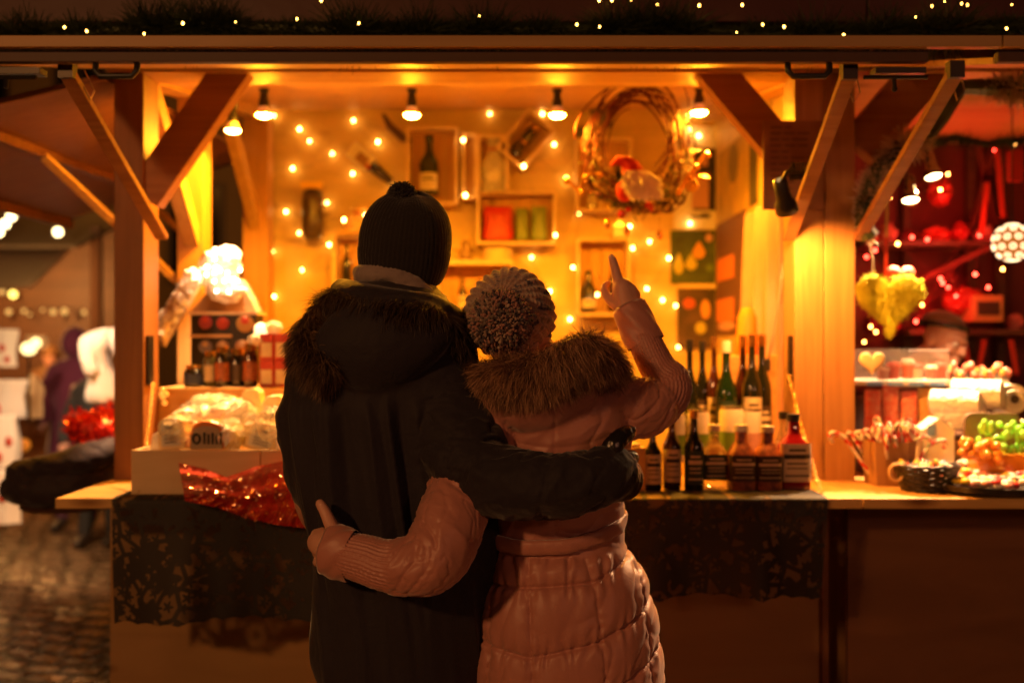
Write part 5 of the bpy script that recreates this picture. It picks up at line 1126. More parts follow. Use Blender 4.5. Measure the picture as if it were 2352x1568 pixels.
def fur(path, core, n, ln, name, mats, parent, seed, down=.55, w=.0011, back=.5, spread=.5, curl=.3):
    """roll of fur along a path: thin tapering hairs gathered in locks"""
    rr = np.random.default_rng(seed); A = crom([tuple(p) for p in path], 8); m = MB(); N = len(A); nl = max(40, n//16)
    for q in range(nl):
        f = rr.random()*(N-1.001); i = int(f); c = A[i]+(A[i+1]-A[i])*(f-i); t = A[i+1][:3]-A[i][:3]; t /= np.linalg.norm(t); rad = c[3]; c = c[:3]
        v = rr.normal(size=3); v[1] -= back; v -= t*(v@t); v /= np.linalg.norm(v); root0 = c+v*rad*.8
        flow = np.array([vnoise(np.array([root0*9+k*31]))[0] for k in range(3)])*.55
        d0 = v*.75+np.array([0,0,-down])+flow+rr.normal(size=3)*spread*.22; d0 /= np.linalg.norm(d0); L0 = ln*rr.uniform(.65,1.15); g0 = np.array([0,0,-1.])*curl+rr.normal(size=3)*.22; tone = rr.random()*len(mats)
        tip = root0+d0*L0
        for k in range(16):
            root = root0+rr.normal(size=3)*rad*.13; d = d0+rr.normal(size=3)*spread*.16; d /= np.linalg.norm(d); L = L0*rr.uniform(.6,1.12)
            p1 = root+d*L*.42; d2 = d+g0*.5+rr.normal(size=3)*.06; d2 /= np.linalg.norm(d2); p2 = p1+d2*L*.34; d3 = d2+g0*.55+rr.normal(size=3)*.12; d3 /= np.linalg.norm(d3); p3 = p2+d3*L*.28
            s = np.cross(d, rr.normal(size=3)); s /= np.linalg.norm(s); ww = w*rr.uniform(.6,1.25)
            m.cur = int(np.clip(tone+rr.normal()*.55, 0, len(mats)-.01))
            m.add([root-s*ww, root+s*ww, p1+s*ww*.95, p1-s*ww*.95, p2+s*ww*.6, p2-s*ww*.6, p3], [(0,1,2,3),(3,2,4,5),(5,4,6)])
    return m.build(name, mats, parent, smooth=True)
def pompom(c, r0, r1, n, w, mats, parent, seed, name='pom_pom'):
    rr = np.random.default_rng(seed); m = MB(); c = np.array(c)
    for k in range(n):
        d = rr.normal(size=3); d /= np.linalg.norm(d); e = c+d*r1*rr.uniform(.86,1.07)+rr.normal(size=3)*r1*.04; s = c+d*r0; mid = (s+e)/2+rr.normal(size=3)*r1*.05
        m.cur = int((vnoise(np.array([d*2.2+seed]))[0]*.5+.5+rr.normal()*.16)*len(mats)*.999) % len(mats)
        ww = w*rr.uniform(.7,1.25); m.tube([tuple(s), tuple(mid), tuple(e-d*ww*.5), tuple(e)], [ww*.6, ww, ww*1.05, ww*.45], 5)
    m.cur = 0; m.ball(tuple(c), r0*1.05, 14, rings=10)
    return m.build(name, mats, parent, smooth=True)

# ------------------------------------------------------------------ materials of the couple
def cloth_mat(name, col, col2, rough, sheen, bs, scale=260, coat=0., spec=.4):
    m = bpy.data.materials.new(name); m.use_nodes = True; nt = m.node_tree; N = nt.nodes; L = nt.links; b = N['Principled BSDF']
    tc = N.new('ShaderNodeTexCoord'); n = N.new('ShaderNodeTexNoise'); n.inputs['Scale'].default_value = 5; n.inputs['Detail'].default_value = 6; L.new(tc.outputs['Object'], n.inputs['Vector'])
    r = N.new('ShaderNodeValToRGB'); r.color_ramp.elements[0].color = (*col,1); r.color_ramp.elements[1].color = (*col2,1); r.color_ramp.elements[0].position = .3; r.color_ramp.elements[1].position = .7
    L.new(n.outputs['Fac'], r.inputs['Fac']); L.new(r.outputs['Color'], b.inputs['Base Color'])
    b.inputs['Roughness'].default_value = rough; b.inputs['Sheen Weight'].default_value = sheen; b.inputs['Sheen Roughness'].default_value = .45; b.inputs['Specular IOR Level'].default_value = spec
    n2 = N.new('ShaderNodeTexNoise'); n2.inputs['Scale'].default_value = scale; n2.inputs['Detail'].default_value = 2; L.new(tc.outputs['Object'], n2.inputs['Vector'])
    n3 = N.new('ShaderNodeTexNoise'); n3.inputs['Scale'].default_value = 34; n3.inputs['Detail'].default_value = 4; n3.inputs['Distortion'].default_value = 1.; L.new(tc.outputs['Object'], n3.inputs['Vector'])
    ad = N.new('ShaderNodeMath'); ad.operation = 'MULTIPLY_ADD'; ad.inputs[1].default_value = 4; L.new(n3.outputs['Fac'], ad.inputs[0]); L.new(n2.outputs['Fac'], ad.inputs[2])
    bp = N.new('ShaderNodeBump'); bp.inputs['Strength'].default_value = bs; bp.inputs['Distance'].default_value = .0012; L.new(ad.outputs[0], bp.inputs['Height']); L.new(bp.outputs[0], b.inputs['Normal'])
    return m
COAT_M = cloth_mat('dark_coat', (.015,.0115,.018), (.021,.0165,.024), .72, .2, .5, 500, spec=.3)
COAT_W = cloth_mat('dusty_pink_coat', (.42,.175,.14), (.47,.205,.165), .46, .45, .22, 300, spec=.5)
SKIN = pm('skin', (.62,.33,.24), .5, sub=.08, bump=(180,.2,.001)); LEATHER = pm('black_leather', (.014,.011,.010), .28, spec=.7, bump=(60,.6,.003))
KNITB = cloth_mat('black_knit', (.011,.008,.008), (.016,.012,.011), .9, .35, .9, 350); SCARF = cloth_mat('grey_wool', (.22,.17,.16), (.30,.24,.22), .9, .5, .8, 300)
DENIM = cloth_mat('dark_jeans', (.02,.022,.035), (.03,.032,.05), .8, .1, .4); BOOT = pm('boot_leather', (.03,.02,.015), .45)
def legs(root, x0, x1, y, zt, r, mat, spread=.0):
    for i, x in enumerate((x0, x1)):
        m = MB(); limb(m, [(x,y,zt,r),(x,y+.01,zt*.72,r*.9),(x,y+.015,.48,r*.72),(x,y+.03,.25,r*.62),(x,y+.03,.09,r*.6)]); m.build('trouser_leg', mat, root, smooth=True)
        m = MB(); limb(m, [(x,y+.03,.20,.052),(x,y+.03,.07,.048),(x,y+.06,.048,.046),(x,y+.15,.042,.042)]); m.v = [(a,b,max(c,.004)) for a,b,c in m.v]; m.build('boot', BOOT, root, smooth=True)
# ------------------------------------------------------------------ the taller person (dark coat)
def man():
    t = thing('person', 'taller person in a black bobble hat and dark coat, arm round the other', 'person', (-.28, 2.42, 0))
    D = 2.42
    def st(y, l, r, hd, e=2.4, yc=D): a, b = P(l,y,D), P(r,y,D); return ((a.x+b.x)/2, yc, a.z, (b.x-a.x)/2, hd, e)
    # skin: head, neck, torso, arms, left hand, one continuous mesh
    HM = frame(P(934,572,2.445), (.45,.88,.10), (-.08,-.05,1), 1.02); b = MB(); head(b, HM)
    limb(b, [PR(936,600,2.43,58), PR(930,690,2.42,60), PR(925,740,2.42,70)])
    loft(b, [(P(920,730,D).x,D,P(0,730,D).z,.08,.07,2), (P(905,790,D).x,D,P(0,790,D).z,.17,.085,2.2), (P(905,900,D).x,D,P(0,900,D).z,.165,.10,2.3), (P(905,1100,D).x,D,P(0,1100,D).z,.145,.095,2.3), (P(905,1300,D).x,D,P(0,1300,D).z,.155,.10,2.3), (P(905,1480,D).x,D,P(0,1480,D).z,.14,.09,2.2)], 40, 4)
    for x in (-.37,-.19): limb(b, [(x,D,.92,.08),(x,D+.01,.5,.052),(x,D+.03,.1,.04)])
    AR = [PR(1020,850,2.42,50), PR(1065,980,2.34,48), PR(1095,1100,2.25,44), PR(1250,1112,2.19,38), PR(1390,1085,2.23,30), PR(1420,1080,2.27,30)]
    limb(b, AR, 16); AL = [PR(735,830,2.42,50), PR(715,980,2.42,45), PR(710,1110,2.42,42), PR(730,1190,2.52,36), PR(780,1235,2.60,30)]; limb(b, AL, 16)
    for k in range(4): limb(b, [PR(790+k*2,1238+k*12,2.60,9), PR(815,1245+k*11,2.62,8), PR(822,1250+k*11,2.60,7)], 8, 3)
    sk = fuse(b, 'body', SKIN, t, .0045, 4); eyes(HM, t)
    # coat
    c = MB()
    loft(c, [st(648,815,995,.09,2.0,2.43), st(680,772,1022,.12,2.2), st(725,722,1060,.135), st(780,690,1088,.145), st(850,668,1102,.155), st(950,661,1108,.16), st(1050,672,1108,.16), st(1120,690,1112,.16), st(1180,712,1136,.16),
             st(1260,733,1142,.165), st(1350,733,1130,.17), st(1440,724,1118,.175), st(1500,724,1112,.175), st(1545,738,1106,.17), st(1585,760,1100,.165), st(1600,790,1090,.15)], 72, 5)
    LA = [PR(735,845,2.42,62), PR(712,960,2.43,56), PR(722,1080,2.44,50), PR(745,1150,2.50,46), PR(790,1215,2.58,40)]; limb(c, LA)
    RA = [PR(1000,868,2.40,92), PR(1038,950,2.36,98), PR(1068,1040,2.29,98), PR(1105,1092,2.24,88), PR(1190,1112,2.18,78), PR(1290,1116,2.155,74), PR(1370,1094,2.17,66), PR(1405,1082,2.20,58)]; RP = limb(c, RA, 28)
    # hood bag lying on the back and standing collar
    q = MB(); q.ball((0,0,0), 1, 32, rings=20); hc = P(880,790,2.29)
    c.add([(hc.x+v[0]*.165*(1-.25*max(0,-v[2])), hc.y+v[1]*.085, hc.z+v[2]*.115+.02*v[0]) for v in q.v], q.f)
    limb(c, [PR(790,672,2.42,34), PR(830,690,2.33,40), PR(920,705,2.30,42), PR(1000,715,2.33,38), PR(1040,740,2.42,36)])
    def disp(co, nr):
        u = 1176+co[:,0]*F/2.33; v = 784-(co[:,2]-CZ)*F/2.33; T, ang, d = along(co, RP); arm = sst(-d, -.125, -.095)*(co[:,1] < 2.40)
        LT, la, ld = along(co, LA); larm = sst(-ld, -.10, -.07)
        body = (1-arm)*sst(v, 885, 960)
        wob = vnoise(np.stack([co[:,0]*3, co[:,1]*2, co[:,2]*3.5], 1))
        ph = (u+wob*26+(v-900)*-.10)/1.0
        f1 = ridge(fbm(np.stack([ph/44., co[:,1]*4, v/520.], 1), 2)); f2 = ridge(fbm(np.stack([ph/20.+40, co[:,1]*4, v/300.], 1), 2))
        out = body*((.019*f1-.004*crz(fbm(np.stack([ph/60.+7, co[:,1]*3, v/600.], 1), 1)))*(1-.6*sst(v,1250,1450))+.003*f2*sst(-u,-1000,-860)*(1-.7*sst(v,1250,1450)))
        out += (1-arm)*(1-sst(v,885,960))*.004*fbm(co*14+3, 3)
        w_ = ridge(fbm(np.stack([T*17+ang*.5, ang*1.1, T*0+4], 1), 3)); w2 = ridge(fbm(np.stack([T*38, ang*2.2+T*6, T*0+9], 1), 2))
        w4 = crz(fbm(np.stack([T*22+ang*.7, ang*.8, T*0+14], 1), 2)); out += arm*(.006*w_-.0075*w4+.0022*w2)
        w3 = ridge(fbm(np.stack([LT*15, la*1.2, LT*0+2], 1), 2)); out += larm*.007*w3
        seam = np.abs(v-(1020+(u-1000)*1.25)); 
        return out
    fuse(c, 'coat', COAT_M, t, .0042, 10, disp, 1)
    # knitted cap with turned-up edge
    HT = frame(P(931,556,2.44), (.25,1,.12), (.07,-.32,1)); 
    def knit(prof, ribs, amp, bulge=0):
        m = MB(); R = crom(prof, 5); seg = 220; vs = []
        for r, z in R:
            for k in range(seg): a = 2*PI*k/seg; q_ = max(r,0)+amp*math.cos(ribs*a)*(min(1,r*20)); vs.append(HT @ Vector((q_*math.cos(a)*1.0, q_*math.sin(a)*1.06, z+.004*math.sin(a*2+1)+.003*math.sin(a*5))))
        n = len(R); m.add(vs, [(i*seg+k, i*seg+(k+1) % seg, (i+1)*seg+(k+1) % seg, (i+1)*seg+k) for i in range(n-1) for k in range(seg)]); return m
    kp = knit([(.080,-.102),(.093,-.085),(.106,-.05),(.112,-.01),(.109,.03),(.097,.066),(.077,.093),(.050,.112),(.024,.120),(.001,.122)], 62, .0011).build('knit_cap', KNITB, t, smooth=True)
    knit([(.084,-.100),(.094,-.097),(.1015,-.085),(.1095,-.055),(.1125,-.030),(.1115,-.020)], 62, .0012).build('cap_cuff', KNITB, kp, smooth=True)
    pompom(P(923,452,2.405), .020, .036, 1500, .0016, [KNITB], kp, 3)
    # grey scarf ring under the cap
    ring = []
    cc = P(922,664,2.43)
    for k in range(28): a = 2*PI*k/28; ring.append((cc.x+.098*math.cos(a), cc.y+.082*math.sin(a), cc.z-.042*math.cos(a)+.010*math.sin(3*a)+.018*max(0,-math.sin(a)), ))
    m = MB(); m.tube(ring, .019, 14, closed=True, flat=1.25); 
    fuse(m, 'scarf', SCARF, t, .004, 4, lambda co, nr: .003*fbm(co*45, 3)+.003*ridge(fbm(co*np.array([16,16,60.]), 2)), 1)
    # fur trim
    FD = [pm('fur_dark', (.035,.022,.014), .6), pm('fur_brown', (.13,.075,.04), .6), pm('fur_brown_b', (.06,.035,.02), .6), pm('fur_tip', (.27,.16,.085), .55)]
    path = [PR(778,680,2.38,18), PR(738,724,2.36,28), PR(712,772,2.33,36), PR(720,826,2.28,38), PR(758,862,2.24,22)]
    fur(path, 0, 36000, .046, 'fur_trim', FD, t, 5, down=.75, w=.00050, back=.3, spread=.8, curl=.55)
    path = [PR(770,690,2.34,28), PR(830,712,2.27,30), PR(910,715,2.25,28), PR(980,722,2.26,26), PR(1040,760,2.32,24), PR(1075,820,2.36,16)]
    fur(path, 0, 14000, .042, 'fur_trim', [FD[0],FD[2],FD[2]], t, 6, down=.9, w=.0006, back=.6, spread=.6, curl=.7)
    # leather glove holding the other person's side
    g = MB(); 
    limb(g, [PR(1388,1088,2.205,56), PR(1410,1094,2.205,60), PR(1426,1098,2.225,52)], 18, 4)
    for k, (y0, y1, L) in enumerate(((1056,1052,1.),(1082,1080,1.1),(1108,1106,1.05),(1132,1128,.9))):
        limb(g, [PR(1424,y0,2.225,20), PR(1447-k,y1-1,2.255,18), PR(1452-k*2,y1,2.31,14), PR(1442-k*2,y1+1,2.345,12)], 12, 4)
    limb(g, [PR(1396,1052,2.190,27), PR(1408,1024,2.180,24), PR(1428,1002,2.195,20), PR(1447,992,2.215,16)], 12, 4)
    def gd(co, nr): return .0018*ridge(fbm(co*np.array([75,75,40.]), 2))+.001*fbm(co*120,2)
    gl_ = fuse(g, 'glove', LEATHER, t, .0030, 3, gd, 1)
    m = MB(); m.tube([PR(1386,1030,2.20,1)[:3], PR(1392,1082,2.13,1)[:3], PR(1398,1140,2.19,1)[:3]], .003, 6); m.build('glove_strap', LEATHER, gl_, smooth=True)
    legs(t, -.37, -.19, D+.0, .92, .095, DENIM)
    return t
man()

# ------------------------------------------------------------------ the shorter person (pink coat)
def woman():
    t = thing('person', 'shorter person in a pink quilted coat and bobble hat pointing up with one raised finger', 'person', (.12, 2.42, 0)); D = 2.42
    def st(y, l, r, hd, e=2.3, yc=D): a, b = P(l,y,D), P(r,y,D); return ((a.x+b.x)/2, yc, a.z, (b.x-a.x)/2, hd, e)
    HM = frame(P(1172,722,2.43), (.15,.80,.50), (0,-.6,1), .98); b = MB(); head(b, HM)
    limb(b, [PR(1195,760,2.42,48), PR(1240,830,2.42,52), PR(1262,880,2.42,62)])
    loft(b, [(P(1265,870,D).x,D,P(0,870,D).z,.08,.07,2), (P(1275,930,D).x,D,P(0,930,D).z,.15,.08,2.2), (P(1275,1050,D).x,D,P(0,1050,D).z,.135,.09,2.3), (P(1270,1200,D).x,D,P(0,1200,D).z,.115,.085,2.3), (P(1285,1400,D).x,D,P(0,1400,D).z,.15,.10,2.3), (P(1290,1500,D).x,D,P(0,1500,D).z,.14,.09,2.2)], 40, 4)
    for x in (.04,.20): limb(b, [(x,D,.85,.08),(x,D+.01,.46,.05),(x,D+.03,.1,.038)])
    # right arm raised
    limb(b, [PR(1420,935,2.42,40), PR(1530,905,2.45,34), PR(1500,830,2.48,28), PR(1462,745,2.51,24), PR(1440,700,2.52,25)], 16)
    HY = 2.53
    limb(b, [PR(1441,712,2.52,28), PR(1436,690,HY,30), PR(1430,662,HY,24)], 16, 4); limb(b, [PR(1448,712,2.52,26), PR(1446,690,HY,26), PR(1446,668,HY,19)], 14, 4)
    limb(b, [PR(1423,672,HY,16), PR(1420,648,HY+.004,13), PR(1413,618,HY+.006,11.2), PR(1407,597,HY+.008,9.8), PR(1404,590,HY+.009,8.4)], 14, 4)       # index finger, straight up
    for k, (x, y) in enumerate(((1436,650),(1450,660),(1462,672))):                                                                             # three fingers folded away
        limb(b, [PR(x-2,y+16,HY,11), PR(x,y+2,HY+.006,9.6), PR(x-5,y+3,HY+.036,9), PR(x-9,y+22,HY+.040,8.2), PR(x-10,y+30,HY+.026,7.5)], 12, 4)
    limb(b, [PR(1420,705,2.52,14), PR(1402,690,HY+.01,11.5), PR(1390,672,HY+.022,10), PR(1388,659,HY+.032,8.6), PR(1396,650,HY+.04,7.6)], 12, 4)   # thumb folded across
    # left arm round the other person's back
    limb(b, [PR(1150,950,2.36,40), PR(1085,1100,2.27,38), PR(1010,1285,2.18,34), PR(900,1300,2.17,28), PR(790,1268,2.20,24), PR(758,1256,2.22,26)], 16)
    limb(b, [PR(778,1262,2.205,34), PR(750,1250,2.215,36), PR(735,1245,2.235,30)], 16, 4)
    limb(b, [PR(770,1225,2.20,18), PR(758,1200,2.20,15.5), PR(746,1174,2.205,13.5), PR(735,1156,2.215,11.5)], 12, 4)                            # thumb, upwards
    for k in range(4): limb(b, [PR(742,1222+k*22,2.225,13), PR(726+k,1224+k*22,2.250,11), PR(724+k*2,1226+k*22,2.29,10), PR(730+k*2,1228+k*22,2.33,8.5)], 12, 4)
    bd_ = fuse(b, 'body', SKIN, t, .0034, 4); eyes(HM, t); NM = pm('finger_nail', (.72,.42,.34), .25, spec=.7)
    for (px, py, Y, tilt) in ((1405,593,2.530,-.1),(739,1163,2.2025,-.45)):
        nm_ = MB(); nm_.M = Matrix.Translation(P(px,py,Y)) @ Matrix.Rotation(tilt, 4, 'Y'); nm_.ball((0,0,0), 1, 12, (.0058,.0022,.0080), 8); nm_.build('nail', NM, bd_, smooth=True)
    # coat
    c = MB()
    loft(c, [st(838,1215,1330,.07,2), st(862,1160,1392,.10,2.1), st(890,1132,1432,.125), st(940,1126,1445,.14), st(1000,1135,1448,.145), st(1060,1142,1440,.14), st(1120,1142,1432,.135), st(1180,1134,1432,.13), st(1235,1128,1432,.13),
             st(1275,1122,1452,.145), st(1330,1108,1484,.165), st(1400,1096,1500,.18), st(1480,1092,1512,.19), st(1560,1088,1518,.195), st(1680,1082,1524,.20), st(1800,1080,1526,.20), st(1850,1082,1522,.195)], 72, 5)
    UA = [PR(1385,930,2.41,78), PR(1430,936,2.42,74), PR(1480,935,2.43,67), PR(1525,912,2.45,58), PR(1538,880,2.46,52), PR(1513,848,2.475,44), PR(1494,812,2.485,42), PR(1482,786,2.49,40)]; RP = limb(c, UA, 26)
    LA = [PR(1150,930,2.38,70), PR(1090,1040,2.31,76), PR(1050,1150,2.235,78), PR(1024,1225,2.18,80), PR(990,1288,2.15,76), PR(930,1300,2.15,66), PR(880,1296,2.155,60), PR(842,1284,2.165,57), PR(812,1276,2.175,55)]; LP = limb(c, LA, 28)
    q = MB(); q.ball((0,0,0), 1, 32, rings=20); hc = P(1240,908,2.31)
    c.add([(hc.x+v[0]*.138, hc.y+v[1]*.075, hc.z+v[2]*.085+.012*v[0]) for v in q.v], q.f)
    HS = [[(1000,1268),(1299,1270),(1437,1226),(1500,1200)], [(1060,1345),(1112,1342),(1220,1334),(1362,1322),(1441,1284),(1520,1235)], [(1060,1466),(1104,1472),(1216,1484),(1362,1451),(1470,1405),(1540,1355)],
          [(1060,1585),(1216,1603),(1362,1570),(1403,1555),(1483,1513),(1550,1475)], [(1060,1705),(1216,1722),(1362,1690),(1480,1640),(1560,1600)], [(1060,1820),(1560,1740)]]
    VS = [[(1140,1265),(1126,1400),(1120,1600),(1118,1900)], [(1214,1265),(1216,1400),(1224,1600),(1226,1900)], [(1338,1265),(1362,1340),(1378,1460),(1386,1600),(1388,1900)], [(1428,1240),(1470,1320),(1488,1450),(1494,1600),(1496,1900)]]
    def disp(co, nr):
        u = 1176+co[:,0]*F/2.33; v = 784-(co[:,2]-CZ)*F/2.33
        T, ang, d = along(co, RP); arm = sst(-d, -.10, -.078)*sst(u, 1405, 1440); T2, an2, d2 = along(co, LP); ar2 = sst(-d2, -.105, -.088)*(co[:,1] < 2.30); armm = np.maximum(arm, ar2)
        sk = sst(v, 1262, 1280)*(1-armm); dh = np.full(len(co), 1e3); dv = dh.copy(); hv = np.zeros(len(co))
        for L in HS:
            L = np.array(L); q = v-np.interp(u, L[:,0], L[:,1]); m = np.abs(q) < dh; dh[m] = np.abs(q[m]); 
        for L in VS:
            L = np.array(L); q = np.abs(u-np.interp(v, L[:,1], L[:,0])); dv = np.minimum(dv, q)
        puff = (1-np.exp(-dh/17))*(.62+.38*(1-np.exp(-dv/11)))
        wn = vnoise(np.stack([u/30, v/60, co[:,1]*5], 1)); puck = np.sin(u/4.6+wn*5)*np.exp(-dh/16)*(1-np.exp(-dh/3))
        puckv = np.sin(v/5.2+wn*5)*np.exp(-dv/9)*.5
        dw = ridge(fbm(np.stack([(u+v*.7)/62, (v-u*.35)/120, co[:,1]*5+5], 1), 3)); dw2 = ridge(fbm(np.stack([(u-v*.5)/26, (v+u*.3)/60, co[:,1]*6], 1), 2))
        out = sk*(.0125*puff-.004-.0062*np.exp(-(dh/3.0)**2)-.0034*np.exp(-(dv/2.6)**2)+.0062*puck+.0036*puckv+.0030*fbm(np.stack([u/70, v/80, co[:,1]*5+5], 1), 2)-.0045*crz(fbm(np.stack([(u+v*.4)/75, (v-u*.25)/150, co[:,1]*4+5], 1), 2))*(1-np.exp(-dh/14)))
        # gathers just under the belt
        out += sk*.004*np.sin(u/6.5+wn*3)*np.exp(-np.abs(v-1285)/22)
        up = (1-sst(v, 1240, 1262))*(1-armm)
        g = np.exp(-np.abs(u-(1272))/2.2)*(v > 905); yk = np.exp(-np.abs(v-(1022-((u-1270)/120)**2*22))/2.6)
        out += up*(-.0035*g*(v < 1200)-.0035*yk*(v > 950)+.0045*ridge(fbm(np.stack([u/60+v/120, v/80, co[:,1]*5], 1), 2))-.0050*crz(fbm(np.stack([u/70+v/90, v/60-u/200, co[:,1]*5+3], 1), 2)))
        ribs = sst(T, .232, .255)
        out += arm*((1-ribs)*(.0055*ridge(fbm(np.stack([T*20+ang*.4, ang*.9, T*0+7], 1), 3))-.0075*crz(fbm(np.stack([T*24+ang*.8, ang*.8, T*0+27], 1), 2))-.003*crz(fbm(np.stack([T*45+ang*2, ang*1.8, T*0+57], 1), 2)))+ribs*(.0032*np.cos(ang*34+np.sin(T*40))-.003))
        tot = 0; A = np.array(LP)[:,:3]; tot = np.sum(np.linalg.norm(np.diff(A, axis=0), axis=1))
        rb2 = sst(T2, tot-.155, tot-.135)
        ga = np.exp(-np.abs(T2-.30)/.016)
        out += ar2*((1-rb2)*(.0040*ridge(fbm(np.stack([T2*20+an2*.5, an2*.9, T2*0+3], 1), 3))-.0062*crz(fbm(np.stack([T2*24+an2*.8, an2*.8, T2*0+33], 1), 2))-.003*crz(fbm(np.stack([T2*45+an2*2, an2*1.8, T2*0+53], 1), 2))-.007*ga+.003*np.sin(an2*22+T2*20)*np.exp(-np.abs(T2-.30)/.03))+rb2*(.0034*np.cos(an2*36+np.sin(T2*45)*.8)-.003))
        return out
    coat = fuse(c, 'coat', COAT_W, t, .0034, 9, disp, 1)
    # cuffs: flared end of each sleeve
    def cuff(pa, pb, ra, rb, Ya, Yb, name='cuff', rid=0.):
        a, b_ = P(*pa, Ya), P(*pb, Yb); d = (b_-a).normalized(); u = d.cross(Vector((0,1,0))).normalized(); w = d.cross(u); m = MB(); vs = []; n = 14; seg = 64
        for i in range(n+4):
            f = min(i, n)/n; inn = max(0, i-n)*.0025; r = S(ra+(rb-ra)*f, Ya)
            for k in range(seg): th = 2*PI*k/seg; q_ = r-inn*1.2+.002*math.sin(th*3+f*4)+.0015*math.sin(th*7+f*9)+.003*math.sin(f*PI); vs.append(a+d*((b_-a).length*f-(inn*3 if i > n else 0))+(u*math.cos(th)+w*math.sin(th)*.82)*q_)
        m.add(vs, [(i*seg+k, i*seg+(k+1) % seg, (i+1)*seg+(k+1) % seg, (i+1)*seg+k) for i in range(n+3) for k in range(seg)]); return m.build(name, COAT_W, coat, smooth=True)
    cuff((1484,790), (1444,702), 43, 40, 2.49, 2.52); cuff((812,1276), (756,1262), 58, 62, 2.175, 2.20)
    # belt
    bl_ = []
    for k in range(80):
        a = 2*PI*k/80; cx = P(1279,1240,D).x; hx = .1655; hy = .142
        x = cx+hx*math.copysign(abs(math.cos(a))**.9, math.cos(a)); y = D+hy*math.copysign(abs(math.sin(a))**.9, math.sin(a)); u = 1176+x*F/2.33
        v = np.interp(u, [1110,1200,1290,1370,1440], [1247,1250,1245,1228,1204]); bl_.append((x, y, P(0,v,2.33).z))
    m = MB(); vs = []; hh = .0175; prof = [(-.004,-hh),(.004,-hh*.93),(.0065,-hh*.5),(.007,0),(.0065,hh*.5),(.004,hh*.93),(-.004,hh)]; cen = Vector((P(1279,0,D).x, D, 0))
    for x, y, z in bl_:
        o_ = Vector((x-cen.x, y-cen.y, 0)).normalized()
        for a_, b__ in prof: vs.append(Vector((x,y,z+b__))+o_*(a_+.0022*math.sin(x*160+b__*90)+.002*math.sin(x*61)))
    n = len(prof); m.add(vs, [(i*n+k, i*n+(k+1) % n, ((i+1) % 80)*n+(k+1) % n, ((i+1) % 80)*n+k) for i in range(80) for k in range(n)]); m.build('belt', COAT_W, coat, smooth=True)
    # fur on the hood
    FW = [pm('fox_dark', (.06,.035,.02), .6), pm('fox_brown', (.23,.11,.06), .6), pm('fox_light', (.62,.36,.21), .55), pm('fox_tan', (.42,.22,.13), .6)]
    path = [PR(1108,868,2.37,26), PR(1150,872,2.28,36), PR(1215,868,2.25,42), PR(1280,842,2.245,48), PR(1332,815,2.27,48), PR(1378,830,2.33,40), PR(1402,862,2.42,30)]
    rr = fur(path, 0, 80000, .050, 'hood_fur', FW, t, 15, down=.75, w=.00048, back=.4, spread=.75, curl=.6)
    m = MB(); limb(m, [(p[0],p[1],p[2],p[3]*.92) for p in path]); m.build('fur_backing', FW[1], rr, smooth=True)
    # crocheted hat
    HC = P(1170,720,2.42); ax = Vector((-.16,-.93,.30)).normalized(); X = ax.cross(Vector((0,0,1))).normalized(); Yv = X.cross(ax).normalized()
    m = MB(); seg = 240; rings = 90; vs = []
    for i in range(rings+1):
        th = .02+(2.05-.02)*i/rings
        for k in range(seg):
            a = 2*PI*k/seg; rib = math.cos(26*a+.3*math.sin(th*8)); st_ = math.cos(th*62+(PI if rib > 0 else 0)*.5+math.sin(a*5)*.6)
            r = .1085+.0024*rib*min(1,th*2)+.0019*st_*(1 if rib > -.3 else .3)+.0022*math.sin(a*3+th*2)+(.003 if th > 1.8 else 0)
            sq = 1.0; d = ax*math.cos(th)+(X*math.cos(a)+Yv*math.sin(a))*math.sin(th)*1.0; vs.append(HC+d*r)
    m.add(vs, [(i*seg+k, i*seg+(k+1) % seg, (i+1)*seg+(k+1) % seg, (i+1)*seg+k) for i in range(rings) for k in range(seg)])
    mt = bpy.data.materials.new('variegated_wool'); mt.use_nodes = True; nt = mt.node_tree; N = nt.nodes; L = nt.links; b_ = N['Principled BSDF']; tc = N.new('ShaderNodeTexCoord'); n_ = N.new('ShaderNodeTexNoise'); n_.inputs['Scale'].default_value = 13; n_.inputs['Detail'].default_value = 4; n_.inputs['Distortion'].default_value = 1.5
    mp = N.new('ShaderNodeMapping'); mp.inputs['Scale'].default_value = (1,1,2.2); L.new(tc.outputs['Object'], mp.inputs[0]); L.new(mp.outputs[0], n_.inputs['Vector'])
    r = N.new('ShaderNodeValToRGB'); L.new(n_.outputs['Fac'], r.inputs['Fac']); cr = r.color_ramp; cr.interpolation = 'LINEAR'
    cols = [(.30,(.035,.028,.06)),(.40,(.10,.08,.11)),(.46,(.42,.30,.24)),(.53,(.36,.22,.17)),(.60,(.50,.38,.30)),(.70,(.12,.11,.10))]; cr.elements[0].position = cols[0][0]; cr.elements[0].color = (*cols[0][1],1); cr.elements[1].position = cols[-1][0]; cr.elements[1].color = (*cols[-1][1],1)
    for p_, c_ in cols[1:-1]: e = cr.elements.new(p_); e.color = (*c_,1)
    L.new(r.outputs[0], b_.inputs['Base Color']); b_.inputs['Roughness'].default_value = .95; b_.inputs['Sheen Weight'].default_value = .5
    hat = m.build('crochet_hat', mt, t, smooth=True)
    # soft halo of wool fibres on the hat
    rg = np.random.default_rng(31); m = MB()
    for k in range(2600):
        d = rg.normal(size=3); d /= np.linalg.norm(d); 
        if d @ np.array(ax) < -.42: continue
        s_ = np.array(HC)+d*.109; e = s_+(d+rg.normal(size=3)*.9)*.006; sd = np.cross(d, rg.normal(size=3)); sd /= np.linalg.norm(sd); m.add([s_-sd*.0004, s_+sd*.0004, e], [(0,1,2)])
    fz = m.build('wool_fuzz', mt, hat); fz['kind'] = 'stuff'
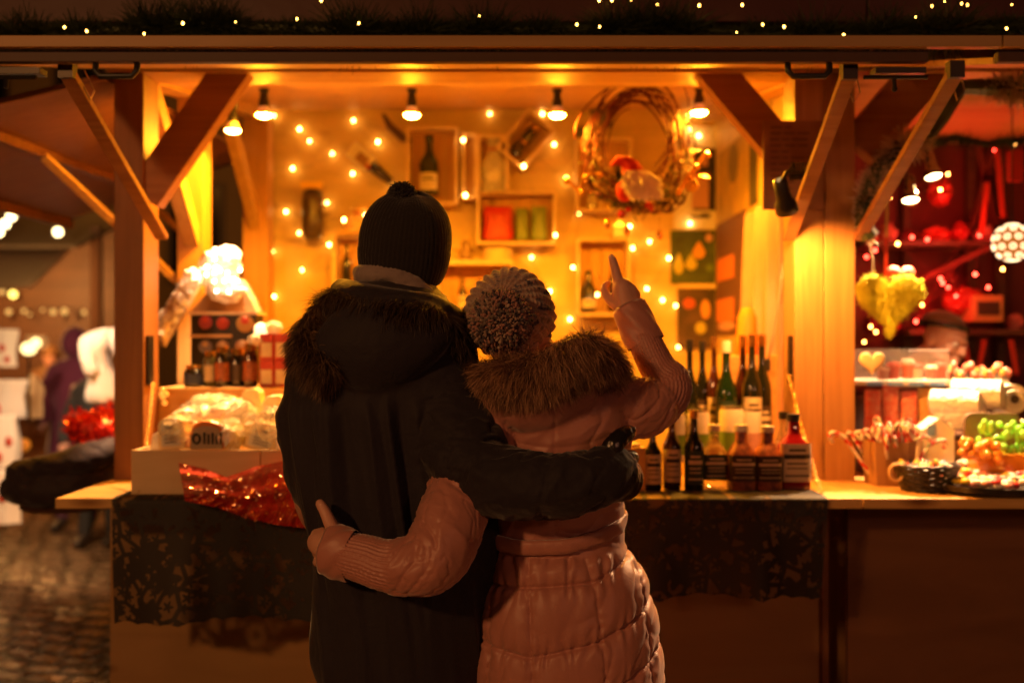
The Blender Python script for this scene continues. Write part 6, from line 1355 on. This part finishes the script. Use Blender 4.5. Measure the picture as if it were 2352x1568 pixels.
    YN = [pm('yarn_a', (.30,.20,.16), .9, sheen=.4), pm('yarn_b', (.07,.055,.07), .9, sheen=.4), pm('yarn_c', (.34,.17,.14), .9, sheen=.4), pm('yarn_d', (.16,.12,.10), .9, sheen=.4), pm('yarn_e', (.42,.32,.25), .9, sheen=.4)]
    pompom(P(1150,738,2.290), .046, .071, 4200, .0030, YN, hat, 9)
    # hair at the nape, legs
    legs(t, .04, .20, D, .85, .085, DENIM)
    return t
woman()
# ------------------------------------------------------------------ the market square behind on the left
def facade(x0, x1, Y, h, col, label, wins, seed):
    t = thing('building', label, 'building', ((x0+x1)/2, Y, 0)); MB().box(x0, x1, Y, Y+6, 0, h).build('wall', pm('render%d' % seed, col, .9, bump=(2,.2,.02)), t)
    wd = pm('window_dark%d' % seed, (.015,.013,.012), .2); fr = pm('window_frame%d' % seed, (.10,.07,.05), .6)
    for (wx, wz, ww, wh, lit) in wins:
        MB().box(wx-ww/2-.08, wx+ww/2+.08, Y-.04, Y-.002, wz-.08, wz+wh+.08).build('window', fr, t); o = t.children[-1]
        MB().box(wx-ww/2, wx-.02, Y-.06, Y-.042, wz, wz+wh).build('pane', wd, o); MB().box(wx+.02, wx+ww/2, Y-.06, Y-.042, wz, wz+wh).build('pane', wd, o)
    return t
facade(-13.2,-8.3,17,9,(.34,.20,.09),'pale rendered building behind the market row on the left',[(-8.95-.6,2.6,.8,1.5,0),(-10.4,2.5,.8,1.4,0),(-7.95-.7,5.5,.8,1.4,0),(-10.4,5.4,.8,1.4,0),(-12,2.5,.8,1.4,0)],1)
facade(-8.28,-3.0,16.4,9,(.22,.15,.07),'darker olive building beside the pale one behind the market row',[(-7.15,2.45,.75,1.5,0),(-7.1,.6,.8,1.4,0),(-5.2,2.5,.8,1.5,0),(-7.1,5.4,.75,1.4,0)],2)
facade(-2.98,9.0,15.8,9,(.16,.10,.06),'dark building hidden behind the wooden huts',[(0,3,.8,1.5,0),(3,3,.8,1.5,0)],3)
MB().tube([(-8.29,16.3,0),(-8.29,16.3,8.5)], .06, 8).build('drainpipe', IRON, None, 'drainpipe between the two buildings on the left', 'drainpipe')
# second row stall with cream awning
def awning_stall(x0, x1, Y, label, awn, drop=.35, seed=1):
    t = thing('market_stall', label, 'market stall', ((x0+x1)/2, Y, 0)); zr = 2.62
    m = MB(); m.add([(x0,Y-1.1,zr-drop),(x1,Y-1.1,zr-drop),(x1,Y+.5,zr+.15),(x0,Y+.5,zr+.15),(x0,Y-1.1,zr-drop+.03),(x1,Y-1.1,zr-drop+.03),(x1,Y+.5,zr+.18),(x0,Y+.5,zr+.18)],[(0,1,2,3),(4,7,6,5),(0,4,5,1),(1,5,6,2),(2,6,7,3),(3,7,4,0)]); m.build('awning', awn, t)
    MB().box(x0,x1,Y+.5,Y+.56,0,zr+.15).build('back_wall', DW, t)
    for x in (x0+.05, x1-.05): MB().box(x-.04,x+.04,Y-.6,Y-.52,0,zr-.1).build('post', FZ, t)
    MB().box(x0,x1,Y-.6,Y-.1,.82,.88).build('counter', WX, t); MB().box(x0+.02,x1-.02,Y-.5,Y-.47,0,.82).build('front_panel', FX, t)
    return t
CRM = pm('cream_canvas', (.34,.20,.09), .8, bump=(6,.5,.03))
awning_stall(-5.6,-3.72,9.6,'stall with a cream canvas awning hung with garments at the far left',CRM)
m = MB()
def aw(u, v): return Vector((-5.7+1.75*u, 8.2+.9*v, 1.48+.62+.30*v-.10*math.sin(PI*u)*(1-v)-.18*u*(1-v)))
m.grid(aw, 20, 8); m.build('canvas_sheet', CRM, None, 'sagging cream canvas stretched in front of the far left stall', 'canvas', smooth=True).modifiers.new('s','SOLIDIFY').thickness = .02
t = awning_stall(-7.4,-5.65,11.4,'dark stall with a lit amber interior further back',pm('dark_canvas', (.06,.04,.03), .8), seed=2)
MB().box(-5.9,-5.3,10.2,10.25,1.2,1.62).build('lit_panel', glow('amber_panel', (1,.36,.04), 1.4), t)
point('stall_goods_light', (-4.75,8.9,2.0), 130, (1,.45,.12), .08); spot('stall_goods_light', (-2.9,5.2,2.15), (-3.4,6.9,1.0), 150, 100, (1,.62,.32), .06); spot('stall_goods_light', (-2.2,5.0,2.1), (-2.45,5.9,1.3), 95, 70, (1,.62,.38), .05); point('stall_goods_light', (-6.6,10.6,2.1), 60, (1,.5,.15), .08)  # the two spots have no fixture, added to brighten the hanging cloths
point('added_square_light', (-5.4,12.6,4.6), 80, (1,.34,.04), .3); point('added_square_light', (-4.3,10.6,1.9), 120, (1,.40,.09), .12)  # added to warm the house walls and draw reflections on the cobbles
# festoon of round white lamps
WG = glow('festoon_white', (1,.74,.34), 9); DG = glow('festoon_dim', (1,.50,.12), 1.3); 
t = thing('festoon_lights', 'row of round white festoon lamps across the square at upper left', 'string lights', P(60,480,8)); pts = []
for i, (x, y) in enumerate(((-28,540),(-3,533),(12,514),(26,497),(50,479),(133,533))):
    c = P(x, y, 8); pts.append(c); m = MB(); m.ball(c, .034, 12, rings=8); m.build('lamp_globe', WG, t, smooth=True)
m = MB(); m.tube([p+Vector((0,0,.05)) for p in pts[:5]]+[P(95,470,8), P(133,520,8), P(230,470,8)], .008, 5); m.build('cable', BLACK, t)
t = thing('festoon_lights', 'row of dim amber lamps under the dark canvas at far left', 'string lights', P(90,716,10)); pts = []
for i, (x, y, s, k) in enumerate(((30,676,1.2,1),(4,668,1.1,0),(20,716,.9,0),(55,714,.7,0),(68,722,.5,0),(98,712,.5,0),(122,716,.9,0),(148,715,1.,0),(193,717,.7,0))):
    c = P(x, y, 9.9); pts.append(c); m = MB(); m.ball(c, .03*s, 12, rings=8); m.build('lamp_globe', glow('festoon_yellow', (1,.65,.12), 5) if k else DG, t, smooth=True)
m = MB(); m.tube([p+Vector((0,0,.04)) for p in pts[2:]], .006, 5); m.build('cable', BLACK, t)
# hanging garments and cloths
def garment(px0, px1, py0, py1, Y, mat, label, name='garment', cat='garment', seed=1, shoulders=True, spots=None):
    a, b = P(px0, py0, Y), P(px1, py1, Y); W = b.x-a.x; H = a.z-b.z; t = thing(name, label, cat, ((a.x+b.x)/2, Y, b.z)); m = MB(); seg = 28; rings = 16; vs = []
    for j in range(rings+1):
        v = j/rings; f = (.35+.65*min(1, v*3.5)**.6) if shoulders else 1; f *= 1+.06*math.sin(v*7+seed)-.12*(shoulders and .45 < v < .7)
        for k in range(seg):
            q = 2*PI*k/seg; r = 1+.10*math.sin(q*5+seed+v*2); vs.append(((a.x+b.x)/2+.5*W*f*r*math.cos(q)+.03*W*math.sin(v*5+seed), Y+.3*W*f*r*math.sin(q)*.8, a.z-H*v))
    m.add(vs, [(j*seg+k, j*seg+(k+1) % seg, (j+1)*seg+(k+1) % seg, (j+1)*seg+k) for j in range(rings) for k in range(seg)]+[tuple(range(seg))]); m.build('cloth', mat, t, smooth=True)
    if spots:
        for sx, sz in spots: m = MB(); m.ball(((a.x+b.x)/2+sx*W, Y-.3*W*.85, a.z-H*sz), W*.13, 10, (1,.3,1.4)); m.build('red_print', RWB, t, smooth=True)
    return t
WC = pm('white_fleece', (.78,.70,.62), .9, sheen=.4); BEI = pm('beige_cloth', (.62,.42,.22), .9); PUR = pm('purple_wool', (.13,.022,.06), .9, sheen=.3)
t = thing('garment', 'white hooded fleece coat hanging beside the dark left post', 'garment', P(235,922,5.9)); m = MB(); rows = []
for y, l, r, d in ((757,226,256,.03),(766,208,266,.06),(782,198,266,.08),(805,200,248,.09),(832,207,246,.08),(856,214,256,.08),(882,208,270,.10),(905,203,276,.11),(922,202,276,.10)):
    a, b = P(l,y,5.9), P(r,y,5.9); rows.append(((a.x+b.x)/2, 5.9, a.z, (b.x-a.x)/2, d, 2.1))
loft(m, rows, 32, 4); limb(m, [(*P(262,772,5.85),.045),(*P(274,790,5.82),.05),(*P(280,812,5.82),.04)], 14); limb(m, [(*P(203,790,5.85),.05),(*P(200,822,5.8),.045),(*P(208,850,5.78),.038)], 14)
fuse(m, 'cloth', WC, t, .009, 4, lambda co, nr: .012*ridge(fbm(co*np.array([16,9,5.]), 2)), 1)
garment(-14,38,756,842,7.2,WC,'white cloth with a red motif at the far left edge, upper one',seed=1,spots=((0,.5),(.2,.8)),shoulders=False)
garment(-20,60,872,958,7.0,WC,'wide white cloth at the far left edge below the upper one',seed=2,shoulders=False,spots=((-.2,.8),))
garment(52,98,860,960,7.3,BEI,'pale beige garment hanging in the lamp light at the far left',seed=5)
garment(60,108,770,800,7.4,BEI,'small beige hat shaped bundle hanging at the far left',name='cloth_bundle',cat='bundle',seed=5,shoulders=False)
garment(-20,44,952,1072,6.6,WC,'white cloth with red print hanging at the lower left edge',seed=4,shoulders=False,spots=((.25,.5),(-.1,.8)))
garment(-20,48,1078,1200,6.5,WC,'lowest white cloth with red print at the left edge',seed=6,shoulders=False,spots=((.2,.2),(.0,.5)))
MB().tube([(-3.5,6.6,2.05),(-3.5,6.6,0)], .02, 8).build('cloth_rack', IRON, None, 'thin dark rack pole carrying the white cloths at the left edge', 'rack')
c = P(66,800,7.0); t = thing('table_lamp', 'bright glowing lamp among the garments at the far left', 'lamp', c); m = MB(); m.ball(c, .045, 12, (1.2,1,1)); m.ball(c+Vector((.05,0,.04)), .035, 12); m.build('shade', glow('lamp_cream', (1,.72,.28), 3.2), t, smooth=True)
m = MB(); m.tube([c, Vector((c.x, c.y, .9))], .01, 6); m.build('stem', IRON, t)
c = P(54,1022,6.9); MB().ball(c, .045, 14, rings=10).build('orange_ball', pm('orange_ball', (.75,.25,.03), .5, em=(1,.3,.02), es=.3), None, 'round orange lantern low at the left edge', 'orb', smooth=True)  # orange ball with a faint glow put into its material
# people of the market
def passer(px, py_top, py_feet, coat_m, hat_m, label, seed, face=(0,-1,0), wide=1., hood=False, leg=DENIM):
    Y = CZ*F/(py_feet-784); a = P(px, py_feet, Y); H = P(px, py_top, Y).z; t = thing('person', label, 'person', (a.x, Y, 0)); k = H/1.72
    def V(x, y, z, r): return (a.x+x*k, Y+y*k, z*k, r*k)
    HM = frame((a.x, Y, 1.58*k), face, (0,0,1), k); b = MB(); head(b, HM); limb(b, [V(0,0,1.52,.055), V(0,0,1.40,.06)])
    loft(b, [(a.x,Y,1.42*k,.08*k,.07*k,2),(a.x,Y,1.34*k,.18*k,.09*k,2.2),(a.x,Y,1.1*k,.15*k,.10*k,2.2),(a.x,Y,.9*k,.16*k,.11*k,2.2)], 28, 3)
    for s in (-1,1): limb(b, [V(.09*s,0,.9,.08), V(.10*s,.02,.5,.055), V(.11*s,.03*s,.1,.04)], 12); limb(b, [V(.19*s,0,1.36,.05), V(.25*s,-.02,1.1,.042), V(.22*s,-.16,.92,.034)], 12); 
    for s in (-1,1):
        for q in range(4): limb(b, [V(.22*s+(q-1.5)*.018,-.18,.90,.009), V(.22*s+(q-1.5)*.02,-.22,.87,.008), V(.22*s+(q-1.5)*.018,-.22,.84,.007)], 6, 2)
        limb(b, [V(.19*s,-.16,.91,.011), V(.17*s,-.20,.89,.009)], 6, 2)
    fuse(b, 'body', SKIN, t, .008, 2); c = MB()
    loft(c, [(a.x,Y,1.46*k,.09*k,.09*k,2),(a.x,Y,1.40*k,.17*k,.12*k,2.1),(a.x,Y,1.25*k,.21*k*wide,.14*k,2.2),(a.x,Y,1.0*k,.20*k*wide,.15*k,2.2),(a.x,Y,.70*k,.24*k*wide,.17*k,2.2),(a.x,Y,.62*k,.23*k*wide,.16*k,2.2)], 36, 4)
    for s in (-1,1): limb(c, [V(.17*s*wide,0,1.34,.075), V(.27*s*wide,-.02,1.10,.068), V(.23*s,-.15,.94,.055)], 14)
    fuse(c, 'coat', coat_m, t, .012, 4, lambda co, nr: .008*ridge(fbm(co*np.array([14,9,4.])+seed, 2)), 1)
    m = MB(); q = MB(); q.ball((0,0,0), 1, 20, rings=12)
    if hood: m.add([HM @ Vector((v[0]*.112, v[1]*.115-.02, v[2]*.14+.0)) for v in q.v if True], q.f); m.build('hood', hat_m, t, smooth=True)
    else: m.add([HM @ Vector((v[0]*.092, v[1]*.108-.004, max(v[2],-.25)*.105+.035)) for v in q.v], q.f); m.build('knit_cap', hat_m, t, smooth=True)
    for s in (-1,1):
        m = MB(); limb(m, [V(.09*s,0,.88,.09), V(.10*s,.02,.5,.065), V(.11*s,.03*s,.12,.055)], 14); m.build('trouser_leg', leg, t, smooth=True)
        m = MB(); limb(m, [V(.11*s,.03*s,.10,.05), V(.11*s,.03*s-.06,.05,.045), V(.11*s,.03*s-.14,.04,.04)], 12); m.v = [(x,y,max(z,.004)) for x,y,z in m.v]; m.build('boot', BOOT, t, smooth=True)
    return t
passer(176,750,1215,PUR,PUR,'person in a dark purple hooded coat walking on the cobbles',2,(.3,1,0),1.0,True,pm('purple_trousers', (.10,.03,.06), .8))
passer(226,800,1250,pm('dark_grey_coat', (.03,.028,.03), .8),KNITB,'person in dark clothes hidden behind the left post',4,(-.5,1,0),.9,False,pm('dark_trousers', (.02,.02,.022), .8))
passer(116,792,1120,pm('brown_coat', (.20,.11,.05), .8),pm('brown_hat', (.25,.13,.05), .8),'person in a brown coat at the lit stall far left',6,(.4,-1,0),1.05)
passer(64,800,1090,pm('tan_coat', (.28,.17,.09), .8),pm('black_cap', (.03,.025,.02), .8),'person in a tan coat furthest back at the far left',7,(-.4,-1,0),1.)
# bundle of red tinsel and the dark padded bundle beside the side counter
c0 = P(215,985,4.1); t = thing('red_tinsel_bundle', 'bunch of glittering red tinsel beside the left post', 'decoration', c0); m = MB(); rr = random.Random(77)
for k in range(1500):
    d = Vector((rr.gauss(0,1), rr.gauss(0,.7), rr.gauss(0,.8))); d = d/max(d.length,.5)*rr.random()**.5; c = c0+Vector((d.x*.14+.02, d.y*.10, d.z*.10+.02*math.sin(d.x*6))); e = Vector((rr.gauss(0,1), rr.gauss(0,1), rr.gauss(0,1))).normalized(); s = e.orthogonal().normalized()*.004
    m.add([c-s, c+s, c+e*rr.uniform(.02,.05)], [(0,1,2)])
m.ball(c0, .085, 14, (1.25,.8,.85)); o = m.build('tinsel', pm('red_tinsel', (.62,.02,.012), .22, .3, spec=.9), t); o['kind'] = 'stuff'
m = MB(); m.tube([c0+Vector((.02,0,-.06)), P(225,1030,4.1), P(215,1060,4.1)], .012, 8); m.build('stem', DW, t)
cb = P(150,1092,4.05); t = thing('padded_bundle', 'large black padded bundle with purple folds beside the side counter', 'bundle', (cb.x, 4.05, 0)); m = MB()
loft(m, [(cb.x+.02,4.05,cb.z-.105,.10,.12,2),(cb.x,4.05,cb.z-.095,.20,.17,2),(cb.x,4.05,cb.z-.05,.235,.20,2.2),(cb.x+.01,4.05,cb.z+.0,.225,.19,2.2),(cb.x+.04,4.05,cb.z+.045,.19,.16,2.1),(cb.x+.06,4.05,cb.z+.075,.12,.11,2)], 44, 4)
limb(m, [(cb.x-.14,3.95,cb.z+.02,.05),(cb.x-.02,3.90,cb.z+.055,.04),(cb.x+.12,3.90,cb.z+.085,.05),(cb.x+.22,3.95,cb.z+.11,.05)]); limb(m, [(cb.x+.08,4.1,cb.z+.09,.06),(cb.x+.18,4.12,cb.z+.16,.05),(cb.x+.25,4.12,cb.z+.17,.03)])
fuse(m, 'padding', cloth_mat('black_padding', (.008,.006,.008), (.03,.017,.027), .7, .3, .5, 60), t, .008, 5, lambda co, nr: .010*ridge(fbm(co*np.array([9,9,22.]), 3)), 1)
m = MB(); m.lathe([(.18,cb.z-.125),(.19,cb.z-.115),(.18,cb.z-.107)], (cb.x+.02,4.05,0), 28); m.build('table_top', DW, t, auto=40); m = MB(); m.tube([(cb.x+.205,4.05,cb.z-.12),(cb.x+.205,4.05,.02)], .014, 10); m.lathe([(.14,0.002),(.13,.02),(.03,.03)], (cb.x+.205,4.05,0), 24); m.build('table_leg', IRON, t)

# vendor in the sweets stall
Yv = 4.25; c = P(2168,782,Yv); t = thing('person', 'vendor in a striped knitted headband bending over the sweets', 'person', (c.x, Yv+.2, 0))
HM = frame(c, (.42,-.85,-.22), (.12,.25,1), .98); b = MB(); head(b, HM); limb(b, [(c.x-.03,Yv+.03,c.z-.05,.055),(c.x-.09,Yv+.16,c.z-.16,.06),(c.x-.1,Yv+.2,c.z-.25,.08)])
zz = c.z-.25; loft(b, [(c.x-.1,Yv+.2,zz,.10,.08,2),(c.x-.1,Yv+.22,zz-.08,.19,.09,2.2),(c.x-.08,Yv+.25,zz-.3,.15,.10,2.2),(c.x-.06,Yv+.25,zz-.5,.16,.11,2.2)], 32, 4)
for s in (-1,1): limb(b, [(c.x-.1+s*.18,Yv+.2,zz-.07,.05),(c.x-.08+s*.24,Yv+.1,zz-.3,.04),(c.x-.04+s*.15,Yv-.08,zz-.36,.032)], 12); limb(b, [(c.x-.06+s*.09,Yv+.25,.85,.08),(c.x-.06+s*.1,Yv+.25,.45,.055),(c.x-.06+s*.1,Yv+.25,.08,.04)], 12)
for s in (-1,1):
    hx = c.x-.04+s*.15; 
    for q in range(4): limb(b, [(hx+(q-1.5)*.018,Yv-.10,zz-.37,.010),(hx+(q-1.5)*.02,Yv-.15,zz-.38,.009),(hx+(q-1.5)*.019,Yv-.17,zz-.41,.008)], 8, 2)
    limb(b, [(hx-s*.03,Yv-.08,zz-.37,.011),(hx-s*.045,Yv-.12,zz-.38,.009)], 8, 2)
fuse(b, 'body', SKIN, t, .005, 3); eyes(HM, t)
m = MB(); q = MB(); q.ball((0,0,0), 1, 24, rings=14); m.add([HM @ Vector((v[0]*.088, v[1]*.100-.026, max(v[2],0)*.070+.058)) for v in q.v], q.f); hb = m.build('knit_hat', pm('brown_knit', (.13,.06,.03), .9, sheen=.4), t, smooth=True)
m = MB(); m.tube([HM @ Vector((.086*math.cos(a), .098*math.sin(a)-.024, .058+.012*math.sin(a))) for a in [2*PI*k/32 for k in range(32)]], .013, 8, closed=True, flat=1.); m.build('hat_band', BLACK, hb, smooth=True)
m = MB(); loft(m, [(c.x-.1,Yv+.2,zz+.04,.09,.09,2),(c.x-.1,Yv+.2,zz-.01,.17,.11,2.1),(c.x-.1,Yv+.22,zz-.12,.22,.14,2.2),(c.x-.08,Yv+.25,zz-.4,.20,.15,2.2),(c.x-.06,Yv+.25,zz-.62,.21,.16,2.2)], 36, 4)
for s in (-1,1): limb(m, [(c.x-.1+s*.17,Yv+.2,zz-.06,.07),(c.x-.08+s*.24,Yv+.1,zz-.3,.06),(c.x-.04+s*.17,Yv-.03,zz-.35,.05)], 14)
fuse(m, 'jacket', pm('vendor_jacket', (.05,.02,.018), .8), t, .010, 4, lambda co, nr: .006*ridge(fbm(co*np.array([14,9,6.]), 2)), 1)
for s in (-1,1):
    m = MB(); limb(m, [(c.x-.06+s*.09,Yv+.25,.80,.09),(c.x-.06+s*.1,Yv+.25,.45,.065),(c.x-.06+s*.1,Yv+.25,.07,.05)], 14); m.build('trouser_leg', DENIM, t, smooth=True)
    m = MB(); limb(m, [(c.x-.06+s*.1,Yv+.25,.09,.05),(c.x-.06+s*.1,Yv+.17,.045,.042),(c.x-.06+s*.1,Yv+.11,.04,.038)], 12); m.v = [(x,y,max(z,.004)) for x,y,z in m.v]; m.build('boot', BOOT, t, smooth=True)
